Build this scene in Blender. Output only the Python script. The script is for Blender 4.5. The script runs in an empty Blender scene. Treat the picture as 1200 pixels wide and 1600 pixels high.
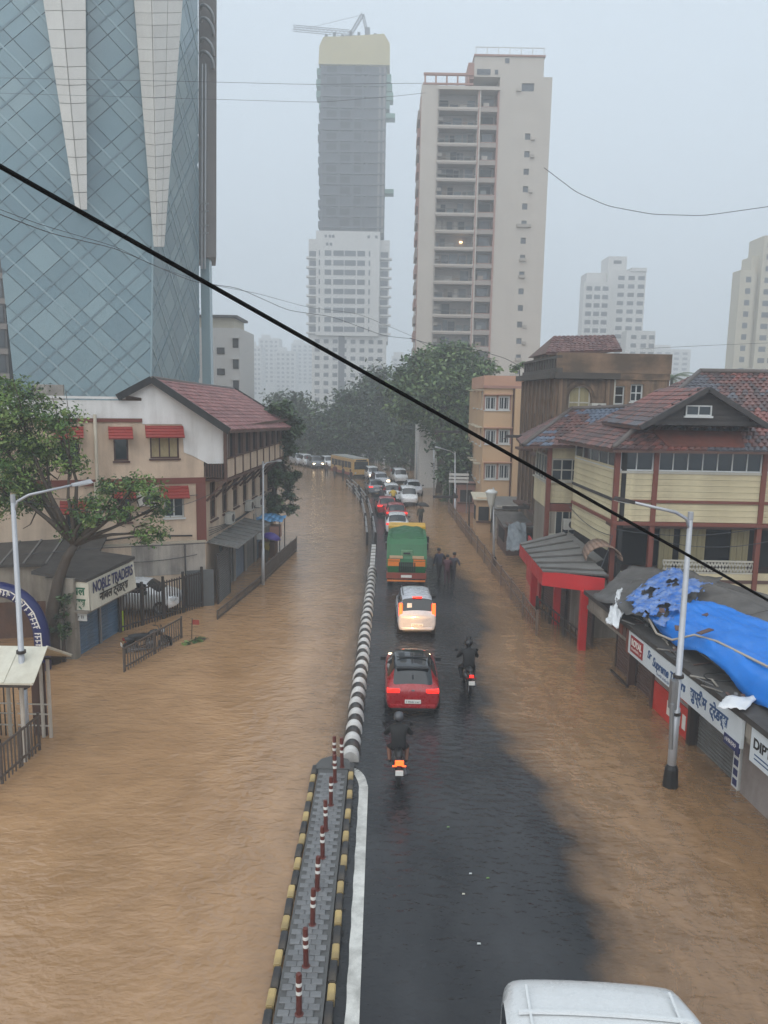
import bpy, bmesh, math, random
import numpy as np
from mathutils import Vector, Matrix
random.seed(7)
RNG = np.random.default_rng(7)
rad = math.radians
scene = bpy.context.scene
col = scene.collection

# ---------------------------------------------------------------- camera, sky, sun, exposure
CAM_H, FPX, PITCH, ROLL = 10.0, 1202.0, rad(8.65), rad(1.0)
FW = Vector((0, math.cos(PITCH), -math.sin(PITCH)))
RT = Vector((1, 0, 0))
UP = Vector((0, math.sin(PITCH), math.cos(PITCH)))
IX = RT * math.cos(ROLL) + UP * math.sin(ROLL)
IY = UP * math.cos(ROLL) - RT * math.sin(ROLL)
cam = bpy.data.objects.new('camera', bpy.data.cameras.new('camera'))
col.objects.link(cam)
cam.matrix_world = Matrix(((IX.x, IY.x, -FW.x, 0), (IX.y, IY.y, -FW.y, 0), (IX.z, IY.z, -FW.z, CAM_H), (0, 0, 0, 1)))
cam.data.sensor_fit = 'VERTICAL'
cam.data.sensor_height = 32.0
cam.data.lens = 32.0 * FPX / 1600.0
cam.data.clip_start = 0.05
cam.data.clip_end = 4000
scene.camera = cam

SUN_EL, SUN_AZ = rad(50), rad(205)
world = bpy.data.worlds.new('World')
scene.world = world
world.use_nodes = True
wn, wl = world.node_tree.nodes, world.node_tree.links
wn.clear()
w_out = wn.new('ShaderNodeOutputWorld')
w_sky = wn.new('ShaderNodeTexSky')
w_sky.sky_type = 'NISHITA'
w_sky.sun_disc = False
w_sky.sun_elevation = SUN_EL
w_sky.sun_rotation = SUN_AZ
w_sky.dust_density = 4.0
w_sky.air_density = 1.0
w_bg1 = wn.new('ShaderNodeBackground')
w_bg1.inputs[1].default_value = 0.08
w_bg2 = wn.new('ShaderNodeBackground')          # the even cloud layer of a monsoon day
w_bg2.inputs[0].default_value = (0.655, 0.75, 0.838, 1)
w_bg2.inputs[1].default_value = 0.93
w_mix = wn.new('ShaderNodeMixShader')
w_mix.inputs[0].default_value = 0.90
wl.new(w_sky.outputs[0], w_bg1.inputs[0])
wl.new(w_bg1.outputs[0], w_mix.inputs[1])
wl.new(w_bg2.outputs[0], w_mix.inputs[2])
wl.new(w_mix.outputs[0], w_out.inputs[0])

sun = bpy.data.objects.new('sun', bpy.data.lights.new('sun', 'SUN'))
col.objects.link(sun)
sun.data.energy = 1.5
sun.data.angle = rad(90)
sun.data.color = (1.0, 0.97, 0.93)
sd = Vector((math.sin(SUN_AZ) * math.cos(SUN_EL), math.cos(SUN_AZ) * math.cos(SUN_EL), math.sin(SUN_EL)))
sun.rotation_euler = sd.to_track_quat('Z', 'Y').to_euler()

vs = scene.view_settings
vs.view_transform = 'Standard'
vs.look = 'None'
vs.exposure = 0.5
vs.gamma = 1.0
vs.use_curve_mapping = False
scene.render.engine = 'CYCLES'
cy = scene.cycles
cy.use_denoising = True
cy.use_adaptive_sampling = True
cy.adaptive_threshold = 0.02
cy.max_bounces = 5
cy.diffuse_bounces = 2
cy.glossy_bounces = 2
cy.transparent_max_bounces = 12
cy.transmission_bounces = 2
cy.volume_bounces = 1
cy.caustics_reflective = False
cy.caustics_refractive = False
cy.sample_clamp_indirect = 4.0

# ---------------------------------------------------------------- picture -> place (used to measure where things stand)
def ray(px, py):
    return FW * FPX + IX * (px - 600) + IY * (800 - py)
def G(px, py, z=0.0):
    d = ray(px, py); t = (z - CAM_H) / d.z
    return Vector((d.x * t, d.y * t, z))
def A(px, py, Y):
    d = ray(px, py); t = Y / d.y
    return Vector((d.x * t, Y, d.z * t + CAM_H))
def X_(px, py, X):
    d = ray(px, py); t = X / d.x
    return Vector((X, d.y * t, d.z * t + CAM_H))

# ---------------------------------------------------------------- materials
def lin(c):
    return tuple(((v / 255.0) / 12.92 if v / 255.0 <= 0.04045 else (((v / 255.0) + 0.055) / 1.055) ** 2.4) for v in c)
MATS = {}
def mat(name, rgb, rough=0.55, var=0.18, scale=1.2, bump=0.15, bscale=14.0, metal=0.0, stain=0.0, stain_rgb=(60, 52, 44),
        sscale=1.6, rvar=0.0, spec=0.5, emit=None, estr=0.0, attr=None, coat=0.0, gain=1.0, alpha=1.0, world=False, trans=0.0):
    """weathered procedural surface: base colour broken by two noises, run-off streaks, fine relief"""
    if name in MATS: return MATS[name]
    m = bpy.data.materials.new(name); m.use_nodes = True
    n, l = m.node_tree.nodes, m.node_tree.links
    b = n['Principled BSDF']
    c = [min(0.95, v * gain) for v in lin(rgb)]
    tc = n.new('ShaderNodeTexCoord')
    co = tc.outputs['Object']
    if world:
        co = n.new('ShaderNodeNewGeometry').outputs['Position']
    def noise(sc, det=5.0, ro=0.6, mp=None):
        t = n.new('ShaderNodeTexNoise'); t.inputs['Scale'].default_value = sc
        t.inputs['Detail'].default_value = det; t.inputs['Roughness'].default_value = ro
        if mp:
            k = n.new('ShaderNodeMapping'); k.inputs['Scale'].default_value = mp
            l.new(co, k.inputs[0]); l.new(k.outputs[0], t.inputs[0])
        else: l.new(co, t.inputs[0])
        return t.outputs[0]
    def math_(op, a, b_, clamp=False):
        k = n.new('ShaderNodeMath'); k.operation = op; k.use_clamp = clamp
        for i, v in enumerate((a, b_)):
            if isinstance(v, (int, float)): k.inputs[i].default_value = v
            else: l.new(v, k.inputs[i])
        return k.outputs[0]
    def mixc(f, a, b_, mode='MIX'):
        k = n.new('ShaderNodeMix'); k.data_type = 'RGBA'; k.blend_type = mode
        for i, v in ((0, f), (6, a), (7, b_)):
            if isinstance(v, (int, float)): k.inputs[i].default_value = v
            elif isinstance(v, tuple): k.inputs[i].default_value = v
            else: l.new(v, k.inputs[i])
        return k.outputs[2]
    base = (c[0], c[1], c[2], 1)
    if attr:
        a = n.new('ShaderNodeAttribute'); a.attribute_name = attr
        base = a.outputs['Color']
    colr = base
    if var > 0:
        f = noise(scale)
        v = math_('ADD', math_('MULTIPLY', math_('SUBTRACT', f, 0.5), var * 3.0), 1.0)
        f2 = noise(scale * 7.3, 3.0)
        v = math_('ADD', v, math_('MULTIPLY', math_('SUBTRACT', f2, 0.5), var * 1.2))
        if rvar > 0:
            oi = n.new('ShaderNodeObjectInfo')
            v = math_('ADD', v, math_('MULTIPLY', math_('SUBTRACT', oi.outputs['Random'], 0.5), rvar * 2))
        hs = n.new('ShaderNodeHueSaturation')
        if isinstance(base, tuple): hs.inputs['Color'].default_value = base
        else: l.new(base, hs.inputs['Color'])
        l.new(v, hs.inputs['Value'])
        colr = hs.outputs[0]
    if stain > 0:
        s1 = noise(sscale, 6.0, 0.65, (1.0, 1.0, 0.12))
        s2 = noise(sscale * 0.45, 4.0, 0.6)
        s = math_('MULTIPLY', math_('SUBTRACT', math_('ADD', math_('MULTIPLY', s1, 0.6), math_('MULTIPLY', s2, 0.4)), 0.50 - stain * 0.16), 5.0, True)
        s = math_('MULTIPLY', s, min(1.0, stain))
        colr = mixc(s, colr, lin(stain_rgb) + (1,))
    if isinstance(colr, tuple): b.inputs['Base Color'].default_value = colr
    else: l.new(colr, b.inputs['Base Color'])
    b.inputs['Roughness'].default_value = rough
    if rough > 0.15 and var > 0:
        r = math_('ADD', math_('MULTIPLY', math_('SUBTRACT', noise(scale * 2.1, 3.0), 0.5), 0.35), rough, True)
        l.new(r, b.inputs['Roughness'])
    b.inputs['Metallic'].default_value = metal
    b.inputs['Specular IOR Level'].default_value = spec
    b.inputs['Coat Weight'].default_value = coat
    b.inputs['Coat Roughness'].default_value = 0.08
    if trans: b.inputs['Transmission Weight'].default_value = trans
    if alpha < 1: b.inputs['Alpha'].default_value = alpha
    if emit:
        b.inputs['Emission Color'].default_value = lin(emit) + (1,)
        b.inputs['Emission Strength'].default_value = estr
    if bump > 0:
        bp = n.new('ShaderNodeBump'); bp.inputs['Strength'].default_value = bump; bp.inputs['Distance'].default_value = 0.03
        l.new(noise(bscale, 4.0), bp.inputs['Height']); l.new(bp.outputs[0], b.inputs['Normal'])
    MATS[name] = m
    return m

# ---------------------------------------------------------------- mesh building
class Fr:
    """a wall frame: origin, horizontal direction U, outward normal N; F(u, z, d) is a point"""
    def __init__(s, o, u, n=None, flip=False):
        s.o = Vector(o); s.U = Vector(u).normalized()
        s.N = Vector(n).normalized() if n is not None else Vector((s.U.y, -s.U.x, 0)) * (-1 if flip else 1)
        s.Z = Vector((0, 0, 1))
    def __call__(s, u, z, d=0.0):
        return s.o + s.U * u + s.Z * z + s.N * d
    def px(s, px, py, d=0.0):
        nn = s.U.cross(s.Z); r = ray(px, py)
        o = s.o + s.N * d; c = Vector((0, 0, CAM_H))
        t = (o - c).dot(nn) / r.dot(nn); p = c + r * t - o
        return p.dot(s.U) / 1.0, p.z
    def rect(s, x0, y0, x1, y1, d=0.0):
        a = s.px(x0, y0, d); b = s.px(x1, y1, d)
        return min(a[0], b[0]), max(a[0], b[0]), min(a[1], b[1]), max(a[1], b[1])
class XY(Fr):
    def __init__(s, o=(0, 0, 0)):
        s.o = Vector(o); s.U = Vector((1, 0, 0)); s.N = Vector((0, 1, 0)); s.Z = Vector((0, 0, 1))
W0 = XY()

OFF = {}
def offset(o):
    return OFF.get(o.name, Vector((0, 0, 0))) if o else Vector((0, 0, 0))
def tag(o, label=None, cat=None, group=None, kind=None):
    if label: o['label'] = label
    if cat: o['category'] = cat
    if group: o['group'] = group
    if kind: o['kind'] = kind
    return o
def thing(name, label, cat, loc=(0, 0, 0), rz=0.0, group=None):
    o = bpy.data.objects.new(name, None); col.objects.link(o)
    o.empty_display_size = 0.2
    o.location = loc; o.rotation_euler = (0, 0, rz)
    OFF[o.name] = Vector(loc)
    return tag(o, label, cat, group)
def place(name, mesh, parent=None, loc=None, rot=None, scl=None):
    o = bpy.data.objects.new(name, mesh); col.objects.link(o)
    if parent is not None:
        o.parent = parent
        OFF[o.name] = offset(parent)
    if loc is not None: o.location = Vector(loc) - offset(parent)
    if rot is not None: o.rotation_euler = rot
    if scl is not None: o.scale = scl
    return o
def copy_tree(o, parent=None):
    c = o.copy(); col.objects.link(c); c.parent = parent
    for ch in o.children: copy_tree(ch, c)
    return c

class MB:
    def __init__(s): s.v = []; s.f = []; s.m = []
    def add(s, vs_, fs, mi=0):
        k = len(s.v); s.v.extend([tuple(p) for p in vs_])
        s.f.extend([tuple(i + k for i in f) for f in fs]); s.m.extend([mi] * len(fs)); return s
    def quad(s, a, b, c, d, mi=0): return s.add((a, b, c, d), ((0, 1, 2, 3),), mi)
    def box(s, F, u0, u1, z0, z1, d0, d1, mi=0):
        p = [F(u, z, d) for d in (d0, d1) for z in (z0, z1) for u in (u0, u1)]
        return s.add(p, ((0, 1, 3, 2), (4, 6, 7, 5), (0, 4, 5, 1), (2, 3, 7, 6), (0, 2, 6, 4), (1, 5, 7, 3)), mi)
    def hexa(s, p, mi=0):   # bottom 4 then top 4
        return s.add(p, ((3, 2, 1, 0), (4, 5, 6, 7), (0, 1, 5, 4), (1, 2, 6, 5), (2, 3, 7, 6), (3, 0, 4, 7)), mi)
    def bar(s, a, b, w, h=None, mi=0, up=Vector((0, 0, 1))):
        a = Vector(a); b = Vector(b); h = h or w; t = (b - a)
        if t.length < 1e-6: return s
        t.normalize()
        x = t.cross(up)
        if x.length < 1e-3: x = t.cross(Vector((1, 0, 0)))
        x.normalize(); y = x.cross(t); x = x * w * 0.5; y = y * h * 0.5
        return s.hexa([a - x - y, a + x - y, a + x + y, a - x + y, b - x - y, b + x - y, b + x + y, b - x + y], mi)
    def tube(s, pts, r, n=8, mi=0, caps=True):
        pts = [Vector(p) for p in pts]; rs = r if isinstance(r, (list, tuple)) else [r] * len(pts)
        k0 = len(s.v); ref = None
        for i, p in enumerate(pts):
            t = (pts[min(i + 1, len(pts) - 1)] - pts[max(i - 1, 0)])
            t.normalize()
            if ref is None: ref = t.orthogonal().normalized()
            x = (ref - t * ref.dot(t))
            if x.length < 1e-4: x = t.orthogonal()
            x.normalize(); ref = x; y = t.cross(x)
            for j in range(n):
                a = 2 * math.pi * j / n
                s.v.append(tuple(p + (x * math.cos(a) + y * math.sin(a)) * rs[i]))
        for i in range(len(pts) - 1):
            for j in range(n):
                j2 = (j + 1) % n
                s.f.append((k0 + i * n + j, k0 + i * n + j2, k0 + (i + 1) * n + j2, k0 + (i + 1) * n + j)); s.m.append(mi)
        if caps:
            s.f.append(tuple(k0 + j for j in reversed(range(n)))); s.m.append(mi)
            e = k0 + (len(pts) - 1) * n
            s.f.append(tuple(e + j for j in range(n))); s.m.append(mi)
        return s
    def lathe(s, prof, o=(0, 0, 0), n=16, mi=0, axis='z', ang=2 * math.pi):
        k0 = len(s.v); o = Vector(o); full = abs(ang - 2 * math.pi) < 1e-6; m = n if full else n + 1
        for (r, h) in prof:
            for j in range(m):
                a = ang * j / n
                c, d = r * math.cos(a), r * math.sin(a)
                p = Vector((c, d, h)) if axis == 'z' else (Vector((h, c, d)) if axis == 'x' else Vector((c, h, d)))
                s.v.append(tuple(o + p))
        for i in range(len(prof) - 1):
            for j in range(n):
                j2 = (j + 1) % m
                s.f.append((k0 + i * m + j, k0 + i * m + j2, k0 + (i + 1) * m + j2, k0 + (i + 1) * m + j)); s.m.append(mi)
        return s
    def prism(s, poly, F, d0, d1, mi=0):   # poly of (u,z) extruded in d
        n = len(poly)
        p = [F(u, z, d0) for u, z in poly] + [F(u, z, d1) for u, z in poly]
        fs = [tuple(reversed(range(n))), tuple(range(n, 2 * n))] + [(i, (i + 1) % n, n + (i + 1) % n, n + i) for i in range(n)]
        return s.add(p, fs, mi)
    def wall(s, F, u0, u1, z0, z1, holes, depth=0.15, mi=0, d=0.0, back=False):
        """front skin with real openings and their reveals"""
        us = sorted({u0, u1, *[min(max(h[0], u0), u1) for h in holes], *[min(max(h[1], u0), u1) for h in holes]})
        zs = sorted({z0, z1, *[min(max(h[2], z0), z1) for h in holes], *[min(max(h[3], z0), z1) for h in holes]})
        for i in range(len(us) - 1):
            for j in range(len(zs) - 1):
                uc, zc = (us[i] + us[i + 1]) / 2, (zs[j] + zs[j + 1]) / 2
                if any(h[0] < uc < h[1] and h[2] < zc < h[3] for h in holes): continue
                s.quad(F(us[i], zs[j], d), F(us[i + 1], zs[j], d), F(us[i + 1], zs[j + 1], d), F(us[i], zs[j + 1], d), mi)
        for h in holes:
            a, b, c, e = h[:4]; k = d - depth
            s.quad(F(a, c, d), F(b, c, d), F(b, c, k), F(a, c, k), mi); s.quad(F(a, e, d), F(a, e, k), F(b, e, k), F(b, e, d), mi)
            s.quad(F(a, c, d), F(a, c, k), F(a, e, k), F(a, e, d), mi); s.quad(F(b, c, d), F(b, e, d), F(b, e, k), F(b, c, k), mi)
        return s
    def mesh(s, name, mats, off=Vector((0, 0, 0)), smooth=False):
        me = bpy.data.meshes.new(name)
        v = [(a - off.x, b - off.y, c - off.z) for a, b, c in s.v]
        me.from_pydata(v, [], s.f)
        ms = mats if isinstance(mats, (list, tuple)) else [mats]
        for m in ms: me.materials.append(m)
        if len(ms) > 1: me.polygons.foreach_set('material_index', s.m)
        if smooth: me.polygons.foreach_set('use_smooth', [True] * len(me.polygons))
        me.update(); return me
    def build(s, name, mats, parent=None, smooth=False, bevel=0.0, fix=True):
        me = s.mesh(name, mats, offset(parent), smooth)
        if fix or bevel:
            bm = bmesh.new(); bm.from_mesh(me)
            bmesh.ops.recalc_face_normals(bm, faces=bm.faces)
            if bevel: bmesh.ops.bevel(bm, geom=bm.edges[:], offset=bevel, segments=2, affect='EDGES', profile=0.7)
            bm.to_mesh(me); bm.free()
            if smooth: me.polygons.foreach_set('use_smooth', [True] * len(me.polygons))
        return place(name, me, parent)

def autosmooth(o, ang=35):
    me = o.data
    bm = bmesh.new(); bm.from_mesh(me)
    for e in bm.edges:
        if len(e.link_faces) == 2 and e.calc_face_angle(0) > rad(ang): e.smooth = False
    for f in bm.faces: f.smooth = True
    bm.to_mesh(me); bm.free(); return o

BOXM = {}
def unit_box(m):
    """one shared unit cube per material for alike pieces"""
    k = m.name
    if k not in BOXM:
        BOXM[k] = MB().box(W0, -0.5, 0.5, -0.5, 0.5, -0.5, 0.5).mesh('piece', m)
    return BOXM[k]
def piece(name, m, parent, c, size, rz=0.0, rx=0.0, ry=0.0):
    return place(name, unit_box(m), parent, c, (rx, ry, rz), size)
def pbox(name, m, parent, F, u0, u1, z0, z1, d0, d1):
    """a box piece in a wall frame, as an object of its own"""
    c = F((u0 + u1) / 2, (z0 + z1) / 2, (d0 + d1) / 2)
    return piece(name, m, parent, c, (abs(u1 - u0), abs(d1 - d0), abs(z1 - z0)), math.atan2(F.U.y, F.U.x))

def text(name, body, m, parent, F, u, z, d, size, w=None, align='LEFT', ext=0.004, shear=0.0, bold=0.0):
    """flat lettering lying in a wall frame; w = fit to this width"""
    cu = bpy.data.curves.new(name, 'FONT'); cu.body = body; cu.size = size; cu.extrude = ext; cu.align_x = align; cu.shear = shear; cu.offset = bold
    o = bpy.data.objects.new(name, cu); col.objects.link(o); o.parent = parent
    OFF[o.name] = offset(parent)
    cu.materials.append(m)
    R = Matrix((F.U, F.Z, F.U.cross(F.Z))).transposed()
    p = F(u, z, d) - offset(parent)
    sx = 1.0
    if w:
        bpy.context.view_layer.update()
        if o.dimensions.x > 1e-4: sx = w / o.dimensions.x
    o.matrix_local = Matrix.Translation(p) @ R.to_4x4() @ Matrix.Diagonal((sx, 1, 1, 1))
    return o
# ================================================================ ground, road, flood water
def interp(x, xs, ys): return float(np.interp(x, xs, ys))
def dry_edge(y):
    return interp(y, [8, 11, 12, 14.3, 16.9, 19.7, 22.6, 26.4, 32.6, 38, 42.3, 45, 47.4, 56, 70, 84, 95],
                  [3.9, 3.87, 3.82, 4.04, 3.84, 3.61, 3.39, 3.43, 4.02, 4.5, 4.45, 3.5, 2.7, 1.9, 0.9, -0.6, -3])
def road_bend(y):                      # the carriageway swings to the left past seventy metres
    return -0.00021 * max(0.0, y - 50) ** 2.5 * 0.5
WOB = RNG.uniform(0, 6.28, 12)
def wob(x, y):
    return (0.12 * math.sin(y * 0.9 + WOB[0]) + 0.12 * math.sin(y * 2.3 + x * 0.6 + WOB[1]) + 0.07 * math.sin(y * 5.1 + x * 1.7 + WOB[2])
            + 0.22 * math.sin(y * 0.37 + WOB[3]) + 0.05 * math.sin(x * 6.0 + y * 3.0 + WOB[4]))
def road_z(x, y):
    b = road_bend(y)
    s = min(dry_edge(y) + wob(x, y) - x, x + 0.72 - b)
    if s < 0: return max(-0.22, s * 0.034)
    return min(0.03, s * 0.02)

def grid_mesh(xs, ys, zf):
    v = [(x, y, zf(x, y)) for y in ys for x in xs]; nx = len(xs)
    f = [(j * nx + i, j * nx + i + 1, (j + 1) * nx + i + 1, (j + 1) * nx + i) for j in range(len(ys) - 1) for i in range(nx - 1)]
    return v, f

def ground_material():
    return mat('earth', (96, 84, 68), rough=0.7, var=0.2, scale=0.2, bump=0.3, bscale=3, world=True)
gm = MB(); gm.quad((-640, -60, -0.5), (640, -60, -0.5), (640, 860, -0.5), (-640, 860, -0.5))
tag(gm.build('ground', ground_material(), fix=False), kind='structure')

# ---- wet asphalt
def asphalt():
    m = bpy.data.materials.new('wet_asphalt'); m.use_nodes = True
    n, l = m.node_tree.nodes, m.node_tree.links; b = n['Principled BSDF']
    g = n.new('ShaderNodeNewGeometry')
    def noise(sc, det=4, mp=(1, 1, 1)):
        k = n.new('ShaderNodeMapping'); k.inputs['Scale'].default_value = mp; l.new(g.outputs['Position'], k.inputs[0])
        t = n.new('ShaderNodeTexNoise'); t.inputs['Scale'].default_value = sc; t.inputs['Detail'].default_value = det; l.new(k.outputs[0], t.inputs[0]); return t.outputs[0]
    r = n.new('ShaderNodeValToRGB'); e = r.color_ramp.elements
    e[0].position = 0.3; e[0].color = (0.012, 0.013, 0.015, 1); e[1].position = 0.72; e[1].color = (0.042, 0.043, 0.046, 1)
    l.new(noise(0.55, 8, (1, 0.45, 1)), r.inputs[0]); l.new(r.outputs[0], b.inputs['Base Color'])
    r2 = n.new('ShaderNodeValToRGB'); e = r2.color_ramp.elements
    e[0].position = 0.35; e[0].color = (0.04,) * 3 + (1,); e[1].position = 0.65; e[1].color = (0.20,) * 3 + (1,)
    l.new(noise(0.8, 5, (1, 0.5, 1)), r2.inputs[0]); l.new(r2.outputs[0], b.inputs['Roughness'])
    b.inputs['IOR'].default_value = 1.33
    b1 = n.new('ShaderNodeBump'); b1.inputs['Strength'].default_value = 0.7; b1.inputs['Distance'].default_value = 0.08
    l.new(noise(3.2, 3, (1.0, 1.5, 1)), b1.inputs['Height'])
    b2 = n.new('ShaderNodeBump'); b2.inputs['Strength'].default_value = 0.12; b2.inputs['Distance'].default_value = 0.01
    l.new(noise(42, 3), b2.inputs['Height']); l.new(b1.outputs[0], b2.inputs['Normal']); l.new(b2.outputs[0], b.inputs['Normal'])
    return m
xs = [-30, -20] + list(np.arange(-12, -1.5, 1.0)) + list(np.arange(-1.5, 7.0, 0.2)) + list(np.arange(7, 10, 1.0)) + [14, 24]
ys = [-30, -10, 0, 5] + list(np.arange(7, 52, 0.3)) + list(np.arange(52, 100, 1.0)) + [110, 125, 150]
v, f = grid_mesh(xs, ys, road_z)
me = bpy.data.meshes.new('road'); me.from_pydata(v, [], f); me.materials.append(asphalt())
me.polygons.foreach_set('use_smooth', [True] * len(me.polygons))
tag(place('road', me), kind='structure')

# ---- muddy flood water: opacity follows depth over the road crown, less a painted-in dark reflection on the right
def flood():
    m = bpy.data.materials.new('muddy_flood_water'); m.use_nodes = True
    n, l = m.node_tree.nodes, m.node_tree.links; b = n['Principled BSDF']; out = n['Material Output']
    g = n.new('ShaderNodeNewGeometry')
    def noise(sc, det=4, mp=(1, 1, 1), dist=0.0, ro=0.55):
        k = n.new('ShaderNodeMapping'); k.inputs['Scale'].default_value = mp; l.new(g.outputs['Position'], k.inputs[0])
        t = n.new('ShaderNodeTexNoise'); t.inputs['Scale'].default_value = sc; t.inputs['Detail'].default_value = det
        t.inputs['Distortion'].default_value = dist; t.inputs['Roughness'].default_value = ro; l.new(k.outputs[0], t.inputs[0]); return t.outputs[0]
    r = n.new('ShaderNodeValToRGB'); e = r.color_ramp.elements
    e[0].position = 0.25; e[0].color = (0.325, 0.186, 0.090, 1); e[1].position = 0.75; e[1].color = (0.450, 0.272, 0.142, 1)
    l.new(noise(0.22, 7, (1, 0.5, 1), 0.8), r.inputs[0])
    # silt and froth flecks carried on the surface
    fl = n.new('ShaderNodeValToRGB'); e = fl.color_ramp.elements
    e[0].position = 0.70; e[0].color = (0, 0, 0, 1); e[1].position = 0.77; e[1].color = (0.55,) * 3 + (1,)
    l.new(noise(3.4, 6, (1, 0.8, 1), 0.4, 0.62), fl.inputs[0])
    mx = n.new('ShaderNodeMix'); mx.data_type = 'RGBA'; l.new(fl.outputs[0], mx.inputs[0]); l.new(r.outputs[0], mx.inputs[6]); mx.inputs[7].default_value = (0.52, 0.40, 0.28, 1)
    dk = n.new('ShaderNodeMix'); dk.data_type = 'RGBA'; dk.blend_type = 'MULTIPLY'
    dr = n.new('ShaderNodeValToRGB'); e = dr.color_ramp.elements
    e[0].position = 0.30; e[0].color = (0.8, 0.78, 0.75, 1); e[1].position = 0.62; e[1].color = (1, 1, 1, 1)
    l.new(noise(0.8, 4, (0.9, 1.1, 1), 0.8, 0.55), dr.inputs[0]); dk.inputs[0].default_value = 1.0
    l.new(mx.outputs[2], dk.inputs[6]); l.new(dr.outputs[0], dk.inputs[7])
    l.new(dk.outputs[2], b.inputs['Base Color'])
    b.inputs['IOR'].default_value = 1.5
    b.inputs['Roughness'].default_value = 0.05; b.inputs['Specular IOR Level'].default_value = 0.75
    b1 = n.new('ShaderNodeBump'); b1.inputs['Strength'].default_value = 0.46; b1.inputs['Distance'].default_value = 0.11
    l.new(noise(2.3, 3.0, (0.85, 1.45, 1), 0.35, 0.5), b1.inputs['Height'])
    b2 = n.new('ShaderNodeBump'); b2.inputs['Strength'].default_value = 0.55; b2.inputs['Distance'].default_value = 0.03
    l.new(noise(6.5, 2.0, (1, 1.4, 1), 0.25, 0.45), b2.inputs['Height']); l.new(b1.outputs[0], b2.inputs['Normal']); l.new(b2.outputs[0], b.inputs['Normal'])
    a = n.new('ShaderNodeAttribute'); a.attribute_name = 'mud'
    tr = n.new('ShaderNodeBsdfTransparent'); ms = n.new('ShaderNodeMixShader')
    def mth(op_, x, y, cl=False):
        k = n.new('ShaderNodeMath'); k.operation = op_; k.use_clamp = cl
        for i_, q in enumerate((x, y)):
            if isinstance(q, (int, float)): k.inputs[i_].default_value = q
            else: l.new(q, k.inputs[i_])
        return k.outputs[0]
    # silt drifts: the thin margin is broken into streaks and films
    mg = mth('MULTIPLY', a.outputs['Fac'], mth('SUBTRACT', 1.0, a.outputs['Fac']))
    sn = mth('SUBTRACT', noise(1.5, 8, (1.0, 0.45, 1), 1.0, 0.7), 0.5)
    fac = mth('ADD', a.outputs['Fac'], mth('MULTIPLY', mth('MULTIPLY', mg, sn), 3.2), True)
    l.new(fac, ms.inputs[0]); l.new(tr.outputs[0], ms.inputs[1]); l.new(b.outputs[0], ms.inputs[2]); l.new(ms.outputs[0], out.inputs[0])
    return m
xs = [-60, -40, -25] + list(np.arange(-16, -1.6, 1.2)) + list(np.arange(-1.6, 7.2, 0.16)) + [8, 9, 10, 12, 16, 24, 40, 60]
ys = [-30, -10, 0, 5] + list(np.arange(7, 52, 0.22)) + list(np.arange(52, 100, 0.8)) + [105, 112, 122, 140, 170]
v, f = grid_mesh(xs, ys, lambda x, y: 0.0)
me = bpy.data.meshes.new('flood_water'); me.from_pydata(v, [], f); me.materials.append(flood())
at = me.attributes.new('mud', 'FLOAT', 'POINT')
dep = np.array([max(0.0, -road_z(p[0], p[1])) for p in v])
op = 1.0 - np.exp(-(dep / 0.022) ** 1.3)
vx = np.array([p[0] for p in v]); vy = np.array([p[1] for p in v])
thin = np.clip((vx - 1.0) / 2.0, 0, 1) * np.clip((46 - vy) / 14, 0, 1)          # right of the crown opacity is lowered: the darkening stands in for reflected houses
at.data.foreach_set('value', op * (1.0 - 0.30 * thin))
tag(place('flood_water', me), kind='structure')

# ---- haze of the rain
hz = bpy.data.materials.new('rain_haze'); hz.use_nodes = True
n = hz.node_tree.nodes; n.remove(n['Principled BSDF'])
pv = n.new('ShaderNodeVolumePrincipled'); pv.inputs['Color'].default_value = (0.90, 0.955, 1.0, 1)
pv.inputs['Density'].default_value = 0.0022; pv.inputs['Anisotropy'].default_value = 0.0
hz.node_tree.links.new(pv.outputs[0], n['Material Output'].inputs['Volume'])
hb = MB().box(W0, -660, 660, -1.5, 165, -80, 880)
tag(hb.build('haze', hz), kind='stuff')

# ================================================================ road furniture: median, kerbs, pavers, bollards, divider
M_YEL = mat('kerb_yellow_paint', (180, 156, 104), rough=0.5, var=0.15, scale=3, bump=0.3, stain=0.5, rvar=0.12)
M_BLK = mat('kerb_black_paint', (44, 44, 45), rough=0.45, var=0.3, scale=3, bump=0.3, stain=0.45, stain_rgb=(104, 90, 72), rvar=0.2)
M_WHT = mat('divider_white_paint', (214, 212, 208), rough=0.5, var=0.12, scale=2, bump=0.25, stain=0.45, stain_rgb=(120, 110, 98), rvar=0.08)
M_PAV = mat('grey_paver', (112, 113, 114), rough=0.35, var=0.18, scale=3, bump=0.35, bscale=30, rvar=0.14)
M_PAVBED = mat('paver_bed', (84, 84, 83), rough=0.6)
M_LINE = mat('white_road_paint', (205, 204, 198), rough=0.45, var=0.12, scale=2.0, bump=0.3, stain=0.5, stain_rgb=(84, 80, 74), sscale=3)
M_BOLL = mat('maroon_bollard', (92, 40, 32), rough=0.4, var=0.15, scale=5, stain=0.2)
M_BAND = mat('reflective_white_band', (222, 220, 214), rough=0.4, var=0.1, scale=5)
M_RUBBER = mat('black_rubber', (22, 22, 23), rough=0.55, var=0.15, scale=4)
ML, MR, MY0, MY1 = -1.72, -0.74, 6.0, 19.9
median = MB(); median.box(W0, ML + 0.1, MR - 0.1, -0.1, 0.125, MY0, MY1 - 0.25)
median = tag(median.build('median_island', M_PAVBED), 'grey paved median island edged with yellow and black kerb stones', 'traffic island')
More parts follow.
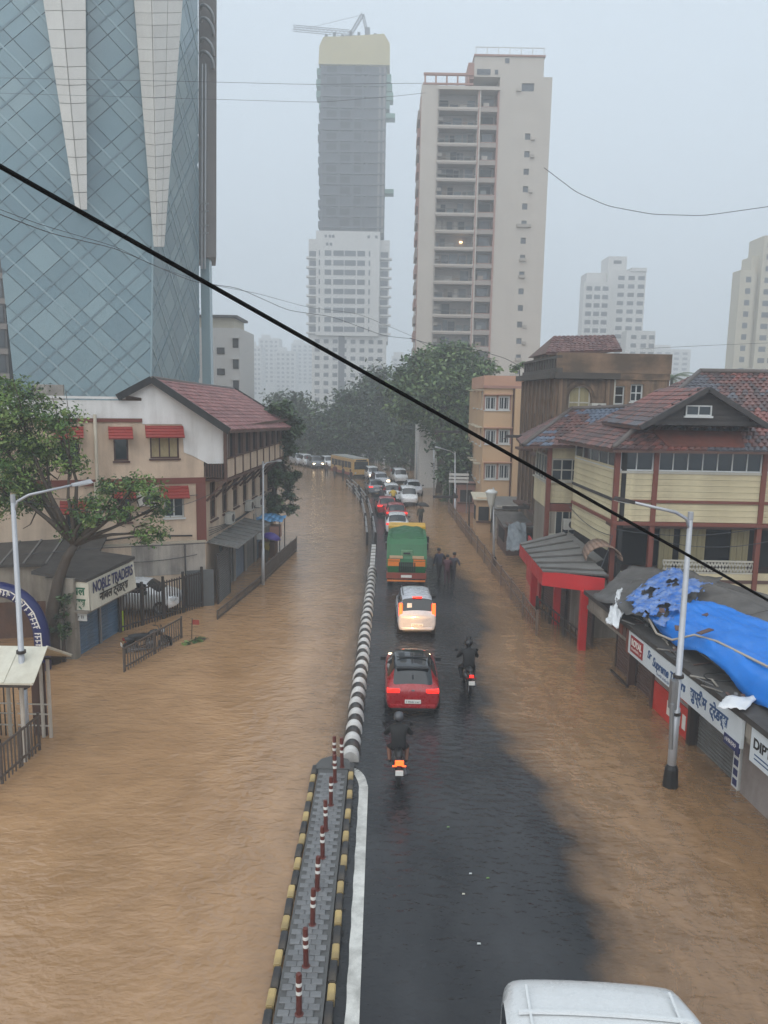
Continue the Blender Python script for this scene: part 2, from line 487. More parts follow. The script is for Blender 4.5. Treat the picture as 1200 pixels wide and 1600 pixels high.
def pav_mesh():
    bm = bmesh.new(); bmesh.ops.create_cube(bm, size=1.0)
    for vv in bm.verts: vv.co = Vector((vv.co.x * 0.188, vv.co.y * 0.128, vv.co.z * 0.06))
    bmesh.ops.bevel(bm, geom=[e for e in bm.edges if all(q.co.z > 0 for q in e.verts)], offset=0.007, segments=1, affect='EDGES')
    me = bpy.data.meshes.new('paver'); bm.to_mesh(me); bm.free(); me.materials.append(M_PAV); return me
PAVE = pav_mesh(); cnt = 0
rest = MB()
y = 18.9; row = 0
while y > 6.3:
    x = ML + 0.24 + (0.097 if row % 2 else 0.0)
    while x < MR - 0.16:
        z = 0.128 + random.uniform(-0.006, 0.005)
        if cnt < 300 and y > 9.8:
            place('paver', PAVE, median, (x, y, z), (random.uniform(-.02, .02), random.uniform(-.02, .02), random.uniform(-.03, .03))); cnt += 1
        else:
            rest.box(W0, x - .093, x + .093, z - .03, z + .03, y - .064, y + .064)
        x += 0.194
    y -= 0.136; row += 1
tag(rest.build('paving_block_field', M_PAV, median), kind='stuff')
def kerb_mesh(m, L):
    bm = bmesh.new(); bmesh.ops.create_cube(bm, size=1.0)
    for vv in bm.verts: vv.co = Vector((vv.co.x * 0.13, vv.co.y * L, vv.co.z * 0.30))
    bmesh.ops.bevel(bm, geom=bm.edges[:], offset=0.018, segments=2, affect='EDGES')
    me = bpy.data.meshes.new('kerb_stone'); bm.to_mesh(me); bm.free(); me.materials.append(m); return me
KY, KB = kerb_mesh(M_YEL, 0.40), kerb_mesh(M_BLK, 0.505)
for side, x0, y0 in ((0, ML, 11.34), (1, MR, 11.50)):
    for k in range(-5, 9):
        yy = y0 + k * 0.92
        j = lambda: random.uniform(-0.014, 0.014)
        place('kerb_stone', KY, median, (x0 + j(), yy, 0.0 + j()), (0, 0, j()))
        if yy + 0.46 < 19.4: place('kerb_stone', KB, median, (x0 + j(), yy + 0.46, -0.004 + j()), (0, 0, j()))
nose = MB()
pts = [(ML - 0.07, 19.2), (ML + 0.12, 19.75), ((ML + MR) / 2 - 0.05, 19.95), (MR - 0.12, 19.75), (MR + 0.07, 19.2)]
nose.prism([(a, 0) for a, b in []] or [(p[0], p[1]) for p in pts], Fr((0, 0, 0), (1, 0, 0), (0, 0, 1)) if False else type('F', (), {'__call__': lambda s, u, z, d: Vector((u, z, d))})(), -0.1, 0.15)
nose.build('kerb_nose', M_PAVBED, median)

# worn white edge line, curling towards the divider at its far end
wlm = MB(); path = []
for y in np.arange(7, 18.6, 0.25): path.append((-0.37 - 0.004 * (y - 11), y))
for k in range(1, 10):
    a = k / 9 * math.pi * 0.55
    path.append((path[45][0] - 0.03 - 0.42 * (1 - math.cos(a)), 18.5 + 0.95 * math.sin(a)))
for i in range(len(path) - 1):
    (xa, ya), (xb, yb) = path[i], path[i + 1]
    t = Vector((xb - xa, yb - ya)).normalized(); nn = Vector((t.y, -t.x)) * 0.115
    ra, rb = 1 + 0.07 * math.sin(i * 1.7), 1 + 0.07 * math.sin((i + 1) * 1.7)
    wlm.quad((xa - nn.x * ra, ya - nn.y * ra, road_z(xa, ya) + .02), (xa + nn.x, ya + nn.y, road_z(xa, ya) + .02), (xb + nn.x, yb + nn.y, road_z(xb, yb) + .02), (xb - nn.x * rb, yb - nn.y * rb, road_z(xb, yb) + .02))
tag(wlm.build('road_edge_line', M_LINE), kind='structure')

def bollard(loc, label, h=0.75):
    t = thing('bollard', label, 'bollard', loc, 0, 'maroon bollards along the median')
    b = MB().lathe([(0.0, 0), (0.075, 0), (0.075, 0.03), (0.048, 0.04), (0.048, h - 0.03), (0.042, h), (0.0, h + 0.006)], loc, 14)
    o = autosmooth(b.build('post', M_BOLL, t))
    for zz in (h * 0.52, h * 0.72):
        autosmooth(MB().lathe([(0.05, zz), (0.0515, zz + .01), (0.0515, zz + .055), (0.05, zz + .065)], loc, 14).build('reflective_band', M_BAND, t))
    t.rotation_euler = (random.uniform(-.03, .03), random.uniform(-.03, .03), 0)
BY = [10.99, 12.04, 13.1, 14.14, 15.22, 16.26, 17.36, 18.5]
nm = ['nearest of the row', 'second from the near end of the row', 'third from the near end of the row', 'fourth from the near end of the row',
      'fifth from the near end of the row', 'sixth from the near end of the row', 'seventh from the near end of the row', 'eighth from the near end, close to the divider']
for i, yy in enumerate(BY):
    bollard((-1.24 + 0.012 * i + random.uniform(-.02, .02), yy, 0.13), 'maroon white-banded bollard on the paved median, ' + nm[i])
bollard((-1.0, 19.3, 0.13), 'taller maroon bollard touching the striped divider end, inner one of two', 0.85)
bollard((-1.22, 19.45, 0.13), 'maroon bollard touching the striped divider end, outer one of two', 0.8)

# striped concrete divider: rounded white and black blocks
div = thing('striped_divider', 'long low road divider of rounded white and black blocks', 'divider', (-0.82, 20.2, 0))
def arch_block(m, w, L, h):
    mb = MB(); prof = []
    for k in range(11):
        a = math.pi * k / 10; prof.append((math.cos(a) * w / 2 * (1.0 + 0.12 * (1 - math.sin(a))), max(0.0, math.sin(a)) ** 0.75 * h))
    rows = []
    for (yy, s) in ((-L / 2, 0.955), (-L / 2 + 0.03, 0.99), (0, 1.0), (L / 2 - 0.03, 0.99), (L / 2, 0.955)):
        rows.append([(p[0] * s, yy, p[1] * s - 0.06) for p in prof])
    k = len(prof)
    for r in rows: mb.v.extend(r)
    for i in range(4):
        for j in range(k - 1): mb.f.append((i * k + j, i * k + j + 1, (i + 1) * k + j + 1, (i + 1) * k + j)); mb.m.append(0)
    mb.f.append(tuple(range(k))); mb.m.append(0); mb.f.append(tuple(range(4 * k, 5 * k))); mb.m.append(0)
    me = mb.mesh('divider_block', m, smooth=False)
    bm = bmesh.new(); bm.from_mesh(me); bmesh.ops.recalc_face_normals(bm, faces=bm.faces)
    for e in bm.edges: e.smooth = not (len(e.link_faces) == 2 and e.calc_face_angle(0) > 0.7)
    for fc in bm.faces: fc.smooth = True
    bm.to_mesh(me); bm.free(); return me
AW, AB = arch_block(M_WHT, 0.46, 0.44, 0.37), arch_block(M_BLK, 0.45, 0.44, 0.36)
yy = 20.1; k = 0
while yy < 43.2:
    x = -0.80 + 0.19 * (yy - 20) / 23.5 + random.uniform(-0.022, 0.022)
    place('divider_block', AW if k % 2 == 0 else AB, div, (x, yy, 0), (random.uniform(-.035, .035), random.uniform(-.04, .04), random.uniform(-.06, .06)))
    yy += 0.44; k += 1
# dashed worn base strip where blocks are gone, then steel railing frames further on
for k in range(7):
    tag(MB().box(W0, -0.78, -0.50, -0.03, 0.09, 44.4 + k * 0.95, 44.95 + k * 0.95).build('divider_footing', M_WHT, div))
M_STEEL = mat('galvanised_steel', (150, 152, 154), rough=0.4, metal=0.6, var=0.12, scale=3, stain=0.3, stain_rgb=(110, 84, 60))
M_DSTEEL = mat('dark_steel', (58, 54, 52), rough=0.45, metal=0.3, var=0.2, scale=3, stain=0.25, stain_rgb=(96, 66, 46))
def rail_frame(a, b, label):
    a = Vector(a); b = Vector(b); t = thing('divider_railing', label, 'railing', a, 0, 'steel railing frames along the divider line')
    d = (b - a); L = d.length; d.normalize(); nn = Vector((d.y, -d.x, 0)) * 0.28
    for s in (-1, 1):
        for zz in (0.35, 0.75): MB().bar(a + nn * s + Vector((0, 0, zz)), b + nn * s + Vector((0, 0, zz)), 0.10, 0.09).build('rail', M_STEEL, t)
        for q in (0, 0.33, 0.66, 1.0):
            p = a + d * (L * q) + nn * s
            MB().bar(p - Vector((0, 0, .2)), p + Vector((0, 0, .85)), 0.17 if q in (0, 1.0) else 0.09).build('post', M_RUBBER if q in (0, 1.0) else M_STEEL, t)
def div_pt(y): return (interp(y, [43, 51, 60, 69, 76, 83, 90, 98], [-0.62, -0.82, -1.2, -1.76, -2.6, -3.65, -5.2, -7.4]), y, 0)
for i, (ya, yb, lb) in enumerate(((51, 58.5, 'first grey steel railing frame past the striped divider, black end posts'), (59.5, 68.5, 'second grey steel railing frame, beside the two red cars'),
                                 (70, 76.5, 'third steel railing frame, left of the queueing white cars'), (78, 84, 'farthest steel railing frame, by the yellow bus'))):
    rail_frame(div_pt(ya), div_pt(yb), lb)
# ================================================================ shared building pieces
M_GLASS = mat('dark_window_glass', (44, 52, 58), rough=0.08, var=0.25, scale=0.8, bump=0.03, bscale=2, rvar=0.25, spec=0.6)
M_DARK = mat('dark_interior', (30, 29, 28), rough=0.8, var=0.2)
M_WFRAME = mat('white_window_frame', (204, 206, 204), rough=0.45, var=0.08, stain=0.2)
M_BFRAME = mat('brown_window_frame', (74, 44, 36), rough=0.5, var=0.15)
def window(parent, F, r, d=0.0, depth=0.12, frame=M_WFRAME, glass=M_GLASS, nv=2, nh=1, fw=0.06, sill=True, name='window'):
    """frame (own mesh) > panes and sill, set back in the opening r = (u0,u1,z0,z1)"""
    u0, u1, z0, z1 = r; k = d - depth
    m = MB()
    m.box(F, u0, u1, z0, z0 + fw, k, k + 0.07); m.box(F, u0, u1, z1 - fw, z1, k, k + 0.07)
    m.box(F, u0, u0 + fw, z0 + fw, z1 - fw, k, k + 0.07); m.box(F, u1 - fw, u1, z0 + fw, z1 - fw, k, k + 0.07)
    for i in range(1, nv):
        u = u0 + (u1 - u0) * i / nv; m.box(F, u - fw * .4, u + fw * .4, z0 + fw, z1 - fw, k, k + 0.06)
    for i in range(1, nh):
        z = z0 + (z1 - z0) * i / nh; m.box(F, u0 + fw, u1 - fw, z - fw * .4, z + fw * .4, k, k + 0.055)
    w = m.build(name, frame, parent)
    for i in range(nv):
        a = u0 + (u1 - u0) * i / nv; b = u0 + (u1 - u0) * (i + 1) / nv
        pbox('pane', glass if not isinstance(glass, (list, tuple)) else random.choice(glass), w, F, a, b, z0, z1, k - 0.02, k + 0.02)
    if sill: pbox('sill', frame, w, F, u0 - 0.06, u1 + 0.06, z0 - 0.08, z0 - 0.002, d - 0.1, d + 0.09)
    return w

def tiles(name, parent, m, p00, p10, p01, p11, tw=0.27, tl=0.33, cols=((112, 60, 52), (96, 54, 48), (128, 70, 60), (84, 58, 54)), lift=0.05, dark=None, jit=1.0, poly=None):
    """lapped half-round clay tiles over the slope p00-p10 (eave) to p01-p11 (ridge); one colour per tile"""
    p00, p10, p01, p11 = map(Vector, (p00, p10, p01, p11))
    H = ((p01 + p11) / 2 - (p00 + p10) / 2).length; nr = max(2, int(H / tl))
    nrm = (p10 - p00).cross(p01 - p00).normalized()
    if nrm.z < 0: nrm = -nrm
    V, Fc, C = [], [], []
    for r in range(nr):
        t0, t1 = r / nr, min(1.0, (r + 1.25) / nr)
        a0, b0 = p00.lerp(p01, t0), p10.lerp(p11, t0); a1, b1 = p00.lerp(p01, t1), p10.lerp(p11, t1)
        W = (b0 - a0).length; nc = max(1, int(W / tw))
        for c in range(nc):
            s0, s1 = c / nc, (c + 1) / nc
            j = random.uniform(-0.012, 0.012) * jit
            k = len(V); sm = (s0 + s1) / 2
            dn = (a1 - a0).normalized() * random.uniform(-0.02, 0.02) * jit
            lo = nrm * (lift + j)
            for (s, h) in ((s0, 0.0), (s0 * .72 + s1 * .28, 0.045), (s0 * .28 + s1 * .72, 0.045), (s1, 0.0)):
                V.append(a0.lerp(b0, s) + lo + nrm * h - dn); V.append(a1.lerp(b1, s) + nrm * (h + 0.012) - dn)
            for q in range(3): Fc.append((k + 2 * q, k + 2 * q + 2, k + 2 * q + 3, k + 2 * q + 1))
            # butt edge
            V.extend([a0.lerp(b0, s0) - dn, a0.lerp(b0, s1) - dn]); Fc.append((k + 8, k + 9, k + 6, k + 0)); Fc.append((k, k + 6, k + 4, k + 2))
            cc = random.choice(cols)
            if dark: cc = dark(a0.lerp(b0, sm), cc)
            g = random.uniform(0.78, 1.15)
            C.append([min(1, v * g) for v in lin(cc)] + [1.0])
    off = offset(parent)
    me = bpy.data.meshes.new(name); me.from_pydata([tuple(p - off) for p in V], [], Fc)
    at = me.color_attributes.new('tile', 'FLOAT_COLOR', 'CORNER')
    arr = np.repeat(np.array(C), 5, axis=0); arr = np.repeat(arr, 4, axis=0)
    at.data.foreach_set('color', arr.ravel())
    me.materials.append(m); me.update()
    o = place(name, me, parent); tag(o, kind='stuff'); return o
M_TILE = mat('clay_roof_tile', (120, 66, 58), rough=0.5, var=0.12, scale=2, bump=0.25, bscale=25, attr='tile')
M_RIDGE = mat('ridge_mortar', (92, 84, 80), rough=0.6, var=0.25, scale=2, stain=0.4)
def ridge(parent, a, b, r=0.13, m=None):
    return MB().tube([a, Vector(a).lerp(Vector(b), 0.5) - Vector((0, 0, 0.02)), b], r, 8).build('ridge_cap', m or M_RIDGE, parent, smooth=True)

# ================================================================ tan corner building on the left
M_TAN = mat('tan_plaster', (206, 184, 161), rough=0.65, var=0.08, scale=0.5, stain=0.42, stain_rgb=(120, 100, 84), gain=1.0)
M_WPL = mat('white_plaster', (222, 221, 219), rough=0.65, var=0.06, scale=0.4, stain=0.35, stain_rgb=(140, 132, 122))
M_STAINW = mat('stained_white_wall', (176, 168, 158), rough=0.7, var=0.12, scale=0.8, stain=0.7, stain_rgb=(84, 80, 76))
M_BROWN = mat('brown_trim_paint', (112, 56, 44), rough=0.55, var=0.12, stain=0.25)
M_AWN = mat('red_tile_awning', (140, 52, 46), rough=0.45, var=0.15, scale=4, bump=0.3, rvar=0.15)
M_WOOD = mat('weathered_wood', (92, 66, 56), rough=0.6, var=0.2, scale=3, stain=0.3, stain_rgb=(50, 40, 36))
M_CURT = mat('pale_curtain', (172, 156, 120), rough=0.8, var=0.25, scale=4, rvar=0.1)
M_PIPE = mat('cream_pipe', (176, 166, 148), rough=0.5, var=0.1, stain=0.3)
M_TINROOF = mat('grey_tin_sheet', (112, 112, 110), rough=0.5, var=0.2, scale=1.5, stain=0.4, stain_rgb=(80, 62, 48))
M_SHUT = mat('grey_shutter', (108, 108, 106), rough=0.5, var=0.15, scale=1.2, stain=0.4, rvar=0.2)
M_SHUTB = mat('blue_shutter', (74, 104, 130), rough=0.5, var=0.18, scale=1.2, stain=0.5, stain_rgb=(70, 66, 60), rvar=0.08)
def shutter(parent, F, u0, u1, z0, z1, d, m, pitch=0.11, box=True):
    """rolling shutter: a mesh of its own whose interlocking slats are real ridges"""
    mb = MB(); z = z0
    while z < z1 - 0.01:
        zz = min(z + pitch, z1)
        mb.quad(F(u0, z, d), F(u1, z, d), F(u1, z + (zz - z) * .7, d + 0.022), F(u0, z + (zz - z) * .7, d + 0.022))
        mb.quad(F(u0, z + (zz - z) * .7, d + 0.022), F(u1, z + (zz - z) * .7, d + 0.022), F(u1, zz, d), F(u0, zz, d)); z = zz
    o = mb.build('shutter', m, parent, fix=False)
    pbox('guide_rail', M_DSTEEL, o, F, u0 - 0.05, u0, z0, z1, d - 0.03, d + 0.05); pbox('guide_rail', M_DSTEEL, o, F, u1, u1 + 0.05, z0, z1, d - 0.03, d + 0.05)
    pbox('bottom_bar', M_DSTEEL, o, F, u0, u1, z0, z0 + 0.07, d + 0.024, d + 0.05)
    return o

CX, CYY = -8.35, 35.4
FL = Fr((CX, CYY, 0), (0.936, 0.353, 0))             # front wall, u runs to the right, origin at the street corner
FL.N = Vector((0.353, -0.936, 0))
FS = Fr((CX, CYY, 0), (0.064, 0.998, 0)); FS.N = Vector((0.998, -0.064, 0))   # street side
tan = thing('corner_building', 'tan plaster corner building with white gable, red tiled roof and wooden street gallery', 'building', (CX, CYY, 0))
fw_ = {'w1': FL.rect(177, 684, 201, 720), 'w2': FL.rect(234, 682, 280, 716), 'w3': FL.rect(94, 684, 125, 724), 'w4': FL.rect(256, 776, 288, 808),
       'w5': FL.rect(183, 776, 206, 815), 'w6': FL.rect(102, 800, 132, 842)}
zp, zb = 9.55, 9.0
holes = list(fw_.values())
m = MB(); m.wall(FL, -17, 0, 3.1, 8.9, holes, 0.22); m.box(FL, -17, 0.0, -0.6, 3.09, -0.3, 0.05)
m.build('front_wall', M_TAN, tan)
# upper white band and gable
gu = [FL.px(192, 617)[0], FL.px(238, 592)[0], FL.px(355, 668)[0]]
gz_ = [FL.px(192, 617)[1], FL.px(238, 592)[1], FL.px(355, 668)[1]]
mw = MB()
zl = FL.px(270, 654)[1]
mw.box(FL, -17, FL.px(222, 650)[0], zl, FL.px(200, 626)[1], -0.25, 0.035)
mw.prism([(FL.px(222, 650)[0] + .002, zl - .25), (FL.px(284, 650)[0], zl - .25), (FL.px(286, 650)[0], 7.25), (FL.px(300, 700)[0], 7.1), (FL.px(324, 700)[0], 6.72), (FL.px(355, 700)[0], 6.72), (gu[2], gz_[2]), (gu[1], gz_[1] - 0.05), (gu[0], gz_[0]), (FL.px(222, 650)[0] + .002, zl + 0.9)], FL, -0.25, 0.04)
gable = mw.build('white_gable_wall', M_WPL, tan)
# tan lower curve of the gable paint, brown bands, quoin
pbox('string_course', M_BROWN, tan, FL, -17, FL.px(222, 655)[0], zl - 0.16, zl - 0.01, 0.0, 0.08)
zb1 = FL.px(318, 745)[1]; 
pbox('string_course', M_BROWN, tan, FL, -17, 0.05, zb1 - 0.30, zb1 - 0.02, 0.0, 0.07)
pbox('corner_pilaster', M_BROWN, tan, FL, -0.38, 0.06, 3.1, zb1 - 0.303, -0.05, 0.075)
pbox('string_course', M_PIPE, tan, FL, -17, 0.02, 3.06, 3.16, 0.0, 0.12)
for key in fw_:
    u0, u1, z0, z1 = fw_[key]
    cur = key == 'w2'
    w = window(tan, FL, fw_[key], 0, 0.16, M_BFRAME if key != 'w4' else M_WFRAME, M_CURT if cur else M_GLASS, 3 if cur else 2 if key != 'w1' else 1, 1, 0.07)
    # small tiled awning over the window: four tile courses, each its own piece
    if key not in ('w3',) or True:
        n_ = 4; zt = z1 + 0.46
        aw = MB().prism([(0.0, 0), (0.0, 0.5), (0.62, 0.0)], Fr(FL(u0 - 0.18, z1 + 0.02, 0), FL.N, FL.U), 0, 0.03).build('awning', M_AWN, w)
        for q in range(n_):
            a, b = q / n_, (q + 1.12) / n_
            mm = MB(); mm.hexa([FL(u0 - .2, zt - .48 * a, .02 + .6 * a), FL(u1 + .2, zt - .48 * a, .02 + .6 * a), FL(u1 + .2, zt - .48 * b, .02 + .6 * b), FL(u0 - .2, zt - .48 * b, .02 + .6 * b),
                                FL(u0 - .2, zt - .48 * a + .03, .03 + .6 * a), FL(u1 + .2, zt - .48 * a + .03, .03 + .6 * a), FL(u1 + .2, zt - .48 * b + .055, .05 + .6 * b), FL(u0 - .2, zt - .48 * b + .055, .05 + .6 * b)])
            mm.build('awning_course', M_AWN, w)
# stained lower wall patch by the corner and pipes
MB().box(FL, -3.3, -0.02, 1.6, 3.05, 0.05, 0.075).build('stained_render', M_STAINW, tan)
for px_, r_, z1_ in ((150, 0.075, 8.95), (146, 0.05, 6.0), (285, 0.035, 3.0)):
    u = FL.px(px_, 700)[0]
    MB().tube([FL(u, 0, 0.16), FL(u, z1_ * .5, 0.17), FL(u, z1_, 0.16)], r_, 8).build('drain_pipe', M_PIPE if r_ > .04 else M_DSTEEL, tan, smooth=True)
MB().tube([FL(-16, 3.32, .14), FL(-6, 3.22, .15), FL(-3.0, 3.5, .15), FL(-0.6, 3.4, .14)], 0.045, 6).build('service_pipe', M_DSTEEL, tan, smooth=True)
pbox('rooftop_tank_base', M_STAINW, tan, FL, FL.px(50, 620)[0], FL.px(98, 620)[0], 9.4, 10.2, -2.4, -1.0)
pbox('parapet_cap', M_WPL, tan, FL, -17, FL.px(196, 620)[0], 9.62, 9.72, -0.3, 0.1)
# street side: wall, first-floor windows
sh = []
for k in range(7): sh.append((0.9 + k * 2.1, 2.0 + k * 2.1, 3.9, 5.75))
m = MB(); m.wall(FS, 0, 15.8, 3.1, 6.6, sh, 0.2); m.box(FS, 0, 15.8, -0.6, 3.09, -0.25, -0.02); m.build('street_wall', M_TAN, tan)
for r_ in sh: window(tan, FS, r_, 0, 0.15, M_WOOD, M_DARK, 2, 2, 0.09)
m = MB(); m.box(FL, -17, -0.3, -0.6, 9.0, -9, -8.9); m.box(FS, 15.8, 15.95, -0.6, 9.0, -9, 0); m.build('rear_wall', M_TAN, tan)
# projecting wooden gallery over the street
GD = 1.0; zf, ze = 6.0, 8.35
m = MB(); m.box(FS, 0.2, 15.7, zf - 0.12, zf, -0.02, GD + 0.05); m.build('gallery_floor', M_WOOD, tan)
for k in range(11):
    v0 = 0.25 + k * 1.55
    if v0 > 15.7: break
    pbox('gallery_post', M_WOOD, tan, FS, v0 - 0.07, v0 + 0.07, zf, ze, GD - 0.12, GD + 0.02)
    if v0 + 1.5 < 15.9:
        pbox('gallery_panel', M_TAN, tan, FS, v0 + 0.08, v0 + 1.47, zf + 0.04, zf + 0.92, GD - 0.08, GD - 0.02)
        q = pbox('gallery_shutter', M_WOOD, tan, FS, v0 + 0.08, v0 + 0.75, zf + 0.98, ze - 0.1, GD - 0.09, GD - 0.04)
        pbox('pane', M_GLASS, tan, FS, v0 + 0.8, v0 + 1.44, zf + 0.98, ze - 0.1, GD - 0.13, GD - 0.10)
    mb = MB().bar(FS(v0, zf - 1.05, 0.02), FS(v0, zf - 0.1, GD - 0.1), 0.10); mb.build('bracket', M_WOOD, tan)
pbox('gallery_rail', M_WOOD, tan, FS, 0.2, 15.7, zf + 0.92, zf + 0.98, GD - 0.13, GD + 0.04)
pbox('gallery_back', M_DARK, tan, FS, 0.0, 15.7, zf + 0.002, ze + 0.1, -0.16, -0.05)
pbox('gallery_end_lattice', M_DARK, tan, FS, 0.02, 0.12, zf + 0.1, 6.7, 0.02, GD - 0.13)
for k in range(7): pbox('lattice_slat', M_WOOD, tan, FS, -0.03, 0.02, zf + 0.05, 6.72, 0.06 + k * .125, 0.10 + k * .125)
# roof: ridge runs back from the gable apex
ap = FL(gu[1], gz_[1], 0.12); er = FL(gu[2] + 0.25, gz_[2] - 0.12, 0.25); el = FL(gu[0] - 0.2, gz_[0] - 0.1, 0.12)
apf = Vector((-9.95, 50.6, 10.2)); erf = FS(15.9, 7.75, GD + 0.4); elf = Vector((-11.9, 50.3, 8.9))
er = FS(-0.4, gz_[2] - 0.1, GD + 0.35)
roof = MB().hexa([er - Vector((0, 0, .12)), erf - Vector((0, 0, .12)), apf - Vector((0, 0, .12)), ap - Vector((0, 0, .12)), er, erf, apf, ap]).build('roof', M_WOOD, tan)
RED = ((138, 88, 84), (124, 80, 78), (148, 104, 99), (112, 74, 72), (132, 90, 88))
tiles('roof_tiles', roof, M_TILE, er, erf, ap, apf, cols=RED)
MB().hexa([el - Vector((0, 0, .12)), elf - Vector((0, 0, .12)), apf - Vector((0, 0, .13)), ap - Vector((0, 0, .13)), el, elf, apf, ap]).build('rear_roof_slope', M_WOOD, tan)
for a, b in ((ap, er), (ap, el)):
    MB().bar(a + Vector((0.0, -0.15, -0.02)), b + Vector((0.0, -0.15, -0.02)), 0.2, 0.3).build('barge_board', M_RUBBER, roof)
ridge(roof, ap, apf); MB().bar(apf + Vector((0, 0.1, 0.03)), erf + Vector((0, 0.1, 0.03)), 0.2, 0.25).build('barge_board', M_RUBBER, roof)
pbox('eave_board', M_WOOD, tan, FS, -0.3, 15.8, ze - 0.1, ze + 0.05, GD + 0.05, GD + 0.12)
# canopy and shops under it
can = MB(); can.hexa([FS(0.3, 2.95, 0), FS(7.5, 2.95, 0), FS(7.5, 2.70, 1.5), FS(0.3, 2.70, 1.5), FS(0.3, 3.0, 0), FS(7.5, 3.0, 0), FS(7.5, 2.75, 1.5), FS(0.3, 2.75, 1.5)])
can = can.build('street_canopy', M_TINROOF, tan)
for k in range(9): mb = MB().bar(FS(0.5 + k * .85, 3.03, 0.02), FS(0.5 + k * .85, 2.77, 1.48), 0.06, 0.05); mb.build('sheet_rib', M_TINROOF, can)
M_DOORS = [mat('slate_metal_door', (92, 96, 98), rough=0.5, var=0.15, stain=0.4), M_SHUT, mat('faded_blue_shutter', (112, 128, 146), rough=0.5, var=0.2, stain=0.5), M_SHUT, M_SHUTB]
for k in range(6):
    shutter(tan, FS, 0.25 + k * 2.4, 2.35 + k * 2.4, -0.5, 2.45, 0.0 + (0.5 if k < 1 else 0.0), M_DOORS[k % 5])
    pbox('shop_pier', M_STAINW if k else M_DOORS[0], tan, FS, 2.42 + k * 2.4, 2.6 + k * 2.4, -0.5, 2.9, -0.02, 0.14)
pbox('metal_side_gate', M_DOORS[0], tan, FL, -0.9, 0.35, -0.5, 1.75, 0.1, 0.16)
MB().bar(FS(3, 2.3, 0.2), FS(6.5, 2.55, 1.3), 0.03).build('awning_strut', M_STEEL, tan)

# ================================================================ corner kiosk shop with two boards, its back wall and the fence
K0, K1 = G(125, 1026), G(190, 986)
FK = Fr(K0, (K1 - K0), None); FK.N = Vector((FK.U.y, -FK.U.x, 0)); LK = (K1 - K0).length
FKE = Fr(K0, (-FK.N), None); FKE.N = -FK.U                     # end facing the viewer
shop = thing('trader_kiosk', 'small corner shop with blue shutters under a cream trader signboard', 'kiosk', K0)
M_OLDW = mat('grey_old_plaster', (158, 150, 138), rough=0.7, var=0.15, scale=0.8, stain=0.7, stain_rgb=(84, 78, 70))
m = MB(); m.box(FK, 0, LK, -0.6, 3.0, -1.3, -0.25); m.build('wall', M_OLDW, shop)
MB().box(FK, -0.32, -0.02, -0.6, 3.1, -0.5, 0.05).build('pillar', M_OLDW, shop)
MB().box(FK, LK + 0.0, LK + 0.16, -0.6, 2.2, -0.4, 0.02).build('pillar', M_OLDW, shop)
M_HIVIS = mat('fluorescent_yellow', (206, 232, 40), rough=0.4, var=0.08)
pbox('painted_marker', M_HIVIS, shop, FK, LK + 0.02, LK + 0.15, -0.2, 0.85, 0.022, 0.04)
shutter(shop, FK, 0.05, LK * .5 - .06, -0.5, 1.75, -0.1, M_SHUTB); shutter(shop, FK, LK * .5 + .06, LK - .05, -0.5, 1.75, -0.1, M_SHUTB)
pbox('mullion_post', M_STEEL, shop, FK, LK * .5 - .05, LK * .5 + .05, -0.5, 1.8, -0.1, 0.0)
M_DROOF = mat('dark_stained_slab', (70, 66, 62), rough=0.7, var=0.25, scale=1.0, stain=0.6, stain_rgb=(40, 38, 36), bump=0.4)
MB().hexa([FK(-0.2, 2.95, 0.5), FK(LK + 0.3, 3.05, 0.55), FK(LK + 0.3, 3.25, -1.7), FK(-0.2, 3.15, -1.7), FK(-0.2, 3.07, 0.5), FK(LK + .3, 3.17, 0.55), FK(LK + .3, 3.37, -1.7), FK(-.2, 3.27, -1.7)]).build('roof_slab', M_DROOF, shop)
MB().box(FK, -0.3, LK + 0.2, 1.78, 1.88, -0.2, 0.55).build('sign_soffit', M_OLDW, shop)
M_CREAM = mat('cream_sign_board', (206, 202, 186), rough=0.5, var=0.08, stain=0.3, stain_rgb=(130, 120, 104))
M_NAVY = mat('navy_lettering', (36, 44, 92), rough=0.5, var=0.1)
M_BLACKL = mat('black_lettering', (34, 32, 32), rough=0.5, var=0.1)
M_GREENL = mat('green_lettering', (28, 92, 62), rough=0.5, var=0.1)
board = MB().hexa([FK(-0.05, 1.85, 0.55), FK(LK + .25, 1.85, 0.55), FK(LK + .25, 2.98, 0.45), FK(-0.05, 2.98, 0.45), FK(-0.05, 1.85, 0.60), FK(LK + .25, 1.85, 0.60), FK(LK + .25, 2.98, 0.50), FK(-0.05, 2.98, 0.50)]).build('sign_board', M_CREAM, shop)
bo2 = MB().box(FKE, -0.55, 0.45, 1.85, 2.95, 0.1, 0.15).build('side_sign_board', M_CREAM, shop)
M_SIGNE = M_WFRAME
def to_mesh(o):
    dg = bpy.context.evaluated_depsgraph_get(); me = bpy.data.meshes.new_from_object(o.evaluated_get(dg))
    nm_, pr, mx, of = o.name, o.parent, o.matrix_local.copy(), OFF.get(o.name)
    bpy.data.objects.remove(o); q = bpy.data.objects.new('lettering', me); col.objects.link(q); q.parent = pr; q.matrix_local = mx; OFF[q.name] = of; return q
def sign(parent, F, body, m, u, z, d, size, w=None, **k):
    return to_mesh(text('lettering', body, m, parent, F, u, z, d, size, w, **k))
sign(board, FK, 'NOBLE TRADERS', M_NAVY, 0.12, 2.47, 0.565, 0.60, LK - 0.1, bold=0.012)
sign(board, FK, 'नोबल ट्रेडर्स', M_BLACKL, 0.55, 2.06, 0.60, 0.46, LK - 1.0, bold=0.010)
FKEr = Fr(FKE(0, 0, 0), -FKE.U, None); FKEr.N = FKE.N
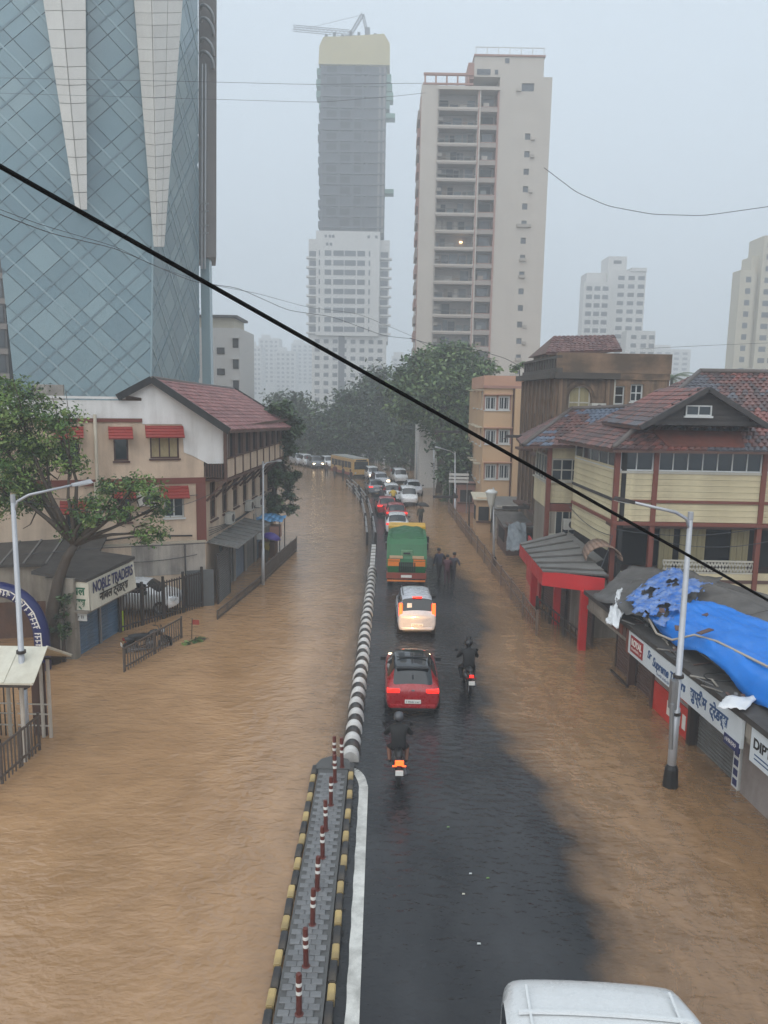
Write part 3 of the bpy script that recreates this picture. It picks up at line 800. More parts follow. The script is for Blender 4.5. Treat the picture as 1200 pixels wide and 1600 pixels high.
sign(bo2, FKEr, 'नोबल', M_GREENL, -0.38, 2.46, 0.155, 0.42, 0.8, bold=0.015)
sign(bo2, FKEr, 'ट्रेडर्स', M_GREENL, -0.38, 2.02, 0.155, 0.42, 0.8, bold=0.015)
sb = pbox('small_sign', M_WFRAME, shop, FKE, -0.42, 0.08, 1.45, 1.75, 0.1, 0.13)
pass

def strokes(parent, F, u, z, d, w, h, m, headline=False, seed=0):
    """a line of print too small to read: letter-sized strokes only"""
    rg = random.Random(seed * 97 + int(abs(w) * 1000)); mb = MB(); x = 0.0
    if headline: mb.box(F, u, u + w, z + h * .82, z + h, d, d + .004)
    while x < w - h * .3:
        lw = h * rg.uniform(.25, .5); t_ = h * .16
        mb.box(F, u + x, u + x + t_, z, z + h * (.81 if headline else rg.choice((.7, 1.0))), d, d + .004)
        if rg.random() < .75: zz = z + h * rg.uniform(.2, .55); mb.box(F, u + x + t_ * 1.01, u + x + lw, zz, zz + t_, d, d + .004)
        x += lw + h * .2 + (h * .4 if rg.random() < .15 else 0)
    return mb.build('print_strokes', m, parent)
strokes(shop, FKEr, -.02, 1.54, .135, .36, .13, M_BLACKL)
# plastered yard wall and lean-to behind the tree
FB = Fr((-24.0, 28.2, 0), (11.9, 2.4, 0), None); FB.N = Vector((FB.U.y, -FB.U.x, 0))
M_BRICKW = mat('bare_brick_patch', (104, 74, 58), rough=0.75, var=0.3, scale=2.5, stain=0.5, stain_rgb=(60, 52, 46), bump=0.5)
yard = thing('yard_boundary_wall', 'stained grey yard wall with dark lean-to roof behind the tree', 'wall', FB(6, 0, 0))
LB = 12.3; yard['kind'] = 'thing'
MB().box(FB, 0, LB, 1.5, 3.0, -0.3, 0).build('plaster_wall', M_OLDW, yard); MB().box(FB, 0, LB, -0.6, 1.497, -0.32, 0.02).build('brick_base', M_BRICKW, yard)
MB().hexa([FB(0, 3.0, 0.35), FB(LB + .2, 3.0, 0.35), FB(LB + .2, 3.5, -4), FB(0, 3.5, -4), FB(0, 3.12, 0.35), FB(LB + .2, 3.12, 0.35), FB(LB + .2, 3.62, -4), FB(0, 3.62, -4)]).build('lean_to_roof', M_DROOF, yard)
for k in range(14):
    mb = MB().bar(FB(0.5 + k * .85, 3.14, 0.33), FB(0.5 + k * .85, 3.64, -3.95), 0.07, 0.05); mb.build('roof_batten', M_TINROOF, yard)

# ---- steel fences
def fence(a, b, label, h=1.15, pitch=0.16, m=M_DSTEEL, bw=0.045, z0=-0.3, posts=4, rails=(0.2, 1.0), name='steel_fence', group=None, post_w=0.09):
    a = Vector(a); b = Vector(b); a.z = b.z = 0; t = thing(name, label, 'fence', a, 0, group)
    d = (b - a); L = d.length; d.normalize(); F = Fr(a, d, None); rz = math.atan2(d.y, d.x)
    for r_ in rails: pbox('rail', m, t, F, 0, L, h * r_ - 0.03, h * r_ + 0.03, -0.02, 0.02)
    n_ = int(L / pitch)
    for k in range(n_):
        if pitch > 0: pbox('baluster', m, t, F, (k + .5) * pitch - bw / 2, (k + .5) * pitch + bw / 2, z0, h * 0.98 + random.uniform(-.02, .02), -0.016, 0.016)
    for k in range(posts):
        u = L * k / (posts - 1); pbox('post', m, t, F, u - post_w / 2, u + post_w / 2, z0, h * 1.1, -post_w / 2, post_w / 2)
    return t
M_FENCE = mat('weathered_fence_steel', (92, 84, 78), rough=.5, metal=.2, var=.2, scale=3, stain=.4, stain_rgb=(80, 58, 44))
fence(G(188, 988), G(316, 948), 'tall dark steel fence in front of the parked white car', 1.75, 0.15, posts=5, rails=(0.12, 0.93))
fence(G(194, 1050), G(284, 997), 'low steel fence in the flood with the motorcycle behind it', 0.85, 0.17, posts=3, m=M_FENCE, bw=.03, post_w=.05)
fence(G(410, 912), G(463, 862), 'grey pavement fence standing in water beyond the tan building', 0.9, 0.18, posts=6, m=M_FENCE, bw=.03, post_w=.06)
fence(G(340, 968), G(408, 912), 'mostly drowned pavement fence in front of the shuttered shops', 0.4, 0.18, posts=6, m=M_FENCE, bw=.03, post_w=.06)
fence(G(-30, 1255), G(62, 1172), 'steel fence in front of the bus shelter with white post tops', 1.0, 0.17, posts=4, m=M_FENCE, bw=.03, post_w=.06)
# long railing on the right pavement, in bays
RA, RB = G(838, 992), G(700, 800)
nb = 12
for k in range(nb):
    a = RA.lerp(RB, k / nb); b = RA.lerp(RB, (k + 0.97) / nb)
    wd = ['first bay from the near end', 'second bay from the near end', 'third bay from the near end', 'fourth bay from the near end', 'fifth bay from the near end', 'sixth bay, near the middle',
          'seventh bay, just past the middle', 'eighth bay from the near end', 'ninth bay from the near end', 'fourth bay from the far end', 'third bay from the far end', 'last two bays from the far end'][k]
    if k == 10: wd = 'second bay from the far end'
    if k == 9: wd = 'third bay from the far end'
    if k == 11: wd = 'last bay at the far end'
    fence(a, b, 'brown pavement railing right of the road, ' + wd, 1.0, 0.42, mat('rusty_railing', (118, 100, 88), rough=0.55, var=0.2, scale=3, stain=0.5, stain_rgb=(70, 54, 44)), posts=2, rails=(0.55, 0.97), bw=.022, post_w=.08, name='pavement_railing', group='railing bays on the right pavement')
fence(G(838, 958), G(905, 1015), 'low steel barrier in front of the red shop front', 0.75, 0.5, posts=4, rails=(0.5, 1.0))
# ================================================================ glass tower on the left
M_TGL = [mat('tower_glass_%d' % i, c, rough=0.10, var=0.06, scale=0.2, bump=0.0, rvar=0.05, spec=0.5, metal=0.05) for i, c in enumerate(((112, 138, 147), (115, 141, 150), (120, 145, 153), (108, 134, 144), (126, 150, 157)))]
M_MULL = mat('tower_mullion', (132, 154, 161), rough=0.4, var=0.06, metal=0.3)
M_MULL2 = mat('tower_rib_grey', (102, 124, 133), rough=0.45, var=0.06, metal=0.2)
M_MULLD = mat('tower_seam_dark', (92, 114, 124), rough=0.5, var=0.06)
M_PANEL = mat('white_cladding_panel', (206, 204, 198), rough=0.5, var=0.05, stain=0.15, stain_rgb=(150, 142, 132), rvar=0.05)
M_CONC = mat('grey_concrete', (128, 122, 118), rough=0.75, var=0.12, scale=0.3, stain=0.3, stain_rgb=(96, 90, 86))
gt = thing('glass_office_tower', 'blue glass office tower with diagonal panes and tapering white fins', 'tower', (-24, 70, 0))
def line_at(p_lo, p_hi, z):      # point on the straight edge through two picture-measured points
    t = (z - p_lo.z) / (p_hi.z - p_lo.z); return p_lo.lerp(p_hi, t)
FT = Fr(A(236, 600, 70.0), A(236, 600, 70.0) - A(22, 596, 66.5)); FT.U.z = 0; FT.U.normalize(); FT.o.z = 0
def on_ft(px_, py_):
    u, z = FT.px(px_, py_); return FT(u, z)
eL = (on_ft(22, 596), on_ft(0, 400)); eF = (on_ft(236, 600), on_ft(244, 0))
r0 = A(312, 600, 82.0); nR = (eF[1] - eF[0]).cross(r0 - eF[0]); rr_ = ray(309, 0); cc_ = Vector((0, 0, CAM_H))
eR = (r0, cc_ + rr_ * ((eF[0] - cc_).dot(nR) / rr_.dot(nR)))
ZT = 62.0
def facet(e0, e1):
    return [line_at(*e0, 0.0), line_at(*e1, 0.0), line_at(*e1, ZT), line_at(*e0, ZT)]
def clip(poly, a, b):            # keep the left side of a->b
    out = []
    for i in range(len(poly)):
        p, q = poly[i], poly[(i + 1) % len(poly)]
        s = lambda r: (b[0] - a[0]) * (r[1] - a[1]) - (b[1] - a[1]) * (r[0] - a[0])
        sp, sq = s(p), s(q)
        if sp >= 0: out.append(p)
        if sp * sq < 0: t = sp / (sp - sq); out.append((p[0] + (q[0] - p[0]) * t, p[1] + (q[1] - p[1]) * t))
    return out
def glaze(quad, dv, dh, phase):
    o = quad[0]; U = (quad[1] - quad[0]); U.z = 0; U.normalize(); N = Vector((U.y, -U.x, 0))
    up = ((quad[2] + quad[3]) / 2 - (quad[0] + quad[1]) / 2); up.normalize(); N = U.cross(up)
    V = N.cross(U) * -1 if N.cross(U).z < 0 else N.cross(U)
    uv = [((p - o).dot(U), (p - o).dot(V)) for p in quad]
    if N.y > 0: N = -N
    P = lambda u, v, d=0: o + U * u + V * v + N * d
    MB().add([P(u, v, -0.25) for u, v in uv], ((0, 1, 2, 3),)).build('glazing_backing', M_MULLD, gt, fix=False)
    umax = max(u for u, v in uv) + 6; k = 0
    nu = int(umax / (dh / 2)) + 14; nv_ = int(ZT / (dv / 2)) + 4
    for i in range(-8, nu):
        for j in range(-2, nv_):
            if (i + j) % 2: continue
            c = (i * dh / 2 + phase, j * dv / 2); g = 0.04
            dm = [(c[0], c[1] - dv / 2 + g), (c[0] + dh / 2 - g, c[1]), (c[0], c[1] + dv / 2 - g), (c[0] - dh / 2 + g, c[1])]
            for e in range(4):
                dm = clip(dm, uv[e], uv[(e + 1) % 4])
                if len(dm) < 3: break
            if len(dm) < 3: continue
            area = abs(sum(dm[q][0] * dm[(q + 1) % len(dm)][1] - dm[(q + 1) % len(dm)][0] * dm[q][1] for q in range(len(dm)))) / 2
            if area < 0.12: continue
            tu, tv = random.gauss(0, 0.004), random.gauss(0, 0.004)
            f = lambda u, v, d: P(u, v, d + (u - c[0]) * tu + (v - c[1]) * tv)
            n_ = len(dm)
            MB().add([f(u, v, 0.0) for u, v in dm] + [f(u, v, -0.12) for u, v in dm], [tuple(range(n_))] + [(q, q + n_, (q + 1) % n_ + n_, (q + 1) % n_) for q in range(n_)]).build('glass_pane', random.choice(M_TGL), gt)
    # raised diagonal ribs every second line
    for sgn in (1, -1):
        for q in range(-14, 60):
            s0 = q * dh + phase
            a, b = (s0, 0), (s0 + sgn * ZT * dh / dv, ZT)
            seg = [a, b]; t0, t1 = 0.0, 1.0
            for e in range(4):
                A_, B_ = uv[e], uv[(e + 1) % 4]
                s = lambda r: (B_[0] - A_[0]) * (r[1] - A_[1]) - (B_[1] - A_[1]) * (r[0] - A_[0])
                sa, sb_ = s(a), s(b)
                if sa < 0 and sb_ < 0: t0, t1 = 1, 0; break
                if sa * sb_ < 0:
                    t = sa / (sa - sb_)
                    if sa < 0: t0 = max(t0, t)
                    else: t1 = min(t1, t)
            if t1 - t0 < 0.03 or (q + (0 if sgn > 0 else 1)) % 2: continue
            pa = (a[0] + (b[0] - a[0]) * t0, a[1] + (b[1] - a[1]) * t0); pb = (a[0] + (b[0] - a[0]) * t1, a[1] + (b[1] - a[1]) * t1)
            MB().bar(P(*pa, 0.02), P(*pb, 0.02), 0.16, 0.05, up=N).build('diagonal_rib', M_MULL if sgn < 0 else M_MULL2, gt)
q1 = facet(eL, eF); q2 = facet(eF, eR)
glaze(q1, 2.8, 2.9, 0.7); glaze(q2, 2.8, 2.6, 0.3)
MB().tube([line_at(*eF, 0), line_at(*eF, ZT)], 0.09, 8).build('corner_mullion', M_MULL, gt)
# the body behind the skin
bl = [p.copy() for p in (q1[0], q1[1], q2[1])]
body = MB(); a, b, c = line_at(*eL, 0), line_at(*eF, 0), line_at(*eR, 0); a2, b2, c2 = line_at(*eL, ZT), line_at(*eF, ZT), line_at(*eR, ZT)
back = Vector((-34, 95, 0)); bk = Vector((0, 0.45, 0))
body.add([a + bk, b + bk, c + bk * .2 + Vector((-.4, .2, 0)), back, a2 + bk, b2 + bk, c2 + bk * .2 + Vector((-.4, .2, 0)), back + Vector((0, 0, ZT))], ((0, 1, 5, 4), (1, 2, 6, 5), (2, 3, 7, 6), (3, 0, 4, 7), (4, 5, 6, 7)))
body.build('tower_core', M_MULLD, gt)
# tapering fins clad in panels
def fin(name, faces, rows):
    for (bl_, br_, tl_, tr_, nc) in faces:
        nrm = (br_ - bl_).cross(tl_ - bl_).normalized()
        if nrm.y > 0: nrm = -nrm
        sh_ = nrm * -0.03
        root = MB().add([bl_ + sh_, bl_.lerp(br_, .5) + sh_, br_ + sh_, tr_ + sh_, tl_.lerp(tr_, .5) + sh_, tl_ + sh_], ((0, 1, 4, 5), (1, 2, 3, 4))).build(name, M_CONC, gt, fix=False)
        for r in range(rows):
            for c in range(nc):
                q = [];
                for (s, t) in ((c, r), (c + 1, r), (c + 1, r + 1), (c, r + 1)):
                    t_ = t / rows; s_ = s / nc
                    q.append(bl_.lerp(tl_, t_).lerp(br_.lerp(tr_, t_), s_))
                ctr = sum(q, Vector()) / 4
                q = [ctr + (p - ctr) * 1.0 - (p - ctr).normalized() * 0.035 for p in q]
                MB().add([p + nrm * 0.06 for p in q] + [p + nrm * 0.005 for p in q], ((0, 1, 2, 3), (0, 4, 5, 1), (1, 5, 6, 2), (2, 6, 7, 3), (3, 7, 4, 0))).build('cladding_panel', M_PANEL, root)
def ext(p, q, k): return p + (q - p) * k
Yf = 66.9
t0, t1 = A(119, 328, Yf), A(136, 328, Yf); u0, u1, um = A(68, 0, Yf), A(134, 0, Yf), A(96, 0, Yf - 1.1); tm = A(126, 328, Yf - 0.3)
K = 1.9
u0, u1, um = ext(t0, u0, K), ext(t1, u1, K), ext(tm, um, K)
fin('left_white_fin', [(t0, tm, u0, um, 1), (tm, t1, um, u1, 1)], 22)
Yf = 68.6
t0, t1, tm = A(241, 386, Yf), A(256, 386, Yf + .3), A(246, 386, Yf - 0.5); u0, u1, um = A(210, 0, Yf), A(285, 0, Yf + 1.2), A(237, 0, Yf - 1.6)
u0, u1, um = ext(t0, u0, K), ext(t1, u1, K), ext(tm, um, K)
fin('corner_white_fin', [(t0, tm, u0, um, 1), (tm, t1, um, u1, 2)], 40)
# grey concrete strip down the right edge, with loops of duct
cb, ct, c2, c3 = A(311, 402, 82.5), A(338, 402, 82.5), A(311, 0, 82.5), A(338.5, 0, 82.5); zb_ = cb.z
def back_(p): return Vector((p.x * 88.0 / 82.5 - .1, 88.0, p.z))
tp = [ext(cb, c2, 1.45), ext(ct, c3, 1.45)]
m = MB(); m.hexa([cb, ct, back_(ct), back_(cb), tp[0], tp[1], back_(tp[1]), back_(tp[0])]); m.build('concrete_edge_shaft', M_CONC, gt)
MB().box(W0, A(312, 402, 82.6).x, A(326, 402, 82.6).x, 0, zb_ - 0.05, 82.8, 84).build('lower_glazed_strip', M_TGL[4], gt)
for py_ in (14, 34, 66, 86): 
    p = A(314, py_, 82); pts = []
    for k in range(13):
        a_ = math.pi * 1.15 * k / 12; pts.append(p + Vector((0.55 - 0.55 * math.cos(a_) + (0.1 * k / 12), -0.5 * math.sin(a_), 0.25 * math.sin(a_) * 2 - 0.08 * k)))
    MB().tube(pts, 0.16, 8).build('duct_loop', M_STEEL, gt, smooth=True)
for pxx in (315, 320): MB().tube([A(pxx, 420, 81.9), A(pxx + 1, 100, 81.9)], 0.12, 8).build('riser_pipe', M_STEEL, gt)
for py_ in (318, 330, 352, 364): 
    a_ = A(312, py_, 81.8); b_ = A(326, py_, 81.8); MB().bar(a_, b_, 0.12, 0.12).build('pipe_bracket', M_STEEL, gt)

# dark building at the far left edge
db = thing('dark_office_block', 'dark grey ribbed building at the far left edge beside the glass tower', 'building', (-38, 72, 0))
M_DKC = mat('dark_grey_cladding', (78, 76, 76), rough=0.7, var=0.12, scale=0.4, stain=0.3)
x1 = A(14, 580, 74).x
MB().box(W0, -62, x1, 0, A(0, 398, 74).z, 74, 90).build('wall', M_DKC, db)
for k in range(9): pbox('floor_band', M_CONC, db, W0, -62, x1 + 0.1, 4 + k * 2.3, 4.5 + k * 2.3, 73.85, 74)
for k in range(9):
    for j in range(3): pbox('window_strip', M_GLASS, db, W0, x1 - 1.6 - j * 2.2, x1 - 0.2 - j * 2.2, 4.6 + k * 2.3, 6.2 + k * 2.3, 73.93, 74.02)

# ================================================================ generic far block with windows built one by one
def block(name, label, cat, parts, M_wall, M_win=M_GLASS, group=None, base=(0, 0, 0)):
    """parts: (x0,x1,z0,z1,y0,y1, win=(cols,floor_pitch,w,h,z_off) or None)"""
    t = thing(name, label, cat, base, 0, group)
    for (x0, x1, z0, z1, y0, y1, win) in parts:
        w = MB().box(W0, x0, x1, z0, z1, y0, y1).build('wall', M_wall, t)
        if not win: continue
        cols_, fp, ww, hh, zo, nfl = win
        for f_ in range(nfl):
            zc = z1 - zo - f_ * fp
            if zc - hh < max(z0, 4): break
            for c_ in cols_:
                u = x0 + (x1 - x0) * c_
                o = pbox('window', M_win, t, W0, u - ww / 2, u + ww / 2, zc - hh, zc, y0 - 0.06, y0 + 0.1)
    return t
M_FARW = mat('far_white_wall', (200, 198, 194), rough=0.7, var=0.06, scale=0.1, stain=0.12, stain_rgb=(150, 146, 140))
M_CREAMW = mat('cream_wall', (188, 180, 160), rough=0.7, var=0.08, scale=0.2, stain=0.25, stain_rgb=(130, 122, 110))
M_FARGL = mat('far_window_dark', (86, 90, 96), rough=0.3, var=0.1, rvar=0.2)
# small cream apartment house between the glass tower and the trees
a_, b_ = A(333, 512, 110), A(374, 512, 110)
sm = thing('cream_apartment_house', 'narrow cream apartment house beside the glass tower base', 'building', (a_.x, 110, 0))
MB().box(W0, a_.x - 3, b_.x, 0, a_.z, 110, 122).build('wall', M_FARW, sm)
MB().box(W0, a_.x - 3.2, b_.x - 0.8, a_.z + .02, a_.z + 1.4, 110.4, 118).build('penthouse', M_CREAMW, sm)
MB().box(W0, a_.x - 3.4, b_.x - 0.3, a_.z + 1.42, a_.z + 1.75, 109.9, 118.5).build('roof_slab', M_DROOF, sm)
for k in range(6):
    zc = a_.z - 1.4 - k * 2.9
    pbox('window', M_DARK, sm, W0, b_.x - 0.95, b_.x - 0.15, zc - 1.3, zc, 109.92, 110.05); pbox('window', M_DARK, sm, W0, b_.x - 3.2, b_.x - 2.1, zc - 2.2, zc - 1.3, 109.92, 110.05)
    pbox('window_hood', M_FARW, sm, W0, b_.x - 1.1, b_.x, zc + .02, zc + .12, 109.6, 110)

# ================================================================ beige residential tower
M_BEI = mat('beige_tower_wall', (186, 178, 168), rough=0.7, var=0.05, scale=0.12, stain=0.2, stain_rgb=(150, 140, 130), sscale=0.5)
M_PINK = mat('pink_brown_trim', (156, 118, 106), rough=0.65, var=0.08)
M_SLAB = mat('balcony_slab_edge', (150, 140, 132), rough=0.7, var=0.1, rvar=0.06)
M_BALW = [mat('balcony_item_%d' % i, c, rough=0.6, var=0.15, rvar=0.2) for i, c in enumerate(((168, 160, 150), (96, 92, 90), (120, 124, 122), (70, 70, 74), (134, 118, 104)))]
YB = 152.0
bt = thing('beige_residential_tower', 'tall beige apartment tower with stacked balconies and a single window column', 'tower', (17, YB, 0))
def bx(px_, py_): return A(px_, py_, YB)
xL, xa, xb, xc, xd, xR, zT, zT2 = 5.6, 8.7, 16.0, 16.6, 20.0, 29.6, 66.7, 71.8
fp = 3.1; nfl = 20
m = MB(); m.box(W0, xL, xa, 0, zT, YB, YB + 18); m.build('left_wall_pier', M_BEI, bt)
hol = [(25.0, 26.0, zT - 8.2 - k * fp - 1.1, zT - 8.2 - k * fp) for k in range(19)]
hol += [(24.0, 26.3, zT - 0.9, zT + 0.5)]
m = MB(); m.wall(W0, xd, xR, 0, zT + 1.6, hol, -0.3, d=YB); m.box(W0, xd, xR, 0, zT + 1.6, YB + 0.45, YB + 18); m.quad(W0(xR, 0, YB), W0(xR, 0, YB + .5), W0(xR, zT + 1.6, YB + .5), W0(xR, zT + 1.6, YB)); m.quad(W0(xd, zT + 1.6, YB), W0(xR, zT + 1.6, YB), W0(xR, zT + 1.6, YB + .5), W0(xd, zT + 1.6, YB + .5)); m.build('blank_wall', M_BEI, bt)
MB().box(W0, 15.2, 28.0, zT + 1.602, zT2, YB + 0.3, YB + 12).build('upper_block', M_BEI, bt)
for (u0, u1, z0, z1) in hol:
    w = pbox('window', M_FARGL, bt, W0, u0, u1, z0, z1, YB + 0.2, YB + 0.32)
    pbox('window_frame', M_WFRAME, w, W0, (u0 + u1) / 2 - .04, (u0 + u1) / 2 + .04, z0, z1, YB + 0.12, YB + 0.2) if False else None
    if random.random() < 0.5: pbox('air_conditioner', M_BALW[0], bt, W0, u1 + .1 if random.random() < .6 else u0 - .9, u1 + .8 if random.random() < .6 else u0 - .1, z0 - .1, z0 + .45, YB - .45, YB - .02)
MB().box(W0, xa, xd, 0, zT - 0.6, YB + 2.2, YB + 18).build('recess_wall', M_SLAB, bt)
for k in range(nfl):
    zf_ = zT - 1.2 - (k + 1) * fp
    if zf_ < 2: break
    pbox('balcony_slab', M_SLAB, bt, W0, xa, xb, zf_ - 0.3, zf_ + 0.0, YB - 0.5, YB + 2.2)
    pbox('balcony_parapet', M_BEI if k % 1 == 0 else M_SLAB, bt, W0, xa - 0.1, xb + 0.1, zf_ + 0.02, zf_ + 0.32, YB - 0.5, YB - 0.35)
    pbox('balcony_rail', M_BALW[1], bt, W0, xa, xb, zf_ + 0.95, zf_ + 1.05, YB - 0.46, YB - 0.40)
    x = xa + 0.3
    while x < xb - 0.8:
        w_ = random.uniform(0.5, 1.7); pbox('balcony_door', random.choice(M_BALW + [M_FARGL, M_FARGL, M_DARK]), bt, W0, x, min(x + w_, xb), zf_ + 0.03, zf_ + random.choice((1.6, 2.3, 2.5)), YB + 2.0, YB + 2.15); x += w_ + random.uniform(0.05, 0.35)
    if random.random() < .6: pbox('air_conditioner', M_BALW[0], bt, W0, xa + .2, xa + 1.0, zf_ + 1.4, zf_ + 2.0, YB + .8, YB + 1.3)
    pbox('balcony_slab', M_SLAB, bt, W0, xc, xd - .35, zf_ - 0.3, zf_ + 0.5, YB - 0.1, YB + 2.1)
    pbox('sill_band', M_PINK, bt, W0, xc, xd - .35, zf_ + 0.52, zf_ + 0.62, YB - 0.12, YB + .3)
    w = pbox('window', random.choice([M_FARGL, M_FARGL, M_DARK, M_BALW[3]]), bt, W0, xc + 0.5, xd - 0.9, zf_ + 0.9, zf_ + 2.3, YB + 1.2, YB + 1.3)
    if random.random() < .5: pbox('laundry_screen', random.choice(M_BALW), bt, W0, xc + 0.5, xc + 1.6, zf_ + .7, zf_ + 1.5, YB + .6, YB + .7)
for (a_, b_, mm) in ((xb, xc, M_BEI), (xd - .34, xd - .02, M_PINK), (xa - 0.05, xa + 0.18, M_SLAB)):
    pbox('column', mm, bt, W0, a_ + .003, b_ - .003, 0, zT - 0.4, YB - 0.2, YB + 2.3)
pbox('column', M_PINK, bt, W0, xb + .1, xb + .3, 0, zT - 0.6, YB - 0.28, YB - 0.2)
pbox('roof_slab', M_BEI, bt, W0, xa - .1, xd, zT - 1.0, zT - 0.4, YB - 0.7, YB + 18)
for k in range(18):     # balconies seen edge-on down the left flank
    pbox('flank_balcony', M_PINK if k % 2 else M_SLAB, bt, W0, xL - 0.55, xL - .002, zT - 4 - k * fp - 1.6, zT - 4 - k * fp, YB + 1.5, YB + 9)
pbox('flank_strip', M_PINK, bt, W0, xL - .12, xL - .003, 0, zT - 2, YB + .1, YB + 1.3)
# roof pergola and rails
for k, u in enumerate(np.linspace(xL + .6, 14.2, 5)): pbox('pergola_post', M_PINK, bt, W0, u - .15, u + .15, zT, zT + 1.7, YB + .2, YB + .5)
pbox('pergola_beam', M_PINK, bt, W0, xL + .3, 15.1, zT + 1.72, zT + 2.1, YB + .1, YB + .6); pbox('roof_kerb', M_PINK, bt, W0, xL + .2, 15.1, zT + .002, zT + .3, YB - .1, YB + .19)
MB().box(W0, 14.1, 15.19, zT + 1.2, zT + 4.0, YB + .35, YB + 6).build('stair_head', M_PINK, bt)
pbox('cornice', M_PINK, bt, W0, 15.1, 28.2, zT2 + .002, zT2 + .3, YB + .1, YB + 12)
for u in np.linspace(15.4, 27.9, 7): pbox('rail_post', M_WFRAME, bt, W0, u - .06, u + .06, zT2 + .3, zT2 + 1.5, YB + .3, YB + .42)
pbox('rail_top', M_WFRAME, bt, W0, 15.3, 28, zT2 + 1.5, zT2 + 1.62, YB + .3, YB + .42)
pbox('window', M_FARGL, bt, W0, 15.7, 18.2, zT + 1.9, zT + 2.9, YB + .22, YB + .32); pbox('window', M_FARGL, bt, W0, 19.0, 19.6, zT + 2, zT + 2.8, YB + .22, YB + .32); pbox('window', M_FARGL, bt, W0, 20.8, 21.6, zT + 4, zT + 4.8, YB + .22, YB + .32)
M_LAMPW = mat('lit_balcony_lamp', (255, 214, 150), emit=(255, 205, 140), estr=6.0, var=0, bump=0)
p = A(720, 379, YB + 1.9); piece('balcony_lamp', M_LAMPW, bt, p, (0.5, 0.2, 0.35))

# ================================================================ tower under construction with crane
YC = 295.0
ct_ = thing('tower_under_construction', 'unfinished grey high-rise shaft with yellow netting above a white finished tower', 'tower', (-14, YC, 0))
M_GREYC = mat('bare_concrete_dark', (78, 79, 84), rough=0.8, var=0.08, scale=0.1, rvar=0.12)
M_NET = mat('yellow_safety_net', (176, 162, 116), rough=0.8, var=0.12, scale=0.4)
M_GNET = mat('green_safety_net', (96, 128, 116), rough=0.8, var=0.2, scale=0.5, rvar=0.2)
sx0, sx1 = -25.2, -1.9
MB().box(W0, sx0, sx1, 69, 127, YC + 1.2, YC + 24).build('shaft_core', M_GREYC, ct_)
for k in range(15):
    z = 70.5 + k * 3.75
    pbox('floor_slab', M_GREYC, ct_, W0, sx0 - 0.25, sx1 + 0.1, z, z + 0.5, YC - 0.1, YC + 20)
    for j in range(3): pbox('opening', M_DARK if (k + j) % 3 else M_GREYC, ct_, W0, sx0 + 2.0 + j * 5.0, sx0 + 5.6 + j * 5.0, z + 0.9, z + 3.1, YC + 0.9, YC + 1.25)
    pbox('edge_net', M_GNET if k > 10 else M_GREYC, ct_, W0, sx0 - random.uniform(.8, 1.3) - (0.8 if k > 11 else 0), sx0 - .26, z + .4, z + 2.6, YC + 2, YC + 8)
for u in (sx0 + .3, sx0 + 6.6, sx0 + 11.6, sx0 + 15, sx0 + 16.8, sx1 - 2.2, sx1 - 0.6):
    pbox('column', M_CONC if u > sx1 - 2.5 else M_GREYC, ct_, W0, u - .4, u + .4, 69, 127, YC + .25, YC + 1.3)
for (z, w_) in ((115, 2.6), (118, 2.2), (121, 1.8), (112, 1.4), (109, 3.4), (83, 3.4)):
    pbox('catch_platform', M_GNET, ct_, W0, sx1 + .12, sx1 + w_, z, z + (1.5 if w_ > 3 else 2.6), YC + 1, YC + 6)
mb = MB(); n_ = 24
mb.prism([(sx0 - .9, 126), (sx1 + 1.2, 126), (sx1 + 1.1, 133), (sx1 - 1.0, 136.3), (sx0 + 8, 135.2), (sx0 + .9, 135.0), (sx0 - .6, 132)], W0, YC - .6, YC + 22)
mb.build('netting_crown', M_NET, ct_)
for k in range(8): pbox('column_starter', M_GREYC, ct_, W0, sx0 + 1.2 + k * 2.9, sx0 + 2.2 + k * 2.9, 134.8, 136.4 + random.uniform(0, 1.6), YC + 1, YC + 2)
# white finished lower tower
wx0, wx1 = -29.6, 0.4
MB().box(W0, wx0 + 3.0, wx1 - 3.6, 31.6, 69, YC - 1.5, YC + 26).build('white_body', M_FARW, ct_)
MB().box(W0, wx0, wx1, 30, 66.5, YC + 1.0, YC + 24).build('white_wings', M_FARW, ct_)
for k in range(9):
    z = 33.0 + k * 3.4
    for (u0, u1) in ((-24.6, -22.2), (-21.4, -17.6), (-17.3, -13.2), (-12.6, -9.8)):
        pbox('ribbon_window', M_FARGL, ct_, W0, u0 + 1.2, u1 + 1.2, z, z + 1.9, YC - 1.62, YC - 1.45)
    for (u0, u1) in ((-25.6, -25.1), (-7.2, -6.7)): pbox('slit_window', M_FARGL, ct_, W0, u0, u1, z, z + 1.9, YC - 1.62, YC - 1.45)
    for (u0, u1) in ((wx0 + .3, wx0 + 2.8), (wx1 - 3.3, wx1 - .5)): pbox('balcony_opening', M_FARGL, ct_, W0, u0, u1, z, z + 2.0, YC + .9, YC + 1.1)
    for (u0, u1) in ((wx0 - .8, wx0 + 2.9), (wx1 - 3.5, wx1 + .9)): pbox('balcony_slab', M_FARW, ct_, W0, u0, u1, z - .7, z - .1, YC + .1, YC + 3)
for (u, z) in ((-23.5, 66.6), (-22, 66.6), (-20.8, 66.6), (-23, 63.8), (-21.6, 63.8), (-7.8, 66.6), (-5.0, 66.6)): pbox('window', M_FARGL, ct_, W0, u, u + .9, z, z + 1.0, YC - 1.62, YC - 1.45)
MB().box(W0, wx0 + 1.4, wx1 - .6, 0, 31.55, YC + .2, YC + 24).build('white_base', M_FARW, ct_)
for k in range(9):
    z = 4 + k * 3.1
    for u in np.linspace(wx0 + 3.4, wx1 - 3.0, 8): pbox('window', M_FARGL, ct_, W0, u - .9, u + .9, z, z + 1.5, YC + .1, YC + .25)
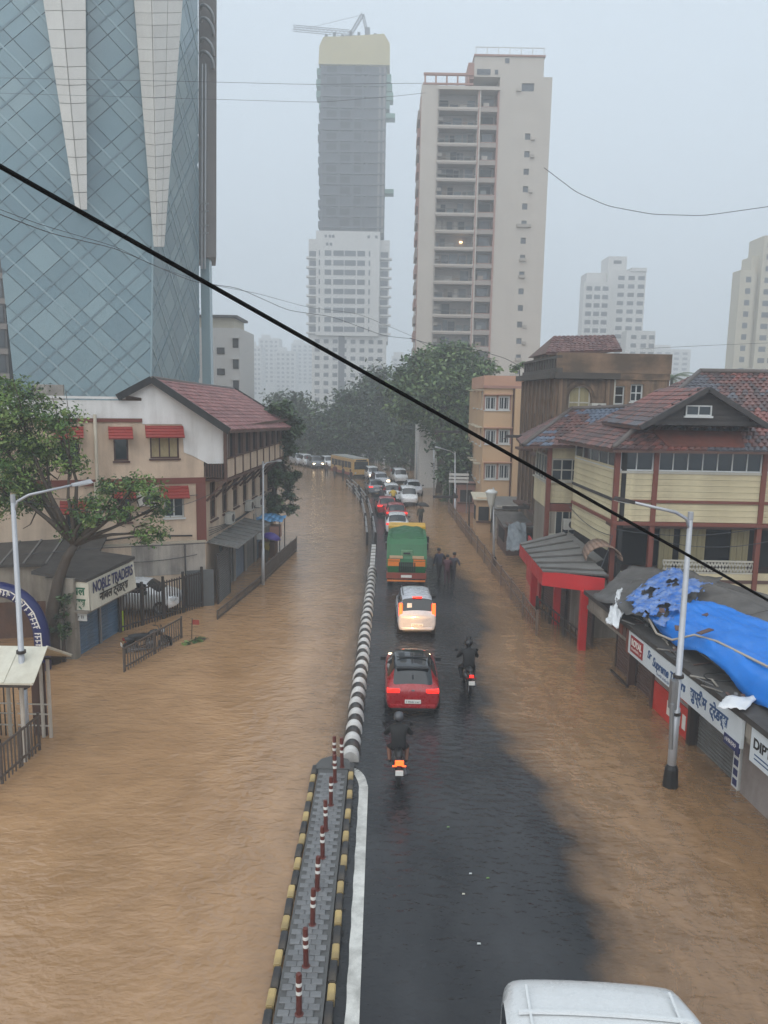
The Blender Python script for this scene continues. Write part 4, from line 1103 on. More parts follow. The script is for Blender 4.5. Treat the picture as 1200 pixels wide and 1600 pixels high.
pbox('recess_strip', M_GREYC, ct_, W0, -18.2, -15.9, 4, 31.5, YC + .02, YC + .19)
# crane
M_CRANE = mat('crane_steel', (104, 106, 112), rough=0.6, var=0.1, metal=0.3)
crn = thing('tower_crane', 'luffing tower crane on top of the unfinished high-rise', 'crane', (-11, YC + 6, 135))
def lattice(name, a, b, w, n_, parent):
    a = Vector(a); b = Vector(b); mb = MB(); d = (b - a); up = Vector((0, 0, 1)); s = d.normalized().cross(up)
    if s.length < .1: s = Vector((1, 0, 0))
    s.normalize(); v_ = s.cross(d.normalized())
    cs = [s * w / 2 + v_ * w / 2, s * -w / 2 + v_ * w / 2, s * w / 2 - v_ * w / 2, s * -w / 2 - v_ * w / 2]
    for c in cs: mb.bar(a + c, b + c, 0.16)
    for k in range(n_):
        p, q = a + d * (k / n_), a + d * ((k + 1) / n_)
        mb.bar(p + cs[0], q + cs[2], .10); mb.bar(p + cs[1], q + cs[3], .10); mb.bar(p + cs[2], q + cs[0], .10)
    return mb.build(name, M_CRANE, parent)
lattice('jib', A(458, 44, YC + 6), A(548, 52, YC + 6), 1.5, 14, crn)
lattice('mast_frame', A(549, 52, YC + 6), A(567, 22, YC + 6), 1.0, 7, crn); lattice('mast_frame', A(574, 54, YC + 6), A(567, 22, YC + 6), .8, 7, crn)
pbox('machinery_deck', M_CRANE, crn, W0, A(540, 50, YC + 6).x, A(578, 50, YC + 6).x, 135.2, 138.0, YC + 5, YC + 8)
pbox('counterweight', M_CRANE, crn, W0, A(570, 50, YC + 6).x, A(578, 50, YC + 6).x, 138, 140.8, YC + 5, YC + 8)
mb = MB(); mb.bar(A(567, 23, YC + 6), A(480, 44, YC + 6), .09); mb.build('pendant_line', M_CRANE, crn)

# ================================================================ far towers on the right and in the haze
Y3 = 300.0
zt = A(955, 398, Y3).z
block('stepped_white_tower', 'pale stepped tower in the haze right of the beige tower', 'tower',
      [(74.0, 84.2, 0, 53.5, Y3, Y3 + 6, ((.2, .5, .8), 3.1, 2.2, 1.6, 1.6, 17)), (83.5, 97.8, 0, 58.2, Y3 + 2, Y3 + 10, ((.35, .62, .88), 3.1, 2.4, 1.5, 2.0, 18)),
       (83.7, 90.8, 58.1, 63.6, Y3 + 4, Y3 + 14, ((.5,), 3.0, 3.0, 1.2, 1.5, 1)), (76, 84, 53.4, 57.6, Y3 + 5, Y3 + 14, None), (90, 100.8, 0, 35.5, Y3 - 4, Y3 + 10, ((.25, .6, .88), 3.1, 2.0, 1.5, 1.6, 10)), (92, 97.8, 57.9, 59.2, Y3 + 1.5, Y3 + 16, None)], M_FARW, M_FARGL, base=(85, Y3, 0))
Y4 = 220.0
tR = block('cream_high_rise', 'cream high-rise cut off by the right edge of the view', 'tower',
           [(97.2, 101.5, 0, 45.8, Y4, Y4 + 5, ((.55,), 3.1, 1.4, 1.5, 1.8, 14)), (100.4, 103.6, 0, 49.6, Y4 + 1, Y4 + 7, None), (102.5, 122, 0, 54.8, Y4 - 1, Y4 + 8, ((.10, .24, .4, .56), 3.1, 1.9, 1.4, 1.8, 16)), (99.6, 116, 0, 19.2, Y4 - 7, Y4 - 2, ((.3, .6), 3.0, 1.6, 1.2, 1.0, 5))], M_CREAMW, M_FARGL, base=(100, Y4, 0))
for k, (xp0, xp1, yp, Y5) in enumerate(((384, 408, 540, 560), (404, 436, 528, 620), (430, 462, 548, 600), (455, 490, 536, 680), (352, 386, 560, 520), (612, 650, 556, 560), (1022, 1080, 545, 520))):
    a_, b_ = A(xp0, yp, Y5), A(xp1, yp, Y5)
    block('distant_block', ['faint distant block left of centre behind the haze, nearest the cream house', 'faint distant block with a flat top over the left trees', 'faint lower distant block over the left trees', 'faint distant block beside the white tower, left side',
                            'faint low distant block right beside the cream house', 'faint distant block between the two tall towers', 'faint distant block above the palm tree'][k], 'building',
          [(a_.x, b_.x, 0, a_.z, Y5, Y5 + 20, ((.15, .38, .62, .85), 3.4, (b_.x - a_.x) * .13, 1.6, 2, 10)), (a_.x + 1.5, b_.x - (b_.x - a_.x) * .5, a_.z - .1, a_.z + 3, Y5 + 4, Y5 + 12, None)], M_FARW, M_FARGL, base=(a_.x, Y5, 0), group='faint blocks in the haze')
# ================================================================ yellow timber house with tiled roofs on the right
M_YELW = mat('yellow_boarding', (216, 204, 168), rough=0.6, var=0.12, scale=0.8, stain=0.5, stain_rgb=(104, 88, 66), bump=0.2)
M_REDP = mat('red_brown_post', (120, 62, 48), rough=0.55, var=0.15, scale=2, stain=0.3)
M_RUST = mat('rusted_sheet', (98, 52, 40), rough=0.7, var=0.3, scale=2.2, stain=0.5, stain_rgb=(54, 44, 42))
M_BLKW = mat('black_weathered_boards', (50, 48, 48), rough=0.7, var=0.3, scale=2, stain=0.4, stain_rgb=(86, 80, 76))
M_PALEY = mat('pale_yellow_door', (168, 156, 116), rough=0.6, var=0.15, stain=0.4)
M_LATT = mat('white_lattice', (190, 186, 174), rough=0.6, var=0.12, stain=0.35)
YH = 32.0
FH = Fr((0, YH, 0), (1, 0, 0), (0, -1, 0))
xP = FH.px(963, 760)[0]; xE = 21.0
house = thing('yellow_house', 'yellow boarded house with red posts, window bands and hipped clay tile roof', 'house', (xP, YH, 0))
zS0, zS1 = 4.9, 7.95
wt, wb = FH.px(1000, 704)[1], FH.px(1000, 736)[1]
posts = [xP, FH.px(1023, 760)[0], FH.px(1192, 760)[0], FH.px(1192, 760)[0] + 1.5, 19.4]
# upper storey front: boards below, window band above
bays = [(posts[i], posts[i + 1]) for i in range(len(posts) - 1)]
for (a, b) in bays:
    zz = zS0 + 0.02
    for k in range(8):
        hgt = (wb - 0.1 - zS0) / 8
        pbox('wall_board', M_YELW, house, FH, a + .1, b - .1, zz, zz + hgt - 0.012, -0.1 - random.uniform(0, .012), -0.03); zz += hgt
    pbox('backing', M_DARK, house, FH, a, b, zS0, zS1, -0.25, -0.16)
    pbox('sill_beam', M_LATT, house, FH, a + .1, b - .1, wb - 0.1, wb, -0.12, 0.02)
    n_ = max(1, round((b - a) / 0.66))
    window(house, FH, (a + .1, b - .1, wb + .005, wt), 0, 0.10, M_WFRAME, M_GLASS, n_, 1, 0.055, sill=False)
for x in posts: pbox('post', M_REDP, house, FH, x - .1, x + .1, -0.3, zS1, -0.16, 0.06)
pbox('floor_beam', M_REDP, house, FH, xP - .1, xE, zS0 + .82, zS0 + .94, -0.06, 0.04)
pbox('floor_beam', M_REDP, house, FH, xP - .1, xE, zS0 - .14, zS0, -0.2, 0.12)
pbox('eave_beam', M_BLKW, house, FH, xP - .2, xE, wt + .005, wt + .14, -0.2, 0.05)
# lower veranda: dark recess, doors, lattice rail
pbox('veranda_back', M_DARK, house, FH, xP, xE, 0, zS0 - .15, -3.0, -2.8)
pbox('veranda_ceiling', M_WOOD, house, FH, xP, xE, zS0 - .3, zS0 - .16, -2.8, -0.2)
for (p0, p1) in ((1030, 1052), (1062, 1102), (1142, 1170), (1120, 1141)):
    a, b = FH.px(p0, 850, -1.4)[0], FH.px(p1, 850, -1.4)[0]
    if p0 in (1062, 1142, 1030):
        for q in range(3): pbox('door_leaf', M_PALEY, house, FH, a + (b - a) * q / 3 + .015, a + (b - a) * (q + 1) / 3, 2.2, 4.6, -1.5, -1.42)
pbox('veranda_floor', M_WOOD, house, FH, xP, xE, 2.3, 2.45, -2.8, 0.0)
pbox('veranda_parapet', M_YELW, house, FH, xP + .2, xE, 1.4, 2.75, -0.1, -0.02)
la, lb = FH.px(1036, 880)[0], FH.px(1180, 880)[0]
nl = 14
for k in range(nl):
    a = la + (lb - la) * k / nl; b = la + (lb - la) * (k + 1) / nl; h0, h1 = 2.78, 3.22
    for (s, e) in (((a, h0), ((a + b) / 2, h1)), (((a + b) / 2, h1), (b, h0)), ((a, h1), ((a + b) / 2, h0)), (((a + b) / 2, h0), (b, h1))):
        MB().bar(FH(s[0], s[1], -.04), FH(e[0], e[1], -.04), .045, .03, up=FH.N).build('lattice_bar', M_LATT, house)
pbox('lattice_rail', M_LATT, house, FH, la, lb, 3.22, 3.29, -.08, 0); pbox('lattice_rail', M_LATT, house, FH, la, lb, 2.72, 2.78, -.08, 0)
# street side of the main house (receding): boards + windows
E0 = Vector((xP, YH, 0)); wp = A(905, 760, 38.6); FD = Fr(E0, Vector((wp.x - .35, 38.6, 0)) - E0, None); FD.N = Vector((-FD.U.y, FD.U.x, 0)); LD = (Vector((wp.x - .35, 38.6, 0)) - E0).length
if FD.N.x > 0: FD.N = -FD.N
zz = 3.5
while zz < wb - 0.05:
    pbox('wall_board', M_YELW, house, FD, .1, LD, zz, zz + .27, -.12 - random.uniform(0, .012), -.04); zz += .285
pbox('wall_bracket', M_REDP, house, FD, .05, LD, zS0 - .14, zS0, -.05, .03); pbox('wall_bracket', M_BLKW, house, FD, .05, LD, zS0 + .82, zS0 + .94, -.05, .02)
pbox('side_backing', M_DARK, house, FD, 0, LD, 0, zS1 + .1, -.4, -.2)
window(house, FD, (.15, LD - .1, wb, wt), 0, .1, M_WFRAME, M_GLASS, 5, 1, .05, sill=False)
MB().hexa([FD(1.0, 3.0, 0), FD(LD, 3.2, 0), FD(LD, 2.8, 1.1), FD(1, 2.6, 1.1), FD(1.0, 3.05, 0), FD(LD, 3.25, 0), FD(LD, 2.85, 1.1), FD(1, 2.65, 1.1)]).build('side_canopy', M_TINROOF, house)
# roofs
BR = ((94, 66, 62), (82, 62, 60), (106, 76, 71), (76, 64, 64), (114, 78, 71))
def patchy(p, c):
    v_ = math.sin(p.x * 1.3 + 2) + math.sin(p.z * 2.1 + p.x * .7) + random.uniform(-.8, .8)
    return (84, 84, 90) if v_ > 0.9 else ((122, 76, 69) if v_ < -1.3 else c)
e0 = Vector((9.25, 31.3, 7.95)); e1 = Vector((21.5, 31.3, 8.0)); R0 = A(1093, 583, 38.0); R1 = Vector((22.0, 38.0, R0.z + .05)); e2 = Vector((8.75, 39.0, 7.9))
rf = MB().hexa([e0 - Vector((0, 0, .1)), e1 - Vector((0, 0, .1)), R1 - Vector((0, 0, .1)), R0 - Vector((0, 0, .1)), e0, e1, R1, R0]).build('roof', M_WOOD, house)
tiles('roof_tiles', rf, M_TILE, e0, e1, R0, R1, cols=BR, dark=patchy)
rf2 = MB().add([e2, e0, R0, e2 - Vector((0, 0, .12)), e0 - Vector((0, 0, .12)), R0 - Vector((0, 0, .12))], ((0, 1, 2), (3, 5, 4), (0, 3, 4, 1))).build('roof_hip', M_WOOD, house)
tiles('roof_tiles', rf2, M_TILE, e2, e0, R0 + Vector((0, .06, 0)), R0, cols=BR)
ridge(rf, e0 + Vector((.05, .05, .1)), R0 + Vector((0, 0, .08)), .12); ridge(rf, R0 + Vector((0, 0, .1)), R1 + Vector((0, 0, .1)), .13)
# front gable with its little window, standing on the front slope
GY = 31.75
FG = Fr((0, GY, 0), (1, 0, 0), (0, -1, 0))
g0, g1, ga = FG.px(1002, 664), FG.px(1188, 662), FG.px(1102, 607)
wr = FG.rect(1071, 633, 1110, 650)
gbw = MB().prism([(g0[0] + .3, g0[1]), (g1[0] - .3, g1[1]), (ga[0], ga[1] - .12)], FG, -.3, -.02).build('gable_wall', M_BLKW, house)
for k in range(7):
    t = k / 7; zz = g0[1] + (ga[1] - g0[1]) * t + .02; hw = (g1[0] - g0[0]) / 2 * (1 - t) * .95
    if hw > .3:
        pbox('gable_board', M_BLKW, gbw, FG, ga[0] - hw, ga[0] + hw * .98, zz, zz + (ga[1] - g0[1]) / 7 - .02, -.015, .012)
window(house, FG, wr, .06, .02, M_WFRAME, M_GLASS, 2, 1, .05)
for (p, q) in (((g0[0] - .15, g0[1] - .08), ga), ((g1[0] + .15, g1[1] - .08), ga)):
    a = FG(p[0], p[1], .35); b = FG(q[0], q[1], .35); bk_ = Vector((0, 5.6, 0))
    MB().bar(a + Vector((0, 0, -.03)), b + Vector((0, 0, -.03)), .16, .20).build('barge_board', M_BLKW, rf)
    lo, hi = a, b
    MB().hexa([lo - Vector((0, 0, .1)), lo + bk_ - Vector((0, 0, .1)), hi + bk_ - Vector((0, 0, .1)), hi - Vector((0, 0, .1)), lo, lo + bk_, hi + bk_, hi]).build('gable_roof', M_WOOD, rf)
    tiles('gable_tiles', rf, M_TILE, lo, lo + bk_, hi, hi + bk_, cols=BR, dark=patchy)
sl = (R0.z - e0.z) / (38.0 - 31.3)
def onslope(x, y, d): return Vector((x, y, e0.z + (y - 31.3) * sl + d))
mb = MB(); x0_, x1_ = FG.px(1040, 680)[0], FG.px(1160, 680)[0]
mb.hexa([onslope(x0_, 31.45, .1), onslope(x1_, 31.45, .1), onslope(x1_ + .3, 32.6, .1), onslope(x0_ - .3, 32.6, .1), onslope(x0_, 31.45, .14), onslope(x1_, 31.45, .14), onslope(x1_ + .3, 32.6, .14), onslope(x0_ - .3, 32.6, .14)])
mb.build('rusted_roof_patch', M_RUST, rf)
# wing further back, nearer the street
YW = 40.0
FW_ = Fr((0, YW, 0), (1, 0, 0), (0, -1, 0))
wing = thing('yellow_house_wing', 'narrow yellow wing with red corner post and slate-blue patched tile roof', 'house', (8.7, YW, 0))
a, b = FW_.px(857, 760)[0], FW_.px(912, 760)[0]
zwb, zwt = FW_.px(880, 752)[1], FW_.px(880, 717)[1]
zz = 4.55
while zz < zwb - .1: pbox('wall_board', M_YELW, wing, FW_, a + .1, b, zz, zz + .3, -.12, -.03); zz += .31
pbox('wall_board', M_YELW, wing, FW_, a + .1, b, zwt + .01, 7.45, -.12, -.03)
pbox('backing', M_DARK, wing, FW_, a, b, 0, 7.4, -.4, -.2)
window(wing, FW_, (a + .12, b - .1, zwb, zwt), 0, .1, M_LATT, M_GLASS, 3, 2, .07)
pbox('corner_post', M_REDP, wing, FW_, a - .12, a + .1, -.3, 7.5, -.14, .1); pbox('floor_beam', M_REDP, wing, FW_, a, b, 4.1, 4.5, -.2, 0)
zb2, zt2 = FW_.px(880, 836)[1], FW_.px(880, 798)[1]
window(wing, FW_, (a + .12, b - .3, zb2, zt2), 0, .12, M_LATT, M_GLASS, 4, 1, .06)
pbox('lower_wall', M_YELW, wing, FW_, a + .1, b, zt2 + .01, 4.08, -.14, -.03); pbox('lower_wall', M_OLDW, wing, FW_, a + .1, b, -.3, zb2 - .09, -.14, -.03)
FWs = Fr((a, YW, 0), Vector((A(835, 740, 44.5).x - a, 4.5, 0)), None); FWs.N = Vector((-FWs.U.y, FWs.U.x, 0)); FWs.N = FWs.N if FWs.N.x < 0 else -FWs.N
pbox('street_side_wall', M_YELW, wing, FWs, .1, 4.6, 4.2, zwb - .1, -.14, -.02); window(wing, FWs, (.15, 4.5, zwb - .1, zwt + .1), 0, .1, M_LATT, M_GLASS, 5, 1, .06)
pbox('street_side_base', M_OLDW, wing, FWs, .1, 4.6, -.3, 4.15, -.5, -.1)
w0, w1, w2 = A(818, 697, 39.4), A(908, 698, 39.4), Vector((A(806, 690, 46).x, 46, 7.6)); r0, r1 = A(893, 641, 43), A(990, 637, 43)
wr_ = MB().hexa([w0 - Vector((0, 0, .1)), Vector((13, 39.4, 7.5)), r1 - Vector((0, 0, .1)), r0 - Vector((0, 0, .1)), w0, Vector((13, 39.4, 7.6)), r1, r0]).build('roof', M_WOOD, wing)
def bluep(p, c):
    return (96, 106, 122) if (math.sin(p.x * 1.1) + p.z * .9 - 7.4 + random.uniform(-.5, .5)) > 0 else c
tiles('roof_tiles', wr_, M_TILE, w0, Vector((13, 39.4, 7.6)), r0, r1, cols=BR, dark=bluep)
rh = MB().add([w2, w0, r0, w2 - Vector((0, 0, .1)), w0 - Vector((0, 0, .1)), r0 - Vector((0, 0, .1))], ((0, 1, 2), (3, 5, 4), (0, 3, 4, 1))).build('roof_hip', M_WOOD, wing)
tiles('roof_tiles', rh, M_TILE, w2, w0, r0 + Vector((0, .06, 0)), r0, cols=BR); ridge(wr_, w0 + Vector((0, 0, .08)), r0 + Vector((0, 0, .1)), .12); ridge(wr_, r0 + Vector((0, 0, .1)), r1 + Vector((0, 0, .1)), .12)

# ================================================================ old brown stone building behind
M_OLDB = mat('old_brown_plaster', (146, 118, 94), rough=0.75, var=0.25, scale=0.6, stain=0.85, stain_rgb=(66, 56, 46), sscale=2.0, bump=0.4)
M_OLDD = mat('dark_mossy_cornice', (80, 73, 66), rough=0.8, var=0.3, scale=1.2, stain=0.6, stain_rgb=(44, 42, 38), bump=0.5)
YO = 44.0
FO = Fr((0, YO, 0), (1, 0, 0), (0, -1, 0))
ob = thing('old_brown_building', 'decaying brown plaster building with arched window and blackened cornice', 'building', (9.6, YO, 0))
xo0, xo1 = FO.px(870, 640)[0], FO.px(1037, 640)[0]; zc0 = FO.px(900, 592)[1]; ztp = FO.px(1000, 553)[1]
arch = FO.rect(890, 603, 922, 655)
w2_ = FO.rect(986, 600, 1004, 628); w3_ = FO.rect(960, 603, 975, 632)
m = MB(); m.wall(FO, xo0, xo1, 0, zc0, [arch, w2_, w3_], .35); m.build('front_wall', M_OLDB, ob)
pbox('core', M_DARK, ob, FO, xo0 + .3, xo1, 0, zc0, -9, -.5); pbox('right_wall', M_OLDB, ob, FO, xo1 - .02, xo1 + .2, 0, ztp - .1, -9, 0.02)
pbox('parapet', M_OLDB, ob, FO, xo0 - .1, xo1 + .25, zc0 + .35, ztp, -.4, .08); pbox('cornice', M_OLDD, ob, FO, xo0 - .3, FO.px(965, 600)[0], zc0 + .001, zc0 + .34, -.4, .5); pbox('cornice', M_OLDB, ob, FO, FO.px(965, 600)[0], xo1 + .22, zc0 + .002, zc0 + .34, -.4, .06)
aw_ = window(ob, FO, arch, 0, .3, M_LATT, M_PALEY, 2, 2, .09, sill=True)
u0, u1, z0, z1 = arch; mb = MB(); cxx = (u0 + u1) / 2; rr = (u1 - u0) / 2 + .12; n_ = 12
for k in range(n_):
    a1_, a2_ = math.pi * k / n_, math.pi * (k + 1) / n_
    mb.prism([(cxx + rr * math.cos(a1_), z1 - rr * .8 + rr * math.sin(a1_)), (cxx + (rr + .18) * math.cos(a1_), z1 - rr * .8 + (rr + .18) * math.sin(a1_)), (cxx + (rr + .18) * math.cos(a2_), z1 - rr * .8 + (rr + .18) * math.sin(a2_)), (cxx + rr * math.cos(a2_), z1 - rr * .8 + rr * math.sin(a2_))], FO, 0, .12)
mb.build('arch_moulding', M_OLDB, ob)
# spandrels that round off the opening
for s in (0, 1):
    poly = [(u0 if s == 0 else u1, z1)]; r_ = (u1 - u0) / 2
    for k in range(7):
        a_ = math.pi / 2 + (math.pi / 2 * k / 6 if s == 0 else -math.pi / 2 * k / 6); poly.append((cxx + r_ * math.cos(a_), z1 - r_ + r_ * math.sin(a_)))
    MB().prism(poly, FO, -.3, -.01).build('arch_spandrel', M_OLDB, ob)
window(ob, FO, w2_, 0, .2, M_WFRAME, M_GLASS, 2, 2, .08); window(ob, FO, w3_, 0, .2, M_WFRAME, M_DARK, 1, 2, .07)
for u in (xo0 + .25, FO.px(950, 640)[0]): pbox('pilaster', M_OLDB, ob, FO, u - .22, u + .22, 0, zc0 - .02, .0, .18)
MB().tube([FO(FO.px(957, 640)[0], 6, .12), FO(FO.px(957, 640)[0], zc0, .12)], .07, 6).build('drain_pipe', M_LATT, ob)
# street side
FOs = Fr((xo0, YO, 0), Vector((A(817, 640, 53.5).x - xo0, 9.5, 0)), None); FOs.N = Vector((-FOs.U.y, FOs.U.x, 0)); FOs.N = FOs.N if FOs.N.x < 0 else -FOs.N
shs = [(1.0 + k * 2.3, 2.0 + k * 2.3, z, z + 2.0) for k in range(4) for z in (3.4, 7.0)]
m = MB(); m.wall(FOs, 0, 9.6, 0, zc0, shs, .3); m.build('street_wall', M_OLDB, ob)
for r_ in shs: window(ob, FOs, r_, 0, .25, M_WOOD, M_DARK, 2, 2, .08)
for k in range(9): pbox('pilaster', M_OLDB, ob, FOs, .15 + k * 1.15, .4 + k * 1.15, 2.6, zc0 - .02, 0, .15)
pbox('cornice', M_OLDD, ob, FOs, -.3, 9.7, zc0 + .001, zc0 + .34, -.3, .55); pbox('parapet', M_OLDD, ob, FOs, -.1, 9.7, zc0 + .345, zc0 + .6, -.2, .1)
for k in range(14): pbox('baluster', M_OLDD, ob, FOs, .1 + k * .7, .38 + k * .7, zc0 + .6, zc0 + 1.15, -.1, .05)
pbox('parapet_rail', M_OLDD, ob, FOs, -.1, 9.7, zc0 + 1.15, zc0 + 1.3, -.15, .1)
for u in (2.0, 6.6):
    for z in (6.6, 3.0):
        bc = pbox('balcony', M_WOOD, ob, FOs, u - 1.0, u + 1.0, z, z + .15, 0, .8)
        pbox('balcony_front', M_BLKW, bc, FOs, u - 1.0, u + 1.0, z + .2, z + 1.25, .74, .8); pbox('balcony_cheek', M_BLKW, bc, FOs, u - 1.0, u - .94, z + .2, z + 1.25, 0, .74)
        for q in (-.8, .8): MB().bar(FOs(u + q, z - .7, .02), FOs(u + q, z, .7), .1).build('bracket', M_WOOD, bc)
# tiled stair room on the roof
p0, p1 = A(853, 552, 47), A(972, 547, 47); t0, t1 = A(864, 526, 50), A(960, 524, 50)
MB().box(W0, p0.x + .3, p1.x - .3, zc0, p0.z, 47.4, 52.5).build('stair_room', M_OLDB, ob)
sr = MB().hexa([p0 - Vector((0, 0, .1)), p1 - Vector((0, 0, .1)), t1 - Vector((0, 0, .1)), t0 - Vector((0, 0, .1)), p0, p1, t1, t0]).build('stair_roof', M_WOOD, ob)
tiles('roof_tiles', sr, M_TILE, p0, p1, t0, t1, cols=((104, 72, 68), (92, 66, 64), (112, 82, 76)))
MB().add([p0, t0, Vector((p0.x, 53, p0.z)), p1, t1, Vector((p1.x, 53, p1.z))], ((0, 1, 2), (3, 5, 4), (1, 4, 5, 2))).build('stair_roof_back', M_WOOD, ob)

# ================================================================ orange-yellow apartment building
M_ORA = mat('ochre_plaster', (192, 161, 127), rough=0.65, var=0.07, scale=0.4, stain=0.2, stain_rgb=(140, 108, 84))
M_ORB = mat('salmon_parapet', (186, 143, 120), rough=0.65, var=0.07, stain=0.2)
YA = 62.0
FA = Fr((0, YA, 0), (1, 0, 0), (0, -1, 0))
oc = thing('ochre_apartment_block', 'ochre four-storey block with paired white windows and salmon parapet', 'building', (7.6, YA, 0))
xa0, xa1 = FA.px(756, 650)[0], 13.5; zpA = FA.px(780, 587)[1]
rows = [FA.rect(758, 619, 775, 641), FA.rect(779, 619, 796, 641), FA.rect(758, 671, 775, 694), FA.rect(779, 671, 796, 694), FA.rect(758, 725, 775, 749), FA.rect(779, 725, 796, 749)]
m = MB(); m.wall(FA, xa0, xa1, -.5, zpA - 1.0, rows, .25); m.build('front_wall', M_ORA, oc); pbox('core', M_ORA, oc, FA, xa0 + .1, xa1, -.5, zpA - 1.2, -12, -.4)
pbox('parapet', M_ORB, oc, FA, xa0 - .05, xa1, zpA - .78, zpA, -.3, .1); pbox('string_course', M_PINK, oc, FA, xa0 - .1, xa1, zpA - .99, zpA - .79, -.3, .2)
for i, r_ in enumerate(rows):
    w = window(oc, FA, r_, 0, .12, M_WFRAME, M_GLASS, 2, 1, .12, sill=True)
    u0, u1, z0, z1 = r_
    for (a, b, c, d_) in ((u0 - .1, u0 - .001, z0, z1 + .1), (u1 + .001, u1 + .1, z0, z1 + .1)): pbox('surround', M_PINK, w, FA, a, b, c, d_, 0, .05)
    pbox('window_hood', M_ORB, w, FA, u0 - .15, u1 + .15, z1 + .11, z1 + .2, 0, .3)
    for q in range(3): pbox('security_bar', M_WFRAME, w, FA, u0 + (u1 - u0) * (q + 1) / 4 - .02, u0 + (u1 - u0) * (q + 1) / 4 + .02, z0, z1, .0, .03)
pbox('pilaster', M_ORA, oc, FA, FA.px(803, 650)[0], FA.px(812, 650)[0], -.5, zpA - 1.0, 0, .2)
MB().tube([FA(FA.px(801, 650)[0], 0, .1), FA(FA.px(801, 650)[0], zpA - 1, .1)], .06, 6).build('drain_pipe', M_BFRAME, oc)
FAs = Fr((xa0, YA, 0), Vector((A(737, 650, 72).x - xa0, 10, 0)), None); FAs.N = Vector((-FAs.U.y, FAs.U.x, 0)); FAs.N = FAs.N if FAs.N.x < 0 else -FAs.N
shs = [(1.2 + k * 3, 2.4 + k * 3, z, z + 1.4) for k in range(3) for z in (3, 6, 9)]
m = MB(); m.wall(FAs, 0, 10, -.5, zpA - 1.0, shs, .25); m.build('street_wall', M_ORA, oc); pbox('parapet', M_ORB, oc, FAs, 0, 10, zpA - .99, zpA - .01, -.3, .1)
for r_ in shs:
    w = window(oc, FAs, r_, 0, .12, M_WFRAME, M_GLASS, 2, 1, .1); pbox('window_hood', M_CREAMW, w, FAs, r_[0] - .2, r_[1] + .2, r_[3] + .1, r_[3] + .18, 0, .5)
# pale block glimpsed behind the big tree
block('pale_street_block', 'pale grey building half hidden behind the big roadside tree', 'building', [(A(655, 700, 84).x, A(740, 700, 84).x, -.3, 12.5, 84, 96, ((.12, .28, .45, .62, .8), 2.9, .8, 1.3, 1.5, 4))], M_FARW, M_DARK, base=(5, 84, 0))

# ================================================================ row of low shops in front (right edge)
S0, S1 = G(1200, 1280), G(960, 1047)
dS = (S1 - S0).normalized(); S00 = S0 - dS * 9.0
FSH = Fr(S00, dS, None); FSH.N = Vector((-FSH.U.y, FSH.U.x, 0)); LS = (S1 - S00).length
FR_ = Fr(FSH(0, 0, 0), dS, FSH.N)
shops = thing('shop_row', 'row of low shuttered shops under a patched roof on the right', 'shops', S00 + dS * 9)
u_of = lambda px_, py_, z: (G(px_, py_, z) - S00).dot(dS)
MB().box(FSH, 0, LS, -.6, 2.9, -5.5, -.3).build('wall', M_OLDW, shops)
M_GREYWALL = mat('speckled_grey_wall', (150, 142, 138), rough=0.7, var=0.15, scale=5, stain=0.5, stain_rgb=(96, 84, 76))
M_BRSHUT = mat('brown_shutter', (92, 70, 62), rough=0.55, var=0.2, scale=1.5, stain=0.4, stain_rgb=(54, 46, 42))
ua = u_of(1200, 1280, 0); ub = u_of(1140, 1232, 0); uc = u_of(1066, 1162, 0); ud = u_of(1015, 1105, 0)
MB().box(FSH, 0, ub - .2, -.6, 1.75, -.25, .02).build('plinth_wall', M_GREYWALL, shops)
shutter(shops, FSH, ub + .25, uc - .15, -.5, 1.8, -.15, M_SHUT)
mkb = MB().box(FSH, ub - .12, ub + .2, -.5, 1.6, -.1, .04).build('notice_strip', M_WFRAME, shops)
for k in range(6): pbox('notice_mark', M_NAVY, mkb, FSH, ub - .06, ub + .14, -.2 + k * .27, -.02 + k * .27, .04, .05)
pbox('pier', M_DSTEEL, shops, FSH, uc - .12, uc + .05, -.5, 2.0, -.2, .12)
M_REDB = mat('red_banner', (196, 52, 40), rough=0.5, var=0.1, stain=0.2)
MB().box(FSH, uc + .1, ud - .05, -.5, .95, -.1, .03).build('red_shop_front', M_REDB, shops); MB().box(FSH, uc + .1, ud - .05, .97, 1.7, -.1, .02).build('shop_notice', M_GREYWALL, shops)
pbox('notice_sign', M_REDB, shops, FSH, uc + .3, uc + 1.1, 1.1, 1.5, .025, .04)
M_WHL = mat('white_lettering', (226, 222, 214), rough=0.5, var=0.05)
for k in range(4): pbox('mark', M_WHL, shops, FSH, uc + .3 + k * .35, uc + .52 + k * .35, .25, .7, .035, .045)
for k in range(2):
    u = ud + .05 + k * 1.95
    shutter(shops, FSH, u + .1, u + 1.8, -.5, 1.8, -.2, M_BRSHUT); pbox('pier', M_BRSHUT, shops, FSH, u - .08, u + .05, -.5, 1.9, -.2, .1)
